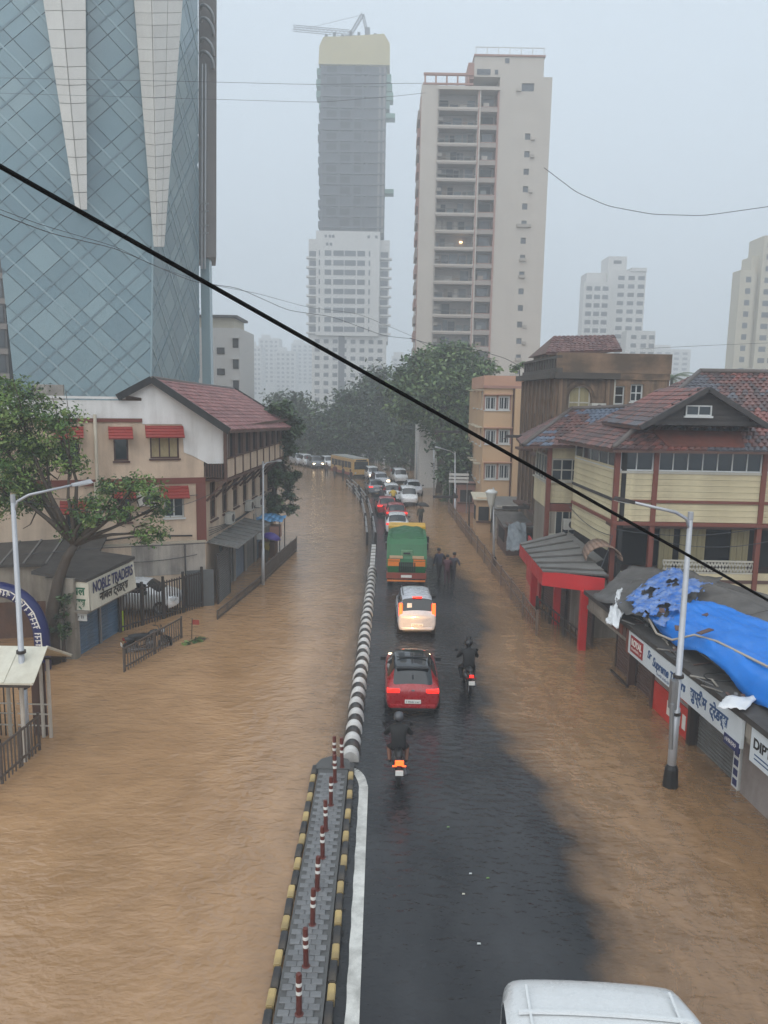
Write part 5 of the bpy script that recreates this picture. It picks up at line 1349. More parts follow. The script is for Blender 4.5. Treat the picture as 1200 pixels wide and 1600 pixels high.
# canopy slab and fascia with its boards
MB().box(FSH, 0, LS + 1.8, 2.45, 2.6, -.3, .72).build('canopy_slab', M_DROOF, shops)
MB().box(FSH, 0, LS + 1.8, 1.85, 2.0, -.3, .55).build('canopy_soffit', M_OLDW, shops)
MB().box(FSH, 0, LS + 1.5, 2.0, 2.44, .4, .6).build('fascia', M_OLDW, shops)
zt_, zb_ = 2.42, 1.68
FSR = Fr(FSH(LS, 0, 0), -dS, FSH.N)            # read left to right from the street
ux = lambda px_, py_, z: LS - u_of(px_, py_, z)
s0, s1 = ux(975, 985, 2.42), ux(1160, 1125, 2.42)
M_SIGNW = mat('pale_blue_sign_board', (206, 214, 218), rough=0.4, var=0.05, stain=0.15, stain_rgb=(150, 146, 140))
M_BLUEL = mat('blue_lettering', (34, 74, 120), rough=0.5, var=0.1)
M_REDL = mat('dark_red_sign', (150, 38, 42), rough=0.45, var=0.1)
bd = MB().box(FSR, s0, s1, zb_, zt_, .62, .70).build('trader_sign_board', M_SIGNW, shops)
Ls = s1 - s0
rp = pbox('red_sign_panel', M_REDL, bd, FSR, s0 + .22, s0 + 1.2, zb_ + .12, zt_ - .08, .702, .72)
sign(bd, FSR, 'ROYAL', M_WHL, s0 + .30, zb_ + .36, .725, .30, .82, bold=.01); strokes(bd, FSR, s0 + .30, zb_ + .20, .721, .8, .09, M_WHL)
sign(bd, FSR, 'Sr', M_BLUEL, s0 + 1.55, zb_ + .36, .705, .36, .30, bold=.01, shear=.2)
sign(bd, FSR, 'Supreme Traders', M_BLUEL, s0 + 1.95, zb_ + .24, .705, .40, 2.2, bold=.012, shear=.2)
sign(bd, FSR, 'सुप्रीम', M_BLUEL, s0 + 4.45, zb_ + .24, .705, .42, .95, bold=.014); sign(bd, FSR, 'ट्रेडर्स', M_BLUEL, s0 + 5.55, zb_ + .24, .705, .42, .95, bold=.014)
strokes(bd, FSR, s0 + 2.3, zb_ + .06, .701, 1.5, .09, M_BLUEL)
lbx = pbox('blue_sign_tab', M_NAVY, bd, FSR, s1 - .75, s1 - .05, zb_ - .16, zb_ + .10, .66, .715); strokes(bd, FSR, s1 - .68, zb_ - .07, .716, .52, .11, M_WHL)
d0, d1 = s1 + .35, s1 + 2.6
b2_ = MB().box(FSR, d0, d1, zb_ - .1, zt_ + .02, .60, .66).build('dealer_sign_board', M_SIGNW, shops); sign(b2_, FSR, 'DIPTI', M_BLACKL, d0 + .12, zb_ + .28, .665, .34, .8, bold=.01)

for k in range(2): pbox('text_line', M_BLUEL, b2_, FSR, d0 + .2, d1 - .3, zb_ + .02 + k * .1, zb_ + .05 + k * .1, .662, .667)
rb = MB().box(FSR, s0 - .35, s0 - .03, zb_ - .1, zt_ + .05, .5, .64).build('rusty_end_post', M_REDP, shops)
for k in range(5): pbox('fascia_board', M_REDP if k % 2 else M_WOOD, shops, FSR, s0 - 1.9 + k * .3, s0 - 1.65 + k * .3, 2.02, 2.45, .601, .63)
for (u, z) in ((s0 - 1.4, 1.3), (s0 - .9, 1.25)): pbox('poster', M_SIGNW, shops, FSR, u, u + .35, z, z + .5, .0, .02)
MB().bar(FSR(s0 - 1.9, .35, .5), FSR(s0 - .3, .35, .5), .08).build('steel_rail', M_DSTEEL, shops)
# patched roof behind the fascia
M_PATCH = mat('patched_grey_sheet', (98, 94, 90), rough=0.65, var=0.3, scale=1.2, stain=0.6, stain_rgb=(56, 52, 48), bump=0.4, rvar=0.15)
for k in range(12):
    u = k * (LS + .5) / 12
    mb = MB(); j = lambda: random.uniform(-.04, .04)
    w_ = (LS + .5) / 12 * 1.03
    mb.hexa([FSH(u, 2.72 + j(), -.1), FSH(u + w_, 2.72 + j(), -.1 + j()), FSH(u + w_, 3.5 + j(), -3.0), FSH(u, 3.5 + j(), -3.0), FSH(u, 2.76 + .02 * (k % 2), -.1), FSH(u + w_, 2.76 + .02 * (k % 2), -.1), FSH(u + w_, 3.55 + .02 * (k % 2), -3.0), FSH(u, 3.55 + .02 * (k % 2), -3.0)])
    mb.build('roof_sheet', M_PATCH, shops)
    mb = MB(); mb.hexa([FSH(u, 3.5, -3), FSH(u + w_, 3.5, -3), FSH(u + w_, 2.7, -6), FSH(u, 2.7, -6), FSH(u, 3.55 + .02 * (k % 2), -3), FSH(u + w_, 3.55 + .02 * (k % 2), -3), FSH(u + w_, 2.75, -6), FSH(u, 2.75, -6)]); mb.build('roof_sheet', M_PATCH, shops)
for k in range(26):
    u, dd = random.uniform(8, LS + .3), random.uniform(.0, .62); a_ = random.uniform(0, 3)
    p = FSH(u, 2.62, dd); L_ = random.uniform(.15, .7)
    MB().bar(p, p + Vector((math.cos(a_) * L_, math.sin(a_) * L_, random.uniform(0, .08))), random.uniform(.03, .12), .02).build('roof_litter', random.choice([M_WOOD, M_TINROOF, M_OLDW, M_PATCH]), shops)

# ---- tarpaulins
def cloth(name, label, cat, m, corners, nx, ny, amp, sag=0.0, group=None, seed=1, thick=.012, edge_drop=0.0, tear=0.0):
    rg = random.Random(seed); a, b, c, d = map(Vector, corners); V = []; ph = [rg.uniform(0, 6) for _ in range(10)]
    nrm = (b - a).cross(d - a).normalized(); nrm = nrm if nrm.z > 0 else -nrm
    for j in range(ny + 1):
        for i in range(nx + 1):
            s, t = i / nx, j / ny; p = a.lerp(b, s).lerp(d.lerp(c, s), t)
            w_ = amp * (math.sin(s * 9 + ph[0] + 3 * t) + .7 * math.sin(t * 13 + ph[1] + 4 * s) + .5 * math.sin((s + t) * 23 + ph[2]) + .35 * math.sin((s - t * 1.3) * 41 + ph[3])) + amp * .5 * rg.uniform(-1, 1) + amp * 1.3 * (.6 - abs(math.sin(s * 21 + ph[8] + 2.5 * math.sin(t * 5 + ph[9])))) + amp * .8 * (.6 - abs(math.sin(t * 9 + ph[6] + 3 * s)))
            p = p + nrm * (w_ + thick * 2) + Vector((0, 0, -sag * math.sin(math.pi * s) * math.sin(math.pi * t)))
            ed = min(s, 1 - s, t, 1 - t)
            if edge_drop and ed < .08: p.z -= edge_drop * (1 - ed / .08) * (0.6 + .4 * math.sin(s * 17 + t * 11))
            p += Vector((rg.uniform(-1, 1), rg.uniform(-1, 1), 0)) * amp * .3
            V.append(p)
    Fc = [(j * (nx + 1) + i, j * (nx + 1) + i + 1, (j + 1) * (nx + 1) + i + 1, (j + 1) * (nx + 1) + i) for j in range(ny) for i in range(nx)]
    if tear:
        def keep(f):
            i, j = f[0] % (nx + 1), f[0] // (nx + 1); s, t = i / nx, j / ny
            q = math.sin(s * 11 + ph[4] + 5 * t) + math.sin(t * 17 + ph[5] - 6 * s) + .8 * math.sin((s + t) * 29 + ph[6]) + .6 * math.sin((s - t) * 37 + ph[7]); ed = min(s, 1 - s, t, 1 - t)
            return q < tear - (1.6 if ed < .06 else .7 if ed < .12 else 0)
        Fc = [f for f in Fc if keep(f)]
    me = bpy.data.meshes.new(name); me.from_pydata([tuple(p) for p in V], [], Fc); me.materials.append(m); me.polygons.foreach_set('use_smooth', [True] * len(Fc))
    o = place(name, me); sm_ = o.modifiers.new('thick', 'SOLIDIFY'); sm_.thickness = thick
    tag(o, label, cat, group); return o
M_TARP = mat('blue_tarpaulin', (10, 116, 208), rough=0.35, var=0.10, scale=1.5, bump=0.5, bscale=4, stain=0.14, stain_rgb=(120, 160, 200))
M_TARP2 = mat('torn_blue_white_tarpaulin', (38, 100, 178), rough=0.45, var=0.5, scale=4.5, bump=0.4, stain=0.5, stain_rgb=(176, 184, 190), sscale=6)
M_TARPD = mat('grey_black_sheet', (88, 86, 84), rough=0.5, var=0.3, scale=2, stain=0.5, stain_rgb=(50, 48, 46), bump=0.3)
M_PLAST = mat('white_plastic_sheet', (214, 216, 218), rough=0.4, var=0.12, scale=3)
cloth('blue_tarpaulin', 'large bright blue tarpaulin over the shop roof, lashed with rope', 'tarpaulin', M_TARP, [FSH(5.0, 3.05, -.05), G(1014, 962, 3.1), G(1085, 925, 3.75), FSH(4.5, 3.85, -4.2)], 90, 40, .034, -.10, edge_drop=.42, seed=3)
cloth('torn_tarpaulin', 'torn blue and white plastic sheet spread above the blue tarpaulin', 'tarpaulin', M_TARP2, [G(1040, 975, 3.2), G(958, 946, 3.2), G(1045, 884, 3.7), G(1115, 912, 3.8)], 64, 44, .03, -.06, edge_drop=.10, seed=5, tear=1.25)
cloth('grey_roof_sheet', 'grey weathered sheet on the shop roof behind the lamp post', 'roof sheet', M_TARPD, [G(1030, 975, 3.0), G(925, 930, 2.95), G(985, 880, 3.55), G(1130, 900, 3.6)], 26, 20, .03, -.05, edge_drop=.15, seed=8)
wb_ = FSH(LS + .1, 2.66, .25)
cloth('white_plastic_sheet', 'crumpled white plastic sheet hanging over the canopy corner', 'plastic sheet', M_PLAST, [G(946, 972, 2.66), G(966, 980, 2.66), G(988, 912, 3.25), G(962, 926, 3.15)], 16, 22, .05, -.05, seed=9)
cloth('white_plastic_scrap', 'small white plastic scrap on the canopy near the right edge', 'plastic sheet', M_PLAST, [G(1120, 1105, 2.66), G(1165, 1110, 2.68), G(1185, 1090, 2.7), G(1135, 1088, 2.7)], 10, 8, .02, -.05, seed=11)
# rope over the tarp, tyre loop, cane basket
M_ROPE = mat('pale_rope', (170, 160, 146), rough=0.7, var=0.2)
rp_ = [G(1014, 968, 3.1), G(1026, 990, 3.0), G(1050, 1000, 3.15), G(1085, 992, 3.3), G(1120, 1002, 3.35), G(1200, 1042, 3.4)]
tag(MB().tube(rp_, .035, 6).build('tarpaulin_rope', M_ROPE, smooth=True), 'pale rope lashed along the lower edge of the blue tarpaulin', 'rope')
pc = G(1130, 1058, 2.68); pts = [pc + Vector((.5 * math.cos(a_), .32 * math.sin(a_), .02 * math.sin(3 * a_))) for a_ in np.linspace(0, 6.28, 25)]
tag(MB().tube(pts, .018, 6, caps=False).build('cable_loop', M_RUBBER, smooth=True), 'dark loop of cable lying on the shop canopy', 'cable')
for k, (px_, py_) in enumerate(((1100, 962), (1035, 957), (1092, 990), (1060, 985))):
    p = G(px_, py_, 3.5)
    tag(MB().bar(p, p + Vector((.1 if k % 2 else .5, .35, .03)), .16, .03).build('wooden_plank', M_WOOD), ['loose plank lying on the blue tarpaulin, upper right one', 'loose plank on the blue tarpaulin near its top corner', 'loose plank on the blue tarpaulin, lower right one', 'loose plank on the middle of the blue tarpaulin'][k], 'plank', 'planks weighing down the tarpaulin')
# ================================================================ red-fronted shop with tin roof
a, b, c, d_ = G(945, 905, 3.0), G(848, 893, 3.0), G(812, 850, 3.0), G(818, 843, 3.0)
M_REDF = mat('red_fascia', (188, 36, 40), rough=0.4, var=0.08, stain=0.15, stain_rgb=(110, 40, 40))
rs = thing('red_shop', 'shop with bright red fascia and pillars under a ribbed tin roof', 'shop', (b.x + .8, b.y + 2, 0))
def band(p, q, z0, z1, th, name, m, par):
    p = Vector((p.x, p.y, 0)); q = Vector((q.x, q.y, 0)); F = Fr(p, q - p, None); return MB().box(F, 0, (q - p).length, z0, z1, 0, th).build(name, m, par)
band(a, b, 2.42, 3.02, .08, 'fascia', M_REDF, rs); band(b, c, 2.42, 3.02, .08, 'fascia', M_REDF, rs)
bk1, bk2 = Vector((a.x + .3, a.y + 3.5, 3.5)), Vector((c.x + 2.2, c.y + .5, 3.5))
NR = 12
for k in range(NR):
    t0_, t1_ = k / NR, (k + 1.06) / NR
    fr_ = lambda t: (b.lerp(c, min(1, t * 1.6)) if t < .62 else c) if False else b.lerp(c, min(1, t))
    bb = lambda t: Vector((a.x + .2, a.y + .2, 3.08)).lerp(bk2, min(1, t))
    p, q, r_, s = fr_(t0_), fr_(t1_), bb(t1_), bb(t0_)
    up_ = Vector((0, 0, .02 + .035 * (k % 2)))
    MB().hexa([p, q, r_, s, p + up_, q + up_, r_ + up_, s + up_]).build('tin_roof_sheet', M_TINROOF, rs)
    MB().bar(p + up_ * 1.2, s + up_ * 1.2, .10, .06).build('roof_rib', M_PATCH, rs)
for (px_, py_, h_) in ((908, 1015, 2.44), (868, 975, 2.44), (832, 946, 2.44)):
    p = G(px_, py_); tag(MB().box(XY(p), -.14, .14, -.5, h_, -.14, .14).build('pillar', M_REDF, rs))
pi = [G(908, 1015), G(868, 975), G(832, 946)]
for i in range(2):
    p, q = pi[i] + Vector((.35, .3, 0)), pi[i + 1] + Vector((.35, .3, 0)); F = Fr(p, q - p, None); F.N = Vector((-F.U.y, F.U.x, 0)); shutter(rs, F, .1, (q - p).length - .1, -.5, 2.42, -.2, M_BRSHUT)
p, q = pi[2] + Vector((.35, .3, 0)), G(815, 905) + Vector((.3, .3, 0)); band(p, q, -.5, 2.42, .1, 'red_side_wall', M_REDF, rs)
p = pi[0]; MB().box(XY(p), .3, 3.2, -.5, 2.1, 1.6, 3.4).build('inner_wall', M_OLDW, rs)
M_CANE = mat('brown_canvas_hood', (132, 108, 92), rough=0.7, var=0.2, scale=2, stain=0.3)
for (px_, py_, s, lb) in ((938, 872, .75, 'brown curved canvas hood on the red shop roof, front one'), (950, 848, .6, 'brown curved canvas hood on the red shop roof, rear one')):
    p = G(px_, py_, 3.3); mb = MB(); n_ = 10
    for k in range(n_):
        a1_, a2_ = math.pi * k / n_, math.pi * (k + 1) / n_
        mb.quad(p + Vector((-s * math.cos(a1_), -.6, s * .8 * math.sin(a1_))), p + Vector((-s * math.cos(a2_), -.6, s * .8 * math.sin(a2_))), p + Vector((-s * math.cos(a2_) * .8, .6, s * .8 * math.sin(a2_) + .1)), p + Vector((-s * math.cos(a1_) * .8, .6, s * .8 * math.sin(a1_) + .1)))
    o = mb.build('canvas_hood', M_CANE, smooth=True); o.modifiers.new('t', 'SOLIDIFY').thickness = .04; tag(o, lb, 'hood', 'canvas hoods')

# small stalls further up the right pavement
def stall(name, label, px_, py_, w, d_, h, mw, mr, over=.25, slope=.15, cat='stall', items=()):
    p = G(px_, py_); t = thing(name, label, cat, p)
    F = XY(p)
    MB().box(F, 0, w, -.5, h, 0, d_).build('wall', mw, t)
    MB().hexa([F(-over, h - slope, -over), F(w + over, h - slope, -over), F(w + over, h + slope, d_ + over), F(-over, h + slope, d_ + over), F(-over, h - slope + .07, -over), F(w + over, h - slope + .07, -over), F(w + over, h + slope + .07, d_ + over), F(-over, h + slope + .07, d_ + over)]).build('roof', mr, t)
    pbox('hatch', M_DARK, t, F, w * .15, w * .85, h * .35, h * .75, -.03, .03); pbox('counter', M_WOOD, t, F, 0, w, h * .30, h * .34, -.2, 0)
    pbox('side_hatch', M_DARK, t, F, -.03, .02, h * .35, h * .75, d_ * .2, d_ * .8)
    return t
stall('kiosk', 'cream corner kiosk beside the second lamp post', 743, 832, 1.1, 1.6, 2.6, M_ORA, M_CREAMW)
stall('tin_stall', 'grey tin-roofed stall between the kiosk and the red shop', 775, 842, 2.2, 4.0, 2.3, M_STAINW, M_TINROOF)
stall('tin_stall', 'low grey stall with dark roof just beyond the red shop', 790, 868, 1.9, 4.0, 2.0, M_BRSHUT, M_PATCH)
stall('tin_stall', 'stall with pinkish wall left of the ochre block', 714, 800, 1.5, 4.0, 2.6, M_PINK, M_DROOF)
stall('tin_stall', 'grey stall at the foot of the big tree', 693, 775, 1.6, 5.0, 2.8, M_OLDW, M_TINROOF)
stall('tin_stall', 'far roadside stall with a pale board under the big tree', 668, 757, 1.6, 4.0, 3.0, M_FARW, M_DROOF)
p = A(716, 745, 66); pk = thing('slatted_notice_board', 'white slatted board above the stall left of the ochre block', 'board', (p.x, 66, 0))
for k in range(3): pbox('board_slat', M_WFRAME, pk, W0, p.x - .8, p.x + .9, p.z - .5 + k * .3, p.z - .3 + k * .3, 65.9, 66)
for s in (-.7, .8): pbox('post', M_STEEL, pk, W0, p.x + s - .04, p.x + s + .04, -.3, p.z + .5, 66.001, 66.06)
p0 = G(800, 880)
M_GTARP = mat('grey_blue_plastic', (128, 136, 142), rough=0.45, var=0.3, scale=3, stain=0.4, stain_rgb=(70, 70, 70))
cloth('stall_cover', 'crumpled grey plastic sheet hanging on the stall beyond the red shop', 'plastic sheet', M_GTARP, [p0 + Vector((-.5, -.6, .9)), p0 + Vector((.7, -.9, 1.0)), p0 + Vector((.9, .9, 2.35)), p0 + Vector((-.1, 1.2, 2.3))], 16, 18, .06, seed=21)
# ================================================================ trees
def leaf_mat(name, hue):
    return mat(name, hue, rough=0.45, var=0.0, bump=0.0, attr='leafc', spec=0.4)
M_LEAF = leaf_mat('leaf', (70, 96, 52))
M_BARK = mat('wet_bark', (70, 60, 50), rough=0.7, var=0.25, scale=4, bump=0.6, bscale=12, stain=0.4, stain_rgb=(40, 36, 32))
def crown_mesh(name, blobs, per, leaf, cols, rng, clump=0.28, dens=1.0):
    """leaf-sized faces gathered in clumps that fill the shells of several lobes; gaps stay open between clumps"""
    P, N_, S, C = [], [], [], []
    for (c, r) in blobs:
        c = np.array(c); r = np.array(r if hasattr(r, '__len__') else (r, r, r * .85))
        ncl = max(6, int(per * dens * (r[0] * r[2]) ))
        d = rng.normal(size=(ncl, 3)); d /= np.linalg.norm(d, axis=1)[:, None]
        rad_ = rng.uniform(0.25, 1.0, ncl) ** 0.55
        cc = c + d * r * rad_[:, None] * rng.uniform(.85, 1.12, (ncl, 1))
        for q in range(ncl):
            k = int(rng.integers(16, 40)); cs = clump * rng.uniform(.6, 1.5) * (r.mean() / 1.5) ** .4
            pp = cc[q] + rng.normal(size=(k, 3)) * cs * np.array((1, 1, .6))
            nn = rng.normal(size=(k, 3)) + np.array((0, 0, 1.1)) + d[q] * .6
            P.append(pp); N_.append(nn); S.append(rng.uniform(.65, 1.35, k) * leaf)
            base = np.array(lin(cols[int(rng.integers(len(cols)))])) * rng.uniform(.7, 1.25)
            C.append(base[None, :] * rng.uniform(.75, 1.3, (k, 1)))
    P = np.concatenate(P); N_ = np.concatenate(N_); S = np.concatenate(S); C = np.concatenate(C)
    N_ /= np.linalg.norm(N_, axis=1)[:, None]
    t = np.cross(N_, rng.normal(size=N_.shape)); t /= np.linalg.norm(t, axis=1)[:, None]; b = np.cross(N_, t)
    s = S[:, None]
    V = np.stack([P - t * s, P + b * s * .45 + N_ * s * .12, P + t * s, P - b * s * .45 + N_ * s * .12], axis=1).reshape(-1, 3)
    n = len(P); me = bpy.data.meshes.new(name)
    me.vertices.add(n * 4); me.vertices.foreach_set('co', V.ravel())
    me.loops.add(n * 4); me.loops.foreach_set('vertex_index', np.arange(n * 4))
    me.polygons.add(n); me.polygons.foreach_set('loop_start', np.arange(0, n * 4, 4)); me.polygons.foreach_set('loop_total', np.full(n, 4))
    at = me.color_attributes.new('leafc', 'FLOAT_COLOR', 'CORNER')
    at.data.foreach_set('color', np.repeat(np.concatenate([C, np.ones((n, 1))], 1), 4, axis=0).ravel().astype(np.float32))
    me.materials.append(M_LEAF); me.update(); me.validate(); return me, n
NLEAF = 0
def tree(name, label, base, trunk, blobs, per, leaf, cols, seed, r0=.22, limbs=True, group=None, clump=.28, fork=None):
    global NLEAF
    base = Vector(base); rng = np.random.default_rng(seed); t = thing(name, label, 'tree', base, 0, group)
    pts = [base - Vector((0, 0, .5))] + [Vector(p) for p in trunk]
    n_ = len(pts); MB().tube(pts, [r0 * (1.15 - .55 * i / (n_ - 1)) for i in range(n_)], 9).build('trunk', M_BARK, t, smooth=True)
    f_ = Vector(fork) if fork is not None else pts[-1]
    if limbs:
        mb = MB()
        for (c, r) in blobs:
            c = Vector(c); r_ = r[0] if hasattr(r, '__len__') else r
            mid = f_.lerp(c, .5) + Vector((rng.uniform(-.3, .3), rng.uniform(-.3, .3), .12 * (c - f_).length * rng.uniform(-.6, 1)))
            mb.tube([f_, f_.lerp(mid, .5) + Vector((rng.uniform(-.1, .1), 0, .05)), mid, c], [r0 * .5, r0 * .38, r0 * .26, r0 * .1], 6)
            for q in range(4):
                e = c + Vector(rng.normal(size=3)) * r_ * .55; mb.tube([mid.lerp(c, rng.uniform(.3, 1)), mid.lerp(e, .65), e], [r0 * .14, r0 * .09, r0 * .04], 5)
        mb.build('limbs', M_BARK, t, smooth=True)
    me, n = crown_mesh('crown', [((Vector(c) - base), r) for c, r in blobs], per, leaf, cols, rng, clump)
    NLEAF += n
    o = bpy.data.objects.new('crown', me); col.objects.link(o); o.parent = t
    return t
GRN = ((88, 116, 56), (66, 96, 46), (106, 132, 66), (54, 78, 42), (124, 144, 80))
DGR = ((62, 82, 50), (52, 72, 46), (74, 94, 58), (46, 62, 42))
def B(Y, *l):          # lobes given by picture centre, radius in pixels
    s = Y * 1.012 / FPX
    return [((A(x, y, Y + random.uniform(-.6, .6) * r * s)), (r * s * kx, r * s * .9, r * s * ky)) for (x, y, r, kx, ky) in l]
YT = 27.6
tree('roadside_tree', 'leaning leafy tree with forked trunk in front of the tan building', Vector((A(82, 1000, 27.2).x, 27.2, 0)), [A(82, 955, 27.4), A(92, 905, YT), A(104, 872, YT), A(117, 851, YT)],
     B(YT, (25, 632, 48, 1, 1), (-35, 660, 70, 1, 1), (70, 690, 50, 1, .8), (25, 715, 55, 1, .8), (88, 650, 34, 1, .8), (-30, 760, 70, 1, .8), (40, 775, 42, 1.1, .7), (108, 720, 26, 1, .8),
       (178, 772, 28, 1, .9), (212, 758, 22, 1.2, .7), (236, 768, 24, 1.1, .8), (252, 790, 20, 1, .8), (235, 832, 26, 1.0, .8), (190, 800, 20, 1.1, .7), (140, 800, 30, 1.1, .8), (118, 830, 22, 1, .7)), 72, .078, GRN, 11, .23, clump=.20)
tree('street_tree', 'dark tree overhanging the water just past the tan building', G(425, 836) , [A(426, 790, 49.5), A(432, 740, 49.5), A(436, 715, 49.5)],
     B(49.5, (436, 690, 30, .9, 1.1), (452, 668, 20, 1, 1), (428, 735, 26, .9, 1), (446, 752, 16, 1.2, .7), (428, 785, 22, 1, .8), (452, 775, 11, 1.2, .7), (412, 805, 20, 1, .6), (460, 742, 10, 1.2, .7), (456, 795, 8, 1.2, .7), (440, 640, 18, 1, 1)), 34, .16, DGR, 12, .2, clump=.26)
YM = 80.0
tree('big_roadside_tree', 'largest green tree rising in front of the beige tower', (A(688, 700, YM).x, YM, 0), [A(690, 740, YM), A(686, 700, YM), A(684, 660, YM)],
     B(YM, (650, 605, 34, 1.1, .9), (690, 580, 38, 1.1, .9), (730, 590, 34, 1.1, .9), (715, 556, 26, 1.2, .8), (680, 625, 40, 1.1, .9), (730, 640, 32, .9, 1), (640, 640, 28, 1, .8), (620, 610, 16, 1.2, .8), (755, 575, 16, 1.2, .7), (700, 665, 36, 1, .9), (660, 570, 24, 1.1, .8), (735, 690, 24, .9, 1), (628, 585, 12, 1.2, .8)), 13, .26, ((92, 114, 70), (78, 102, 62), (106, 126, 80), (66, 88, 54)), 13, .42, clump=.5)
tree('pavement_tree', 'dense dark tree beside the ochre block hiding the stalls', (A(722, 760, 71).x, 71, 0), [A(722, 770, 71), A(720, 730, 71)],
     B(71, (718, 715, 30, .9, 1), (722, 755, 26, .8, 1), (704, 735, 22, .9, .9), (694, 700, 16, 1.3, .6), (735, 735, 16, .8, 1.1), (700, 770, 14, .9, .9)), 18, .22, DGR, 14, .3, clump=.4)
Yb = 118.0
tree('far_tree', 'hazy tall tree at the end of the road, right of the white tower', (A(580, 720, Yb).x, Yb, 0), [A(580, 715, Yb), A(580, 680, Yb)],
     B(Yb, (580, 645, 40, 1.1, 1), (560, 680, 36, 1.1, .9), (600, 680, 36, 1, 1), (590, 605, 26, 1, 1.1), (620, 650, 30, 1, 1), (540, 700, 26, 1.1, .9), (640, 690, 30, 1, 1)), 9, .34, DGR, 15, .5, clump=.7, group='hazy trees closing the road')
tree('far_tree', 'hazy broad tree left of the white tower base', (A(452, 690, 125).x, 125, 0), [A(452, 700, 125), A(452, 670, 125)],
     B(125, (450, 640, 30, 1.1, .9), (435, 660, 24, 1, .9), (472, 655, 24, 1, .9), (452, 680, 30, 1.1, .9), (485, 685, 24, 1, .9)), 9, .36, DGR, 16, .5, clump=.7, group='hazy trees closing the road')
tree('far_tree', 'hazy tree behind the yellow bus', (A(520, 720, 112).x, 112, 0), [A(520, 715, 112), A(520, 690, 112)],
     B(112, (515, 660, 30, 1.1, .9), (540, 665, 28, 1, 1), (520, 695, 28, 1.2, .8), (495, 690, 20, 1, .9), (550, 630, 24, 1, 1)), 9, .34, DGR, 17, .4, clump=.7, group='hazy trees closing the road')
tree('far_tree', 'hazy tree right of the bus in front of the big tree', (A(645, 730, 104).x, 104, 0), [A(645, 725, 104), A(645, 700, 104)],
     B(104, (640, 690, 26, 1, 1), (660, 700, 24, .9, 1), (650, 660, 24, 1, 1), (620, 715, 18, 1.2, .8)), 9, .32, DGR, 18, .4, clump=.65, group='hazy trees closing the road')
tree('far_tree', 'hazy low tree at the left bend of the flooded road', (A(470, 705, 135).x, 135, 0), [A(470, 706, 135), A(470, 690, 135)],
     B(135, (468, 695, 20, 1.2, .8), (440, 700, 24, 1.2, .8), (415, 690, 24, 1, .9), (405, 660, 22, 1, 1)), 9, .36, DGR, 19, .4, clump=.7, group='hazy trees closing the road')
tree('garden_shrub', 'small shrub growing on the roof edge above the ochre block', A(812, 582, 63), [A(812, 578, 63)], B(63, (808, 577, 8, 1.2, .8), (818, 574, 8, 1, 1)), 20, .12, GRN, 20, .05, clump=.2)
tree('yard_bush', 'bushy undergrowth around the trunk beside the kiosk pillar', Vector((A(98, 992, 27.4).x, 27.4, 0)), [A(98, 965, 27.4)], B(27.4, (98, 958, 15, .9, 1.3), (90, 978, 18, 1, 1), (104, 935, 9, .9, 1), (102, 985, 12, .9, 1), (78, 985, 12, 1, 1)), 40, .07, DGR, 22, .08, clump=.16)
# palm behind the roofs
pb = A(1050, 590, 66); palm = thing('palm_tree', 'feathery palm showing between the brown building and the tiled roof', 'tree', (pb.x, 66, 0))
MB().tube([(pb.x, 66, 0), (pb.x + .1, 66, pb.z * .5), tuple(pb)], [.22, .17, .14], 8).build('trunk', M_BARK, palm, smooth=True)
M_FROND = mat('palm_frond', (92, 108, 78), rough=.5, var=.15, scale=2)
for k in range(15):
    a_ = k * 2.4; el_ = random.uniform(-.2, 1.1); L_ = random.uniform(1.7, 2.4); pts = []
    for q in range(7):
        t_ = q / 6; pts.append(pb + Vector((math.cos(a_) * L_ * t_ * math.cos(el_ * (1 - t_)), math.sin(a_) * L_ * t_ * math.cos(el_ * (1 - t_)), L_ * (.75 * math.sin(el_) * t_ - .55 * t_ * t_))))
    mb = MB(); mb.tube(pts, .02, 4)
    for q in range(1, 28):
        t_ = q / 28 * 6; i_ = min(5, int(t_)); p = pts[i_].lerp(pts[i_ + 1], t_ - i_); d = (pts[i_ + 1] - pts[i_]).normalized(); s = d.cross(Vector((0, 0, 1))).normalized()
        for sg in (-1, 1):
            l_ = .42 * math.sin(math.pi * (q / 28) ** .7) + .1; e = p + s * sg * l_ + d * l_ * .5 - Vector((0, 0, l_ * .35)); mb.add([p, p + d * .05, e], ((0, 1, 2),))
    mb.build('frond', M_FROND, palm, fix=False)

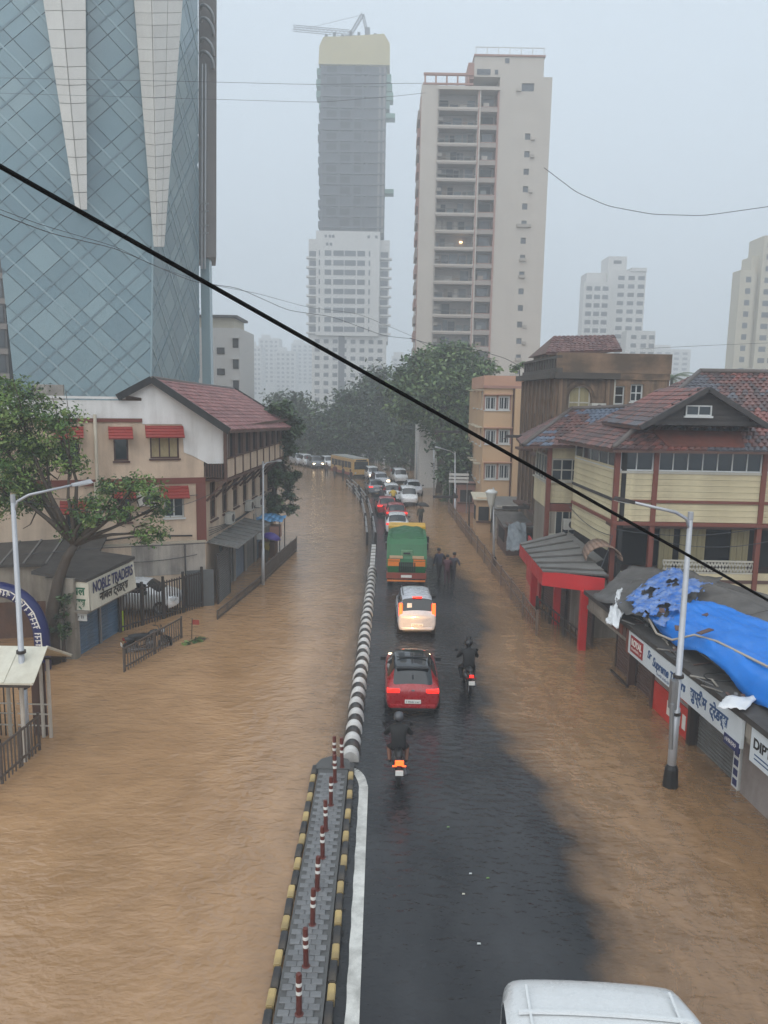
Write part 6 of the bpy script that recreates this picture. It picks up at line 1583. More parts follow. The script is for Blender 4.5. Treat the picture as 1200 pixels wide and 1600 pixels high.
# ================================================================ lamp posts
M_LAMPG = mat('grey_lamp_steel', (172, 174, 178), rough=.4, metal=.4, var=.1, scale=2, stain=.25, stain_rgb=(120, 104, 90))
M_LENS = mat('lamp_lens', (196, 196, 188), rough=.2, var=.05)
def lamp_post(label, base, top, arm_end, r=.09, sleeve=True, base_black=False, clamp=True):
    base = Vector(base); top = Vector(top); arm_end = Vector(arm_end); t = thing('street_lamp', label, 'street lamp', base)
    MB().tube([base - Vector((0, 0, .4)), base.lerp(top, .3), base.lerp(top, .302), top], [r * 1.15, r * 1.1, r * .85, r * .62], 12).build('pole', M_LAMPG, t, smooth=True)
    d = (arm_end - top); MB().tube([top - Vector((0, 0, .35)), top + d * .06 - Vector((0, 0, .1)), top + d * .25, arm_end], [r * .5, r * .45, r * .42, r * .35], 8).build('arm', M_LAMPG, t, smooth=True)
    MB().tube([top - Vector((0, 0, .08)), top + Vector((0, 0, .1))], r * .7, 10).build('finial_cap', M_LAMPG, t)
    dd = d.normalized(); h = MB(); sd_ = dd.cross(Vector((0, 0, 1))).normalized(); up_ = sd_.cross(dd)
    a = arm_end - dd * .1
    q = lambda l, w, z: a + dd * l + sd_ * w + up_ * z
    h.hexa([q(0, -.06, -.04), q(.55, -.11, -.05), q(.55, .11, -.05), q(0, .06, -.04), q(0, -.05, .05), q(.5, -.08, .05), q(.5, .08, .05), q(0, .05, .05)])
    hd = h.build('lamp_head', M_DSTEEL if base_black else M_LAMPG, t, bevel=.015); MB().hexa([q(.15, -.06, -.062), q(.5, -.08, -.066), q(.5, .08, -.066), q(.15, .06, -.062), q(.15, -.06, -.04), q(.5, -.08, -.045), q(.5, .08, -.045), q(.15, .06, -.04)]).build('lens', M_LENS, hd)
    if base_black: MB().lathe([(.0, .62), (.12, .6), (.17, .5), (.2, .0), (.21, -.3)], base, 10).build('base_cover', M_RUBBER, t)
    if clamp:
        for zf_ in (.28, .42): p = base.lerp(top, zf_); MB().tube([p - Vector((0, 0, .04)), p + Vector((0, 0, .04))], r * 1.35, 10).build('clamp_band', M_DSTEEL, t)
    return t
lr = lamp_post('tall grey street lamp with black foot in the flood before the shops', G(1047, 1228), A(1079, 806, 18.9), A(985, 784, 18.4), .10, base_black=True)
mb = MB().tube([A(1048, 1170, 18.6), A(1050, 1100, 18.6)], .06, 8); mb.build('junction_box', M_STEEL, lr)
pbx = A(1052, 1085, 18.75); piece('meter_box', M_STEEL, lr, pbx, (.16, .2, .75))
lamp_post('grey street lamp at left reaching over the shelter and tree', G(42, 1182), A(20, 779, 19.8), A(118, 757, 20.6), .095)
lamp_post('slim grey street lamp in front of the tan building gallery', G(411, 914), A(411, 724, 39.6), A(434, 720, 42.0), .075, clamp=False)
lamp_post('far slim street lamp on the right pavement left of the ochre block', G(711, 812), A(711, 707, 62.3), A(687, 700, 61.5), .07, clamp=False)
p0, p1 = G(772, 884), A(771, 762, 45.4); t2 = thing('lantern_post', 'lamp post with a cone-shaped white lantern near the ochre block', 'street lamp', p0)
MB().tube([p0 - Vector((0, 0, .4)), p0.lerp(p1, .4), p1], [.08, .07, .05], 10).build('pole', M_LAMPG, t2, smooth=True)
q = A(767, 795, 45.2); MB().lathe([(.03, -.6), (.05, 0), (.16, .25), (.34, .95), (.0, .96)], (q.x, q.y, q.z), 14).build('lantern', M_LENS, t2); MB().lathe([(.36, .95), (.36, 1.02), (.2, 1.14), (0, 1.16)], (q.x, q.y, q.z), 14).build('lantern_cap', M_WFRAME, t2)
MB().lathe([(.13, 0), (.13, .45), (.08, .55)], (p0.x, p0.y, 0), 10).build('base_cover', M_RUBBER, t2)
for (px_, py_, pt_, Yp, lb) in ((678, 780, 690, 74, 'thin pole under the big tree near the white cars'), (651, 760, 690, 86, 'thinner far pole right of the oncoming white car'), (733, 830, 775, 56.8, 'short dark pole on the right pavement by the railing')):
    p = G(px_, py_); e = A(px_, pt_, p.y); tag(MB().tube([p - Vector((0, 0, .3)), p.lerp(e, .5), e], [.07, .06, .045], 8).build('pole', M_LAMPG if py_ < 800 else M_DSTEEL, smooth=True), lb, 'pole', 'thin poles on the right pavement')

# ================================================================ bus shelter, arch, debris at left
M_SHRF = mat('cream_shelter_sheet', (204, 200, 184), rough=.5, var=.1, scale=2, stain=.35, stain_rgb=(140, 126, 104))
M_SHP = mat('worn_white_pole', (184, 178, 168), rough=.5, var=.15, stain=.4, stain_rgb=(120, 96, 74))
shel = thing('bus_shelter', 'small pavement shelter with cream sheet roof and bare pole sides', 'shelter', G(80, 1150))
Ys = 20.6
c0 = G(80, 1152); P_ = lambda dx, dy, z: Vector((c0.x + dx, c0.y + dy, z))
for (dx, dy) in ((0, 0), (-.05, -1.5), (-2.3, .1), (-2.3, -1.5), (-.22, .02), (-1.2, 0.05)): MB().tube([P_(dx, dy, -.5), P_(dx, dy, 2.35)], .055, 8).build('post', M_SHP, shel)
for s in (-1, 1):
    a = [P_(.55, .35, 2.33), P_(-3.5, .35, 2.33), P_(-3.5, -.75, 2.95), P_(.35, -.75, 2.95)] if s > 0 else [P_(.45, -1.9, 2.33), P_(-3.5, -1.9, 2.33), P_(-3.5, -.75, 2.95), P_(.35, -.75, 2.95)]
    MB().hexa(a + [p + Vector((0, 0, .05)) for p in a]).build('roof_sheet', M_SHRF if s < 0 else M_SHRF, shel)
    for k in range(6):
        t_ = k / 5; p = a[0].lerp(a[1], t_); q = a[3].lerp(a[2], t_); MB().bar(p + Vector((0, 0, .06)), q + Vector((0, 0, .06)), .05, .03).build('roof_rib', M_SHRF, shel)
MB().bar(P_(.4, .3, 2.28), P_(-3.4, .3, 2.28), .06).build('eave_rail', M_DSTEEL, shel); MB().bar(P_(.35, -1.85, 2.28), P_(-3.4, -1.85, 2.28), .06).build('eave_rail', M_DSTEEL, shel)
for zz in (.35, .7, 1.0): 
    MB().bar(P_(0, 0, zz), P_(-.95, .03, zz), .035).build('side_rail', M_SHP, shel); MB().bar(P_(-1.1, .03, zz), P_(-2.3, .05, zz), .035).build('side_rail', M_SHP, shel)
pbox('back_board', M_WOOD, shel, XY(P_(0, 0, 0)), -.55, -.15, -.4, 2.2, .1, .16); pbox('bench', M_DARK, shel, XY(P_(0, 0, 0)), -3.2, -1.1, -.2, .25, -1.4, -.7)
for k in range(9): pbox('grille_bar', M_DSTEEL, shel, XY(P_(0, 0, 0)), -2.2 + k * .14, -2.17 + k * .14, -.4, 2.25, .06, .09)
# yellow plastic bin inside
yb = P_(-1.75, -.75, 0); M_YP = mat('yellow_plastic', (212, 168, 24), rough=.4, var=.12)
bn = thing('yellow_bin', 'yellow plastic crate stack inside the shelter at left edge', 'bin', yb)
for k in range(3): MB().box(XY(yb), -.28, .28, -.3 + k * .48, .15 + k * .48, -.28, .28).build('crate', M_YP, bn, bevel=.03)
# inflatable blue arch
M_ARCH = mat('navy_inflatable', (16, 28, 88), rough=.4, var=.1, scale=2, bump=.15)
YAr = 26.6; ea, eb, top_ = A(66, 1000, YAr), A(-72, 1000, YAr), A(0, 903, YAr)
arc_t = thing('inflatable_arch', 'navy blue inflatable arch with white lettering left of the kiosk', 'arch', Vector(((ea.x + eb.x) / 2, YAr, 0)))
cx_ = (ea.x + eb.x) / 2; hw = (ea.x - eb.x) / 2; hz_ = top_.z - .4; pts = [Vector((ea.x, YAr, -.3))]
for k in range(21):
    a_ = math.pi * k / 20; pts.append(Vector((cx_ + hw * math.cos(a_), YAr, .9 + (hz_ - .9) * math.sin(a_) ** .8 if math.sin(a_) > 0 else .9)))
pts.append(Vector((eb.x, YAr, -.3)))
MB().tube(pts, .27, 14).build('tube', M_ARCH, arc_t, smooth=True)
for k in (1, 3, 5, 7, 9):
    p = pts[k].lerp(pts[k + 1], .5); d = (pts[k + 1] - pts[k]).normalized(); F = Fr(p, -d, (0, -1, 0)); F.Z = Vector((0, -1, 0)).cross(-d) * -1
    F.Z = (-d).cross(Vector((0, -1, 0))) * -1 if (-d).cross(Vector((0, -1, 0))).z < 0 else (-d).cross(Vector((0, -1, 0)))
    F.Z.normalize()
    strokes(arc_t, F, -.30, -.12, .272, .60, .24, M_WHL, True, k)
for s, p in ((1, ea), (-1, eb)): MB().tube([Vector((p.x, YAr, -.4)), Vector((p.x, YAr, .35))], .2, 12).build('foot_sleeve', M_RUBBER, arc_t)
# floating branch and a small red flag pole
tree('fallen_branch', 'leafy broken branch floating in the brown water', G(302, 1004) , [G(300, 1004) + Vector((.2, .1, .05)), G(310, 1001) + Vector((.3, 0, .1))], [(G(302, 1003) + Vector((0, 0, .03)), (.32, .25, .06)), (G(313, 1001) + Vector((0, 0, .04)), (.25, .2, .06)), (G(292, 1006) + Vector((0, 0, .03)), (.2, .2, .05))], 90, .07, GRN, 31, .03, clump=.10)
p = G(299, 998); fp_ = thing('marker_pole', 'thin pole with a small red flag beside the floating branch', 'marker', p)
MB().tube([p - Vector((0, 0, .3)), p + Vector((.05, 0, .85))], .018, 6).build('pole', M_DSTEEL, fp_); MB().box(XY(p + Vector((.05, 0, .6))), 0, .28, 0, .2, 0, .01).build('flag', mat('faded_red_cloth', (150, 60, 48), rough=.7), fp_)

# ================================================================ overhead wires
M_WIRE = mat('black_cable', (8, 8, 9), rough=.9, var=0, bump=0, spec=.1)
def wire(label, p, q, r, sag, n_=24, name='overhead_wire', group=None, m=None):
    p = Vector(p); q = Vector(q); pts = []
    for k in range(n_ + 1):
        t_ = k / n_; v_ = p.lerp(q, t_); v_.z -= sag * 4 * t_ * (1 - t_); pts.append(v_)
    return tag(MB().tube(pts, r, 6).build(name, m or M_WIRE, smooth=True), label, 'cable', group)
wa, wb2 = A(-60, 226, 4.7), A(1260, 972, 8.6)
wire('thick black cable crossing the whole view diagonally', wa + (wa - wb2) * 1.6, wb2 + (wb2 - wa) * .75, .0155, .0, name='thick_cable')
M_TW = mat('grey_wire', (60, 62, 66), rough=.6, var=0, bump=0)
WG = 'thin wires across the street'
def wpath(label, pts, Y, r):
    P3 = []
    for i in range(len(pts) - 1):
        for k in range(6):
            t_ = k / 6; P3.append(A(pts[i][0] + (pts[i + 1][0] - pts[i][0]) * t_, pts[i][1] + (pts[i + 1][1] - pts[i][1]) * t_, Y(pts[i][0] + (pts[i + 1][0] - pts[i][0]) * t_)))
    P3.append(A(pts[-1][0], pts[-1][1], Y(pts[-1][0])))
    sm_ = P3[:1] + [(P3[i - 1] + P3[i] * 2 + P3[i + 1]) / 4 for i in range(1, len(P3) - 1)] + P3[-1:]
    tag(MB().tube(sm_, r, 5).build('overhead_wire', M_TW, smooth=True), label, 'cable', WG)
wpath('thin wire sagging from the glass tower to the big tree', [(-300, 180), (-40, 320), (80, 365), (180, 388), (300, 440), (372, 450), (450, 485), (520, 495), (600, 525), (650, 530), (700, 560)], lambda x: 24 + max(-20, x) * .05, .016)
wpath('second thin wire just above the sagging one over the glass tower', [(-300, 170), (-40, 312), (60, 350), (180, 385), (240, 415), (330, 445), (400, 458), (480, 480), (560, 490), (648, 527)], lambda x: 26 + max(-20, x) * .05, .011)
wpath('thin wire from the beige tower to the brown building', [(640, 528), (680, 540), (740, 545), (790, 560), (830, 582)], lambda x: 55, .02)
wpath('pair of thin wires high across the sky, upper one', [(-200, 118), (330, 128), (480, 132), (660, 130)], lambda x: 60, .014)
wpath('pair of thin wires high across the sky, lower one', [(-200, 140), (330, 155), (500, 160), (620, 150), (665, 145)], lambda x: 60, .012)
wpath('twisted wire in the upper right sky', [(850, 262), (900, 300), (950, 322), (1020, 335), (1100, 337), (1220, 320), (1400, 270), (1600, 190)], lambda x: 40, .016)
wpath('lower thin wire in the right sky behind the tiled roof', [(1000, 545), (1100, 540), (1220, 535), (1500, 520)], lambda x: 80, .018)
wpath('pale cord from the left lamp arm to the tan building', [(30, 782), (80, 792), (150, 800), (240, 800), (300, 785), (380, 750), (430, 722)], lambda x: 20.5 + x * .045, .014)
wpath('wire along the foot of the tan wall behind the tree', [(-30, 868), (60, 865), (160, 856), (260, 852), (330, 848)], lambda x: 31, .016)
# ================================================================ vehicles
M_TYRE = mat('tyre_rubber', (24, 24, 25), rough=.6, var=.15, scale=6)
M_RIM = mat('alloy_rim', (150, 152, 156), rough=.3, metal=.8, var=.1)
M_CGLASS = mat('car_glass', (20, 26, 30), rough=.05, var=.1, bump=0, spec=.7)
M_SROOF = mat('dark_sunroof_glass', (30, 34, 38), rough=.06, var=.1, bump=0, spec=.7)
M_CPLAST = mat('black_car_plastic', (26, 26, 28), rough=.45, var=.12)
M_TAIL = mat('lit_tail_lamp', (190, 20, 20), rough=.25, var=0, bump=0, emit=(255, 36, 26), estr=1.8)
M_TAILO = mat('lit_orange_lamp', (220, 90, 40), rough=.25, var=0, bump=0, emit=(255, 84, 34), estr=2.2)
M_TAILD = mat('unlit_tail_lamp', (130, 24, 24), rough=.2, var=0, bump=0)
M_HEADL = mat('lit_head_lamp', (255, 240, 210), rough=.2, var=0, bump=0, emit=(255, 226, 180), estr=9.0)
M_HEADD = mat('clear_lamp', (190, 194, 198), rough=.15, var=0, bump=0)
M_PLATE = mat('number_plate', (222, 220, 214), rough=.4, var=.06)
def paint(name, rgb): return mat(name, rgb, rough=.28, var=.05, scale=3, bump=0, coat=.6, spec=.5)
def eval_mesh(o):
    dg = bpy.context.evaluated_depsgraph_get(); return bpy.data.meshes.new_from_object(o.evaluated_get(dg))
def split_by_mat(me, names, mats, parent):
    """one surface, cut into the parts that carry different materials"""
    bm0 = bmesh.new(); bm0.from_mesh(me); out = {}
    for i, nm in enumerate(names):
        bm = bm0.copy(); bmesh.ops.delete(bm, geom=[f for f in bm.faces if f.material_index != i], context='FACES')
        if not len(bm.faces): bm.free(); continue
        for f in bm.faces: f.material_index = 0; f.smooth = True
        m2 = bpy.data.meshes.new(nm); bm.to_mesh(m2); bm.free(); m2.materials.append(mats[i])
        o = bpy.data.objects.new(nm, m2); col.objects.link(o); o.parent = parent; out[nm] = o
    bm0.free(); return out
def wheel(parent, x, y, r, w):
    s = 1 if x > 0 else -1
    tyre = MB().lathe([(r * .62, -w / 2), (r * .9, -w / 2), (r, -w * .3), (r, w * .3), (r * .9, w / 2), (r * .62, w / 2), (r * .62, -w / 2)], (x, y, r), 20, axis='x').build('wheel', M_TYRE, None, smooth=True); tyre.parent = parent
    rim = MB().lathe([(0.0, s * w * .30), (r * .2, s * w * .34), (r * .5, s * w * .25), (r * .63, s * w * .42)], (x, y, r), 20, axis='x').build('rim', M_RIM, None, smooth=True); rim.parent = tyre
def lb(name, m, parent, x0, x1, y0, y1, z0, z1, bev=.015):
    o = MB().box(W0, x0, x1, z0, z1, y0, y1).build(name, m, None, bevel=bev); o.parent = parent; return o
STY = {
 'hatch': dict(L=3.95, W=1.74, H=1.50, st=[(-1.97, .66, .44, .72, .58, .76), (-1.93, .80, .30, .90, .64, .96), (-1.80, .84, .25, .97, .60, 1.05), (-1.28, .86, .24, .98, .53, 1.46), (-.55, .87, .24, .96, .57, 1.50), (.25, .87, .24, .94, .56, 1.48), (.6, .87, .24, .93, .53, 1.40), (1.2, .86, .24, .93, .62, 1.00), (1.65, .80, .26, .84, .58, .87), (1.95, .66, .40, .66, .5, .70)]),
 'muv': dict(L=3.7, W=1.62, H=1.70, st=[(-1.85, .64, .44, .80, .58, .84), (-1.82, .76, .32, .98, .64, 1.02), (-1.74, .79, .28, 1.05, .61, 1.14), (-1.52, .81, .27, 1.06, .57, 1.62), (-.6, .81, .26, 1.04, .60, 1.70), (.35, .81, .26, 1.02, .59, 1.68), (.72, .81, .26, 1.0, .55, 1.58), (1.25, .80, .26, .98, .62, 1.08), (1.6, .76, .28, .90, .56, .94), (1.85, .64, .42, .70, .5, .74)]),
 'van': dict(L=5.0, W=2.24, H=2.42, st=[(-2.5, .95, .5, 1.1, .85, 1.2), (-2.47, 1.06, .4, 1.4, .96, 2.15), (-2.3, 1.11, .35, 1.4, 1.0, 2.38), (-1.9, 1.12, .33, 1.4, 1.02, 2.42), (-.5, 1.12, .33, 1.38, 1.02, 2.44), (1.2, 1.12, .33, 1.36, 1.02, 2.43), (2.0, 1.12, .33, 1.36, 1.0, 2.38), (2.22, 1.1, .33, 1.34, .98, 2.26), (2.45, 1.06, .38, 1.3, .95, 1.5), (2.5, .98, .5, 1.1, .9, 1.2)]),
}
def car_body(style, pm, parent, glass_roof=False):
    S = STY[style]['st']; n = len(S); mb = MB()
    for (y, w, zl, zb, wr, zr) in S:
        half = [(w * .90, zl), (w, zl + (zb - zl) * .28), (w * 1.01, zl + (zb - zl) * .62), (w * .975, zb), (w * .93, zb + .015), (wr + .045, max(zb + .02, zr - .075)), (wr * .82, max(zb + .03, zr - .012)), (0, max(zb + .035, zr + .015))]
        row = [(x, y, z) for x, z in half] + [(-x, y, z) for x, z in reversed(half[:-1])]
        mb.v.extend(row)
    k = 15
    for i in range(n - 1):
        for j in range(14):
            jj = j if j < 7 else 13 - j
            mi = 0
            if jj == 4 and 3 <= i <= 5: mi = 1
            if jj in (5, 6) and i == 2 and style != 'van': mi = 2
            if glass_roof and jj in (5, 6) and 3 <= i <= 5 and not (jj == 5 and False): mi = 5
            if jj in (5, 6) and i == (6 if style != 'van' else 7): mi = 3
            mb.f.append((i * k + j, i * k + j + 1, (i + 1) * k + j + 1, (i + 1) * k + j)); mb.m.append(mi)
        mb.f.append((i * k + 14, i * k, (i + 1) * k, (i + 1) * k + 14)); mb.m.append(4)
    mb.f.append(tuple(range(k))); mb.m.append(0); mb.f.append(tuple(reversed(range((n - 1) * k, n * k)))); mb.m.append(0)
    me = mb.mesh('car', [pm, M_CGLASS, M_CGLASS, M_CGLASS, M_CPLAST, M_SROOF])
    bm = bmesh.new(); bm.from_mesh(me); bmesh.ops.recalc_face_normals(bm, faces=bm.faces)
    cr = bm.edges.layers.float.new('crease_edge')
    for e in bm.edges:
        ms = {f.material_index for f in e.link_faces}
        if len(ms) > 1: e[cr] = .75
    bm.to_mesh(me); bm.free()
    o = bpy.data.objects.new('tmp', me); col.objects.link(o); sb_ = o.modifiers.new('s', 'SUBSURF'); sb_.levels = 2; sb_.render_levels = 2
    ev = eval_mesh(o); bpy.data.objects.remove(o)
    return split_by_mat(ev, ['body', 'side_window', 'rear_window', 'windscreen', 'underbody', 'glass_roof'], [pm, M_CGLASS, M_CGLASS, M_CGLASS, M_CPLAST, M_SROOF], parent)
def car(name, label, loc, rz, pm, style='hatch', tail=M_TAILD, head=M_HEADD, plate='', extras=(), group=None, sc=1.0, glass_roof=False):
    t = thing(name, label, 'car', loc, rz, group); t.scale = (sc,) * 3
    P = car_body(style, pm, t, glass_roof); S = STY[style]; L, W, H = S['L'], S['W'], S['H']; hw = W / 2; yr = -L / 2; zb = S['st'][2][3]
    for x in (-hw + .09, hw - .09):
        for y in (-L * .31, L * .32): wheel(t, x, y, .31, .20)
        # arches
    tl = .05
    for s in (-1, 1):
        if style == 'muv':
            lb('tail_light', tail, t, *sorted((s * (hw - .20), s * (hw - .05))), yr + .05, yr + .25, zb - .15, zb + .38, .03)
        else:
            lb('tail_light', tail, t, *sorted((s * (hw - .46), s * (hw - .06))), yr + .02, yr + .28, zb - .15, zb - .03, .03)
        lb('headlight', head, t, *sorted((s * (hw - .42), s * (hw - .12))), L / 2 - .30, L / 2 - .06, .62, .78, .03)
        m_ = lb('mirror', M_CPLAST if style != 'hatch' else M_CPLAST, t, *sorted((s * (hw - .02), s * (hw + .17))), .62, .74, zb - .02, zb + .12, .025)
        lb('door_handle', M_CPLAST, t, *sorted((s * (hw - .02), s * (hw + .012))), -.35, -.18, zb - .14, zb - .10, .008)
    pl = lb('number_plate', M_PLATE, t, -.25, .25, yr - .035, yr - .01, .50, .62, .006)
    fr = Fr((0, 0, 0), (1, 0, 0), (0, -1, 0)); q = strokes(None, fr, -.20, .525, -yr + .0365, .40, .07, M_BLACKL, False, len(plate)); q.parent = pl
    lb('rear_bumper', pm if style != 'van' else M_CPLAST, t, -hw + .16, hw - .16, yr - .02, yr + .1, .34, .46, .04)
    lb('bumper_insert', M_CPLAST, t, -hw + .2, hw - .2, yr - .005, yr + .08, .26, .335, .02)
    lb('rear_wiper', M_CPLAST, t, -.02, .02, yr + .30, yr + .55, zb + .26, zb + .29, .005) if style == 'hatch' else None
    lb('badge', M_RIM, t, -.05, .05, yr + .03, yr + .08, zb - .14, zb - .05, .01)
    return t
P_RED = paint('red_car_paint', (150, 18, 26)); P_WHT = paint('white_car_paint', (216, 218, 220)); P_SIL = paint('silver_car_paint', (182, 184, 190)); P_GRY = paint('grey_car_paint', (120, 124, 130))
rc = car('red_hatchback', 'red hatchback with dark glass roof braking behind the silver car', (1.0, 24.75, .03), 0, P_RED, 'hatch', M_TAIL, M_HEADL, glass_roof=True)
lb('roof_divider', M_CPLAST, rc, -.5, .5, -.62, -.56, 1.50, 1.53, .01)
lb('spoiler', M_CPLAST, rc, -.52, .52, -1.42, -1.24, 1.40, 1.445, .015)
lb('aerial', M_CPLAST, rc, -.012, .012, -.75, -.73, 1.5, 1.72, .003)
# headlamp beams of the red car fall on the silver car's bumper
for s in (-.55, .55):
    L_ = bpy.data.lights.new('headlight_beam', 'SPOT'); L_.energy = 330; L_.color = (1.0, .52, .18); L_.spot_size = rad(42); L_.spot_blend = .8; L_.shadow_soft_size = .08
    lo = bpy.data.objects.new('headlight_beam', L_); col.objects.link(lo); lo.parent = rc; lo.location = (s, 2.06, .68); lo.rotation_euler = (rad(90 - 4), 0, 0)
sc_ = car('silver_car', 'silver upright hatchback with lit orange tail lamps behind the green truck', (1.42, 32.7, .03), rad(1), P_SIL, 'muv', M_TAILO, M_HEADD)
for s in (-1, 1): lb('roof_rail', M_CPLAST, sc_, *sorted((s * .56, s * .60)), -1.3, .3, 1.69, 1.72, .008)
lb('rear_spoiler_lamp', M_TAIL, sc_, -.2, .2, -1.62, -1.52, 1.64, 1.69, .01); lb('window_sticker', M_PLATE, sc_, -.42, -.22, -1.685, -1.66, 1.20, 1.44, .003)
car('white_car', 'white car directly ahead of the green truck', (.95, 56.2, 0), rad(1), P_WHT, 'hatch', M_TAIL)
car('red_car', 'nearer red car braking beyond the truck, right one of the pair', (.92, 61.4, 0), rad(3), P_RED, 'hatch', M_TAIL)
car('red_car', 'farther red car braking beyond the truck, left one of the pair', (.15, 65.2, 0), rad(4), P_RED, 'hatch', M_TAIL)
car('white_suv', 'white car facing the viewer right of the red cars', (2.2, 71.0, 0), rad(184), P_WHT, 'muv', M_TAILD, M_HEADD)
car('white_car', 'white car in the middle of the far queue', (.55, 73.6, 0), rad(6), P_WHT, 'muv', M_TAILD)
car('grey_car', 'grey car beside the railing in the far queue', (-1.0, 78.5, 0), rad(8), P_GRY, 'hatch', M_TAIL)
car('white_car', 'farthest white car facing the viewer under the thin poles', (1.7, 88.5, 0), rad(188), P_WHT, 'muv', M_TAILD, M_HEADD)
car('silver_car', 'silver car half hidden behind the white car facing the viewer', (2.9, 78.0, 0), rad(184), P_SIL, 'hatch')
car('white_car', 'small white car beside the front of the yellow bus', (-1.55, 91.5, 0), rad(195), P_WHT, 'muv', M_TAILD, M_HEADL, sc=.95)
car('silver_car', 'silver oncoming car with bright headlamp near the bus', (-.5, 85.5, 0), rad(190), P_SIL, 'hatch', M_TAILD, M_HEADL)
car('white_car', 'white saloon parked behind the dark steel fence by the kiosk', (-11.15, 34.1, .12), rad(-92), P_WHT, 'hatch', M_TAILD, sc=1.0)
for k, (px_, py_, rz_, hd, lb_) in enumerate(((492, 731, 200, M_HEADL, 'oncoming car with bright headlamps at the far bend'), (478, 728, 205, M_HEADD, 'far car left of the headlamps at the bend'), (466, 726, 205, M_HEADD, 'leftmost far car at the bend under the trees'), (512, 731, 200, M_HEADD, 'far car between the headlamps and the bus'))):
    p = G(px_, py_); car('far_car', lb_, (p.x, p.y, 0), rad(rz_), (P_GRY, P_WHT, P_SIL, P_WHT)[k], 'muv', M_TAILD, hd, group='far cars at the bend')
# white van in the foreground
van = car('white_van', 'white van cut by the lower edge, seen from above', (2.78, 7.07, .0), rad(-3), paint('white_van_paint', (206, 208, 208)), 'van')
van['category'] = 'van'; van.scale = (1.16, 1.0, 1.0)
M_VANW = MATS['white_van_paint']
for y in (-1.6, -.6, .4, 1.45): 
    mb = MB(); 
    for k in range(8):
        x0_, x1_ = -.92 + 1.84 * k / 8, -.92 + 1.84 * (k + 1) / 8; z = lambda x: 2.44 - .035 * (abs(x) / .9) ** 3
        mb.hexa([(x0_, y - .03, z(x0_) - .01), (x1_, y - .03, z(x1_) - .01), (x1_, y + .03, z(x1_) - .01), (x0_, y + .03, z(x0_) - .01), (x0_, y - .022, z(x0_) + .018), (x1_, y - .022, z(x1_) + .018), (x1_, y + .022, z(x1_) + .018), (x0_, y + .022, z(x0_) + .018)])
    q = mb.build('roof_rib', M_VANW, None); q.parent = van
lb('side_seam', M_VANW, van, .78, .81, -2.2, 1.9, 2.405, 2.425, .005); lb('side_seam', M_VANW, van, -.81, -.78, -2.2, 1.9, 2.405, 2.425, .005)
lb('marker_lamp', M_TAIL, van, -1.16, -1.08, 1.1, 1.3, 1.95, 2.1, .02)

# ---- green refuse truck
M_TGRN = mat('truck_green', (24, 96, 52), rough=.4, var=.12, scale=1.2, stain=.25, stain_rgb=(30, 62, 44)); M_TYEL = mat('truck_yellow', (214, 168, 62), rough=.4, var=.1, stain=.2)
M_TORG = mat('truck_orange', (214, 120, 40), rough=.45, var=.12, stain=.25); M_TRED = mat('truck_red_brown', (132, 58, 44), rough=.5, var=.15, stain=.3)
tr = thing('refuse_truck', 'green refuse compactor truck with orange striped tailgate and yellow cab', 'truck', (1.25, 40.2, .03), rad(-1.5)); tr.scale = (1.0, .72, .86)
def hx(name, m, prof, x0, x1, parent=tr, bev=.03):
    mb = MB().prism([(y, z) for y, z in prof], type('F', (), {'__call__': lambda s, u, z, d: Vector((d, u, z))})(), x0, x1); o = mb.build(name, m, None, bevel=bev); o.parent = parent; return o
hx('container', M_TGRN, [(0, .95), (3.6, .95), (3.6, 2.95), (.55, 3.05), (.0, 2.9)], -1.03, 1.03)
tg = hx('tailgate', M_TGRN, [(-.02, .85), (-.02, 2.86), (-.45, 2.55), (-.95, 1.75), (-1.05, 1.25), (-.95, .8)], -1.0, 1.0)
for z0_, z1_, y0_ in ((1.62, 1.72, -1.06), (1.30, 1.58, -1.10)): lb('stripe', M_TORG, tg, -.98, -.35, y0_, y0_ + .25, z0_, z1_, .01); lb('stripe', M_TORG, tg, .35, .98, y0_, y0_ + .25, z0_, z1_, .01)
for k in range(9): lb('grille_bar', M_CPLAST, tg, -.4 + k * .1, -.34 + k * .1, -1.12, -.9, .95, 1.55, .008)
for s in (-1, 1):
    hx('tailgate_rib', M_TGRN, [(-.05, 2.95), (-.5, 2.62), (-1.02, 1.78), (-1.1, 1.2), (-1.0, 1.2), (-.92, 1.74), (-.42, 2.52)], s * .93, s * 1.05, tg, .01); lb('tail_light', M_TAIL if s < 0 else M_TAIL, tr, *sorted((s * .78, s * .98)), -1.08, -1.0, .72, .84, .02); lb('hinge_arm', M_CPLAST, tr, *sorted((s * 1.04, s * 1.14)), -.3, .3, 2.2, 2.6, .02)
lb('hatch_panel', mat('pale_green_panel', (110, 150, 116), rough=.45, var=.15, stain=.3), tg, -.3, .3, -.86, -.7, 1.95, 2.25, .02); lb('hatch_slot', M_CPLAST, tg, -.18, .18, -.92, -.78, 2.02, 2.12, .01)
lb('cream_strip', M_ORA, tg, -.9, -.2, -1.04, -.9, 1.76, 1.92, .01); lb('cream_strip', M_ORA, tg, .3, .9, -1.04, -.9, 1.76, 1.92, .01)
lb('rear_sill', M_TRED, tr, -1.05, 1.05, -1.12, -.4, .52, .88, .03); lb('bumper_bar', M_TORG, tr, -1.0, 1.0, -1.22, -1.14, .36, .46, .02)
q = lb('number_plate', M_PLATE, tr, -.28, .28, -1.15, -1.125, .60, .76, .005)
lb('chassis', M_CPLAST, tr, -.5, .5, -.9, 5.6, .45, .94, .03)
cab = lb('cab', M_TYEL, tr, -1.06, 1.06, 3.75, 5.45, .6, 3.12, .12); lb('windscreen', M_CGLASS, tr, -.95, .95, 5.42, 5.48, 1.6, 2.5, .02)
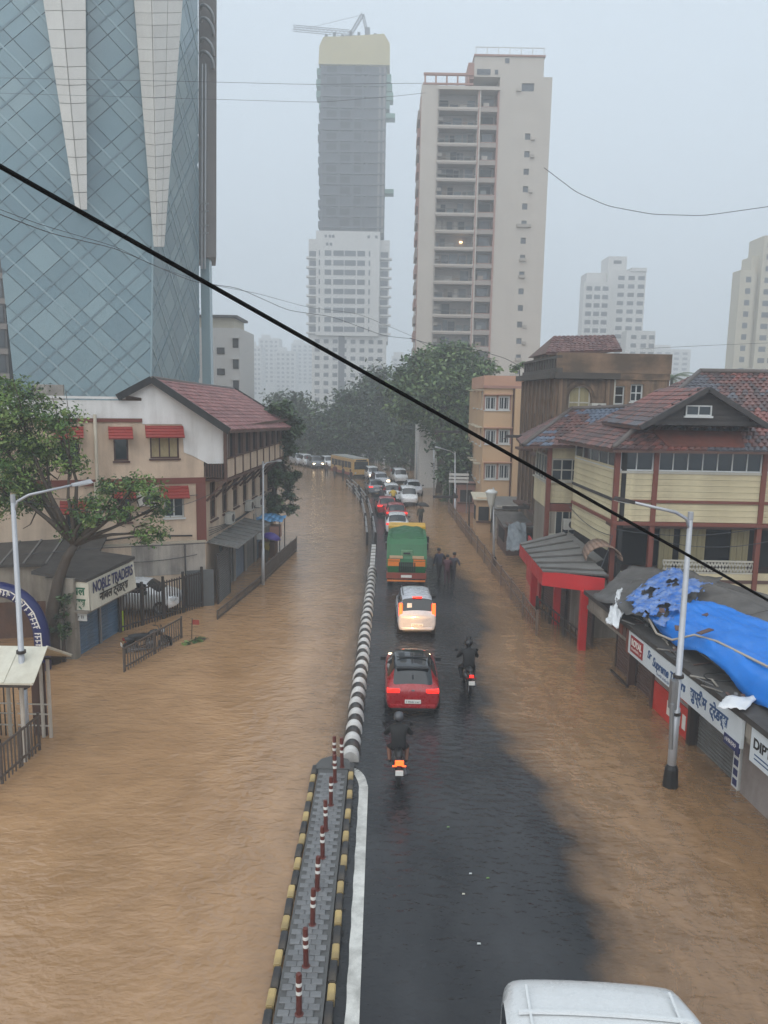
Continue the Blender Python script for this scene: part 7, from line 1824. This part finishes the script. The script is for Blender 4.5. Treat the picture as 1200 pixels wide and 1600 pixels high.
for s in (-1, 1):
    lb('cab_window', M_CGLASS, tr, *sorted((s * 1.04, s * 1.075)), 4.3, 5.2, 1.7, 2.4, .01); lb('mirror', M_CPLAST, tr, *sorted((s * 1.12, s * 1.3)), 5.2, 5.3, 1.8, 2.2, .02)
    for y in (.4, 4.6): wheel(tr, s * .86, y, .45, .3)
mb = MB(); nx_, ny_ = 12, 16                              # lumpy tarpaulined load
for j in range(ny_ + 1):
    for i in range(nx_ + 1):
        x = -1.04 + 2.08 * i / nx_; y = -.1 + 3.6 * j / ny_; e_ = min(i, nx_ - i) / nx_ * 2; f_ = min(j, ny_ - j) / ny_ * 2
        mb.v.append((x, y, 2.93 + .26 * min(1, e_ * 2.2) * min(1, f_ * 3 + .3) + .05 * math.sin(x * 7 + y * 3) + .04 * math.sin(y * 9 - x * 4) - (.30 if i in (0, nx_) else 0) - (.25 if j == 0 else 0)))
for j in range(ny_):
    for i in range(nx_): mb.f.append((j * (nx_ + 1) + i, j * (nx_ + 1) + i + 1, (j + 1) * (nx_ + 1) + i + 1, (j + 1) * (nx_ + 1) + i)); mb.m.append(0)
q = mb.build('load_cover', mat('green_load_cover', (22, 88, 48), rough=.5, var=.2, scale=2, bump=.3, stain=.3, stain_rgb=(16, 48, 30)), None, smooth=True); q.parent = tr
lb('roof_visor', M_TYEL, tr, -1.0, 1.0, 3.6, 3.74, 2.6, 3.1, .03)

# ---- yellow bus at the bend
bs = thing('yellow_bus', 'yellow and red single-deck bus stopped across the far bend', 'bus', (-4.4, 95.0, 0), rad(206)); bs.scale = (.86, .86, .86)
M_BUSY = mat('bus_yellow', (196, 158, 92), rough=.45, var=.08, stain=.15); M_BUSR = mat('bus_red', (140, 62, 50), rough=.45, var=.08)
lb('body', M_BUSY, bs, -1.2, 1.2, -4.2, 4.2, .5, 2.75, .14); lb('roof', M_GREYWALL if False else mat('bus_roof_grey', (150, 150, 146), rough=.5, var=.1), bs, -1.1, 1.1, -4.0, 4.0, 2.7, 2.86, .06); lb('skirt', M_BUSR, bs, -1.21, 1.21, -4.1, 4.1, .45, .85, .05)
lb('windscreen', M_CGLASS, bs, -1.05, 1.05, 4.15, 4.23, 1.35, 2.4, .03); lb('destination_board', M_CPLAST, bs, -.8, .8, 4.16, 4.24, 2.45, 2.68, .02); lb('front_bumper', M_CPLAST, bs, -1.15, 1.15, 4.15, 4.3, .42, .62, .04)
for s in (-1, 1):
    for k in range(6): lb('window', M_CGLASS, bs, *sorted((s * 1.16, s * 1.225)), -3.7 + k * 1.2, -2.65 + k * 1.2, 1.45, 2.3, .02)
    lb('headlight', M_HEADD, bs, *sorted((s * .75, s * 1.0)), 4.18, 4.25, .75, .95, .03)
    for y in (-2.6, 2.7): wheel(bs, s * 1.05, y, .42, .26)

# ================================================================ people
M_SKIN = mat('skin_brown', (122, 82, 62), rough=.5, var=.08, bump=0); M_HAIR = mat('black_hair', (20, 18, 18), rough=.5, var=.1)
CLO = {}
def cloth_m(rgb):
    k = 'cloth_%d_%d_%d' % rgb
    return mat(k, rgb, rough=.7, var=.15, scale=5, bump=.2, bscale=25)
def person(label, loc, rz, J, shirt, trouser, shoe=(30, 28, 28), sleeve='long', bare_leg=False, hair=True, group=None, z0=0.0, sc=1.0, fingers=True):
    """J: joint positions (x right, y forward, z up); one continuous skinned body, coloured by region"""
    t = thing('person', label, 'person', loc, rz, group); t.scale = (sc,) * 3
    V, E, Rr, T = [], [], [], []
    def add(p, r, parent=None, tagn=0):
        V.append(Vector(p)); Rr.append(r); T.append(tagn)
        if parent is not None: E.append((parent, len(V) - 1))
        return len(V) - 1
    pel = add(J['pelvis'], (.175, .14), None, 1); ch0 = Vector(J['chest']); pe = Vector(J['pelvis'])
    wa_ = add(pe.lerp(ch0, .45), (.175, .14), pel, 0); che = add(ch0, (.205, .15), wa_, 0); nk = add(J['neck'], (.075, .075), che, 2 if hair else 0)
    hd = Vector(J['head']); nkv = Vector(J['neck']); ax = (hd - nkv).normalized()
    h0 = add(nkv.lerp(hd, .55), (.072, .08), nk, 2 if hair else 0); h1 = add(hd, (.085, .105), h0, 2); h2 = add(hd + ax * .095, (.06, .075), h1, 2)
    add(hd + Vector((0, .115, -.02)), (.014, .014), h1, 2)
    for s, k in ((-1, 'l'), (1, 'r')):
        sh_ = add(J['sh' + k], (.09, .09), che, 0); el_ = add(J['el' + k], (.068, .068), sh_, 0); wr_ = add(J['wr' + k], (.042, .042), el_, 0 if sleeve == 'long' else 2)
        w = Vector(J['wr' + k]); d = (w - Vector(J['el' + k])).normalized(); ha = add(w + d * .075, (.040, .022), wr_, 2)
        if fingers:
            sd2 = d.cross(Vector((0, 1, .3))).normalized()
            for q in range(4):
                b0 = w + d * .095 + sd2 * (q - 1.5) * .019; f1 = add(b0, (.009, .009), ha, 2); f2 = add(b0 + d * (.04 - .004 * abs(q - 1.4)) + Vector((0, -.008, -.012)), (.0085, .0085), f1, 2); add(b0 + d * (.066 - .007 * abs(q - 1.4)) + Vector((0, -.02, -.03)), (.007, .007), f2, 2)
            th = add(w + d * .04 + sd2 * -s * .035, (.010, .010), ha, 2); add(w + d * .08 + sd2 * -s * .055, (.0085, .0085), th, 2)
        hp = add(J['hip' + k], (.11, .11), pel, 1); kn = add(J['kn' + k], (.078, .078), hp, 1); an = add(J['an' + k], (.043, .043), kn, 1 if not bare_leg else 2); a_ = Vector(J['an' + k])
        f = J.get('fdir', Vector((0, 1, 0))); hl = add(a_ + Vector((0, -.03, -.05)), (.04, .04), an, 3); add(a_ + f * .15 + Vector((0, 0, -.06)), (.04, .03), an, 3)
    me = bpy.data.meshes.new('body'); me.from_pydata([tuple(v_) for v_ in V], E, []); o = bpy.data.objects.new('body_src', me); col.objects.link(o)
    md = o.modifiers.new('skin', 'SKIN'); md.use_smooth_shade = True
    sv = me.skin_vertices[0].data
    for i, r in enumerate(Rr): sv[i].radius = r
    sv[0].use_root = True
    ss = o.modifiers.new('sub', 'SUBSURF'); ss.levels = 1; ss.render_levels = 1
    ev = eval_mesh(o); bpy.data.objects.remove(o)
    for m_ in (cloth_m(shirt), cloth_m(trouser), M_SKIN, cloth_m(shoe)): ev.materials.append(m_)
    segs = [(np.array(V[a]), np.array(V[b]), T[b]) for a, b in E]
    n = len(ev.polygons); C = np.zeros(n * 3); ev.polygons.foreach_get('center', C); C = C.reshape(-1, 3); best = np.full(n, 1e9); idx = np.zeros(n, int)
    for a, b, tg_ in segs:
        ab = b - a; L2 = max(1e-9, ab @ ab); u = np.clip(((C - a) @ ab) / L2, 0, 1); dd = np.linalg.norm(C - (a + u[:, None] * ab), axis=1); mk = dd < best; best[mk] = dd[mk]; idx[mk] = tg_
    ev.polygons.foreach_set('material_index', idx); ev.polygons.foreach_set('use_smooth', [True] * n)
    b = bpy.data.objects.new('body', ev); col.objects.link(b); b.parent = t
    if hair:
        mb = MB(); prof = [(math.sin(a_) * .115, math.cos(a_) * .12) for a_ in np.linspace(.01, 1.75, 7)]
        mb.lathe(prof, (hd.x, hd.y - .015, hd.z + .045), 12); q = mb.build('hair', M_HAIR, None, smooth=True); q.parent = t
    return t, hd
def stand(lean=0.0, stride=.12, arms=(0, 0), stoop=0.0):
    V_ = Vector; J = dict(pelvis=V_((0, 0, .93)), chest=V_((0, .02 + stoop, 1.30)), neck=V_((0, .04 + stoop * 1.3, 1.46)), head=V_((0, .07 + stoop * 1.5, 1.62 - stoop * .2)))
    for s, k in ((-1, 'l'), (1, 'r')):
        J['sh' + k] = V_((s * .19, stoop, 1.40)); J['hip' + k] = V_((s * .09, 0, .88)); st = stride * (s if True else 1)
        J['kn' + k] = V_((s * .10, st * .6 + .03, .50)); J['an' + k] = V_((s * .10, st - .02, .10))
        up_ = arms[0 if s < 0 else 1]
        if up_ == 0: J['el' + k] = V_((s * .25, -.04 - st * .5 + stoop * .5, 1.13)); J['wr' + k] = V_((s * .25, .06 - st * .8, .90))
        elif up_ == 1: J['el' + k] = V_((s * .27, .12, 1.16)); J['wr' + k] = V_((s * .14, .30, 1.28))
        else: J['el' + k] = V_((s * .36, .02, 1.18)); J['wr' + k] = V_((s * .30, .22, 1.05))
    return J
M_UMB = mat('black_umbrella_cloth', (40, 38, 36), rough=.6, var=.15); M_UMBP = mat('purple_umbrella_cloth', (64, 44, 128), rough=.5, var=.15)
def umbrella(label, p, m, r=.55, tilt=(0, 0), hz_=.85):
    t = thing('umbrella', label, 'umbrella', p); t.rotation_euler = (tilt[0], tilt[1], 0)
    mb = MB(); n_ = 8; rings = [(0, .28), (.35, .25), (.7, .15), (1.0, 0)]
    for (k, z) in rings:
        for j in range(n_ * 2):
            a_ = math.pi * j / n_; sc2 = 1 if j % 2 == 0 else .94; mb.v.append((r * k * math.cos(a_) * sc2, r * k * math.sin(a_) * sc2, hz_ + z * r * 1.6 + (0 if j % 2 == 0 else .02)))
    for i in range(3):
        for j in range(16): mb.f.append((i * 16 + j, i * 16 + (j + 1) % 16, (i + 1) * 16 + (j + 1) % 16, (i + 1) * 16 + j)); mb.m.append(0)
    o = mb.build('canopy', m, None, smooth=True); o.parent = t; o.modifiers.new('t', 'SOLIDIFY').thickness = .008
    q = MB().tube([(0, 0, 0), (0, 0, hz_ + r * .46)], .012, 6).build('shaft', M_DSTEEL, None); q.parent = t; q = MB().tube([(0, 0, -.1), (.0, 0, .04)], .02, 6).build('handle', M_RUBBER, None); q.parent = t
    return t
PG = 'three people wading together'
person('person in dark blue top, left of the three wading together', G(686, 906) + Vector((0, 0, .0)), rad(20), stand(stride=.14, arms=(0, 2), stoop=.05), (46, 46, 62), (40, 36, 40), group=PG)
person('person in maroon top, middle of the three wading together', G(698, 914), rad(-5), stand(stride=.10, arms=(1, 1), stoop=.06), (74, 40, 48), (62, 36, 44), group=PG, sc=.93)
person('person in dark grey top, right of the three wading together', G(707, 912), rad(-25), stand(stride=-.14, arms=(1, 2), stoop=.08), (44, 42, 52), (38, 34, 40), group=PG, sc=.97)
p = G(657, 824); person('lone person in olive coat wading with an umbrella over the head', p, rad(10), stand(stride=.1, arms=(0, 1)), (66, 64, 50), (44, 40, 40))
umbrella('dark umbrella held by the lone wading person', p + Vector((.12, .27, 1.28)), M_UMB, .52, (0, .15), .38)
p = G(417, 884); person('person in yellow-green top on the left pavement under a purple umbrella', p, rad(60), stand(stride=.06, arms=(1, 1)), (128, 116, 40), (62, 58, 50))
umbrella('purple umbrella held over the person by the left lamp', p + Vector((.15, .05, 1.25)), M_UMBP, .6, (.05, .25), .45)
for k, (px_, py_, rgb, lb_) in enumerate(((510, 745, (70, 60, 58), 'far person wading left of the yellow bus'), (523, 748, (92, 52, 48), 'far person in reddish top by the side of the bus'), (536, 752, (60, 60, 66), 'far person beside the middle of the bus'), (548, 758, (54, 50, 50), 'person nearest the front of the bus'), (582, 762, (60, 56, 60), 'far person between the bus and the car queue'))):
    person(lb_, G(px_, py_), rad(40 * k), stand(stride=.1), rgb, (48, 44, 44), group='far people near the bus', fingers=False)
p = G(722, 788); person('person under the stalls on the right pavement', p, rad(80), stand(stride=.05), (120, 88, 84), (50, 46, 50), fingers=False)

# ---- motorcycles
M_BIKE = mat('black_bike_paint', (20, 20, 22), rough=.3, var=.08, coat=.4); M_ENG = mat('engine_metal', (96, 96, 98), rough=.4, metal=.7, var=.2); M_SEAT = mat('bike_seat_vinyl', (26, 25, 26), rough=.5, var=.1)
def motorcycle(label, loc, rz, lit=True, orange=False, group='motorcycles', lean=0.0):
    t = thing('motorcycle', label, 'motorcycle', loc, rz, group); t.rotation_euler = (0, lean, rz)
    for y in (-.64, .66):
        o = MB().lathe([(.21, -.05), (.27, -.055), (.30, -.02), (.30, .02), (.27, .055), (.21, .05), (.21, -.05)], (0, y, .30), 20, axis='x').build('wheel', M_TYRE, None, smooth=True); o.parent = t
        q = MB().lathe([(.03, -.03), (.2, -.01), (.215, -.03)], (0, y, .30), 16, axis='x').build('rim', M_RIM, None); q.parent = o
    def tube(nm, pts, r, m, par=t, n_=8): o = MB().tube(pts, r, n_).build(nm, m, None, smooth=True); o.parent = par; return o
    tube('fuel_tank', [(0, -.02, .80), (0, .12, .84), (0, .30, .85), (0, .42, .80)], [.08, .14, .15, .09], M_BIKE, n_=12)
    tube('seat', [(0, -.78, .86), (0, -.5, .82), (0, -.15, .78), (0, .02, .79)], [.07, .12, .12, .08], M_SEAT, n_=10)
    tube('tail_cowl', [(0, -.55, .72), (0, -.80, .76), (0, -.95, .80)], [.12, .10, .05], M_BIKE, n_=10)
    tube('engine', [(0, -.12, .42), (0, .10, .45), (0, .25, .52)], [.14, .17, .12], M_ENG, n_=10)
    for s in (-1, 1):
        tube('fork', [(s * .08, .66, .30), (s * .085, .50, .78), (s * .09, .44, .95)], .024, M_ENG); tube('swing_arm', [(s * .08, -.64, .30), (s * .09, -.1, .38)], .022, M_BIKE)
        tube('handlebar', [(0, .42, .98), (s * .18, .42, 1.04), (s * .36, .30, 1.02)], .014, M_BIKE); tube('grip', [(s * .27, .355, 1.03), (s * .37, .295, 1.02)], .02, M_TYRE)
        m_ = tube('mirror_stalk', [(s * .26, .36, 1.04), (s * .34, .38, 1.22)], .007, M_BIKE); q = MB().lathe([(0, -.012), (.055, -.01), (.05, .012), (0, .012)], (s * .36, .37, 1.25), 12, axis='y').build('mirror', M_CPLAST, None); q.parent = t
        tube('indicator', [(s * .07, -.92, .70), (s * .17, -.93, .70)], .02, M_TAILO if lit and orange else M_TAILD); tube('footpeg', [(s * .10, -.02, .34), (s * .26, -.04, .33)], .016, M_ENG)
    tube('exhaust', [(.12, .2, .34), (.15, -.2, .30), (.16, -.75, .38)], [.03, .045, .055], M_ENG); tube('rear_fender', [(0, -.60, .66), (0, -.88, .60), (0, -1.0, .44)], [.05, .06, .05], M_CPLAST)
    lb('tail_light', (M_TAILO if orange else M_TAIL) if lit else M_TAILD, t, -.11 if orange else -.07, .11 if orange else .07, -1.0, -.93, .74, .86 if orange else .82, .015); lb('number_plate', M_PLATE, t, -.10, .10, -1.05, -1.035, .50, .64, .004)
    q = MB().lathe([(0, .1), (.08, .08), (.095, 0), (.07, -.08), (0, -.1)], (0, .56, .90), 14, axis='y').build('headlight', M_HEADD, None, smooth=True); q.parent = t
    tube('front_fender', [(0, .44, .60), (0, .66, .63), (0, .88, .52)], [.05, .07, .05], M_BIKE); tube('frame', [(0, .44, .88), (0, .1, .66), (0, -.3, .62), (0, -.6, .70)], .035, M_BIKE)
    return t
def ride():
    V_ = Vector; J = dict(pelvis=V_((0, -.28, .92)), chest=V_((0, -.14, 1.28)), neck=V_((0, -.09, 1.44)), head=V_((0, -.04, 1.60)))
    for s, k in ((-1, 'l'), (1, 'r')):
        J['sh' + k] = V_((s * .20, -.12, 1.38)); J['el' + k] = V_((s * .34, .02, 1.14)); J['wr' + k] = V_((s * .325, .26, 1.06)); J['hip' + k] = V_((s * .12, -.24, .90)); J['kn' + k] = V_((s * .24, .16, .74)); J['an' + k] = V_((s * .22, -.06, .42))
    return J
def helmet(parent, hd, m, ears=False, visor=True):
    pr = [(math.sin(a_) * .145, math.cos(a_) * .15) for a_ in np.linspace(.01, 2.2, 9)]
    o = MB().lathe(pr, (hd.x, hd.y + .0, hd.z + .03), 16).build('helmet', m, None, smooth=True); o.parent = parent; o.modifiers.new('t', 'SOLIDIFY').thickness = .01
    if visor: q = MB().lathe([(.150, -.05), (.156, .0), (.150, .055)], (hd.x, hd.y, hd.z + .02), 10, ang=math.pi).build('visor', M_CGLASS, None, smooth=True); q.parent = o
    if ears:
        for s in (-1, 1): q = MB().lathe([(.035, 0), (.03, .08), (.0, .17)], (hd.x + s * .065, hd.y, hd.z + .15), 8).build('ear_spike', m, None, smooth=True); q.parent = o
RG = 'motorcycle riders'
b1 = G(622, 1240); b1 = Vector((b1.x, b1.y + .95, .03)); motorcycle('black motorcycle with orange tail lamp following the red hatchback', b1, rad(1), True, True)
t, hd = person('rider in black jacket and helmet on the nearest motorcycle', b1, rad(1), ride(), (12, 12, 14), (20, 20, 22), group=RG, hair=False, sleeve='long', bare_leg=True); helmet(t, hd, mat('grey_helmet', (60, 62, 66), rough=.25, var=.1, coat=.5))
b2 = G(734, 1092); b2 = Vector((b2.x, b2.y + .95, .01)); motorcycle('black motorcycle with red tail lamp at the water edge', b2, rad(2), True, False)
t, hd = person('rider in black raincoat with spiked helmet right of the red hatchback', b2, rad(2), ride(), (10, 10, 12), (14, 14, 16), group=RG, hair=False); helmet(t, hd, mat('black_helmet', (18, 18, 20), rough=.3, var=.05), ears=True)
b3 = G(228, 1018); motorcycle('parked dark motorcycle standing in water behind the low fence', (b3.x, b3.y + .3, -.2), rad(-55), False, False, lean=.1)
b4 = G(597, 792); b4 = Vector((b4.x, b4.y + .9, 0)); motorcycle('far motorcycle with red tail lamp beside the grey car', b4, rad(4)); t, hd = person('far rider on the motorcycle beside the grey car', b4, rad(4), ride(), (40, 38, 44), (36, 34, 38), group=RG, hair=False, fingers=False); helmet(t, hd, MATS['black_helmet'])
b5 = G(614, 793); b5 = Vector((b5.x, b5.y + .9, 0)); motorcycle('far motorcycle under the rider in yellow', b5, rad(4)); t, hd = person('far rider in yellow raincoat right of the red cars', b5, rad(4), ride(), (188, 160, 60), (60, 56, 50), group=RG, hair=False, fingers=False); helmet(t, hd, MATS['black_helmet'])

# blue awning stall by the left pavement
p = G(405, 872); st_ = thing('blue_awning_stall', 'street stall with pale blue plastic awning under the dark tree', 'stall', p)
M_BAWN = mat('pale_blue_plastic', (98, 158, 206), rough=.4, var=.15, scale=2)
q = A(411, 812, p.y); mb = MB(); n_ = 8
for k in range(n_):
    for j in range(5):
        f_ = lambda a_, b_: Vector((q.x - 1.2 + 2.4 * a_ / n_, p.y - .8 + 2.6 * b_ / 5, q.z + .15 - .3 * abs(a_ / n_ - .45) + .06 * math.sin(a_ * 1.9 + b_ * 2.1)))
        mb.quad(f_(k, j), f_(k + 1, j), f_(k + 1, j + 1), f_(k, j + 1))
o = mb.build('awning', M_BAWN, st_, smooth=True); o.modifiers.new('t', 'SOLIDIFY').thickness = .02
for dx in (-1.1, 1.1):
    for dy in (-.7, 1.6): MB().tube([(q.x + dx, p.y + dy, -.3), (q.x + dx, p.y + dy, q.z)], .03, 6).build('post', M_DSTEEL, st_)
pbox('cabinet', M_WOOD, st_, W0, q.x - .9, q.x + .7, -.3, 1.0, p.y + .1, p.y + 1.4); pbox('board', M_WFRAME, st_, W0, q.x - .9, q.x + .2, 1.3, 1.7, p.y - .75, p.y - .7); pbox('goods_shelf', M_PINK, st_, W0, q.x + .5, q.x + 1.1, q.z - 1.0, q.z - .3, p.y - .7, p.y + .2)

# litter and froth on the road
M_LIT = [M_WFRAME, mat('green_litter', (92, 128, 60), rough=.6), M_CREAM, M_TINROOF]
for k, (px_, py_, lb_) in enumerate(((735, 1368, 'pale scrap amid the road, topmost of the cluster'), (724, 1400, 'cream scrap left of the litter cluster on the road'), (762, 1375, 'green leaf scrap right of the litter cluster'), (748, 1478, 'pale scrap on the wet road closest to the van'), (700, 1295, 'green leaf scrap on the road below the nearest motorcycle'))):
    p = G(px_, py_); p.z = road_z(p.x, p.y) + .015; s = random.uniform(.018, .035)
    o = MB().hexa([p + Vector((-s, -s * .6, 0)), p + Vector((s, -s * .5, 0)), p + Vector((s * .8, s * .6, 0)), p + Vector((-s * .7, s * .5, 0)), p + Vector((-s, -s * .6, .006)), p + Vector((s, -s * .5, .02)), p + Vector((s * .8, s * .6, .008)), p + Vector((-s * .7, s * .5, .012))]).build('litter_scrap', M_LIT[1] if 'green' in lb_ else M_LIT[2] if 'cream' in lb_ else M_LIT[0])
    tag(o, lb_, 'litter', 'litter on the road', 'thing')

# small clutter on facades: air conditioners, dishes, slack service wires
M_ACW = mat('air_conditioner_casing', (196, 194, 186), rough=.5, var=.1, stain=.35)
def ac_unit(parent, F, u, z, d=0.0):
    b = pbox('air_conditioner', M_ACW, parent, F, u, u + .8, z, z + .55, d + .02, d + .36)
    q = MB().lathe([(.0, .0), (.19, .0), (.2, .015), (.2, .03)], (0, 0, 0), 14, axis='y').mesh('fan_grille', M_DSTEEL)
    o = place('fan_grille', q, parent, F(u + .42, z + .28, d + .39), (0, 0, math.atan2(F.U.y, F.U.x)))
    for k in (.1, .7): MB().bar(F(u + k, z - .03, d), F(u + k, z - .03, d + .36), .04).build('bracket', M_DSTEEL, parent)
for (u, z) in ((3.2, 3.35), (7.4, 3.4), (9.6, 3.3)): ac_unit(tan, FS, u, z, .02)
ac_unit(tan, FL, FL.px(214, 790)[0], FL.px(214, 790)[1], .0)
ac_unit(oc, FA, xa1 - 2.0, 5.2, .0)
ac_unit(ob, FO, FO.px(945, 640)[0] - .9, FO.px(945, 640)[1] - .2, .2)
ac_unit(wing, FW_, a if False else FW_.px(880, 800)[0], 3.2, .05)
def slack(parent, p, q, sag, m=None):
    pts = []
    for k in range(9):
        t_ = k / 8; v_ = Vector(p).lerp(Vector(q), t_); v_.z -= sag * 4 * t_ * (1 - t_); pts.append(v_)
    MB().tube(pts, .016, 5).build('service_wire', m or M_TW, parent, smooth=True)
for k in range(4): slack(tan, FS(.3, 3.3 + k * .12, .1), FS(13, 3.5 + k * .1, .12), .2 + .08 * k)
slack(tan, FL(-9, 5.6, .12), FL(-.3, 5.3, .12), .25); slack(tan, FL(-6.5, 2.7, .12), FL(-.4, 2.5, .14), .3)
slack(house, FH(posts[0], 4.6, .12), FH(posts[2], 4.75, .12), .3); slack(house, FH(posts[1], 4.2, .1), FH(posts[2] + 1.5, 4.5, .1), .45); slack(house, FD(0, 4.3, .1), FD(LD, 4.6, .1), .25)
for k in range(3): slack(shops, FSR(s0 - 1.5, 2.48 + .03 * k, .66), FSR(s1 + 2, 2.5 + .02 * k, .68), .06 + .05 * k)
slack(rs, Vector((pi[0].x, pi[0].y, 2.5)), Vector((posts[0], YH, 4.4)), .5)
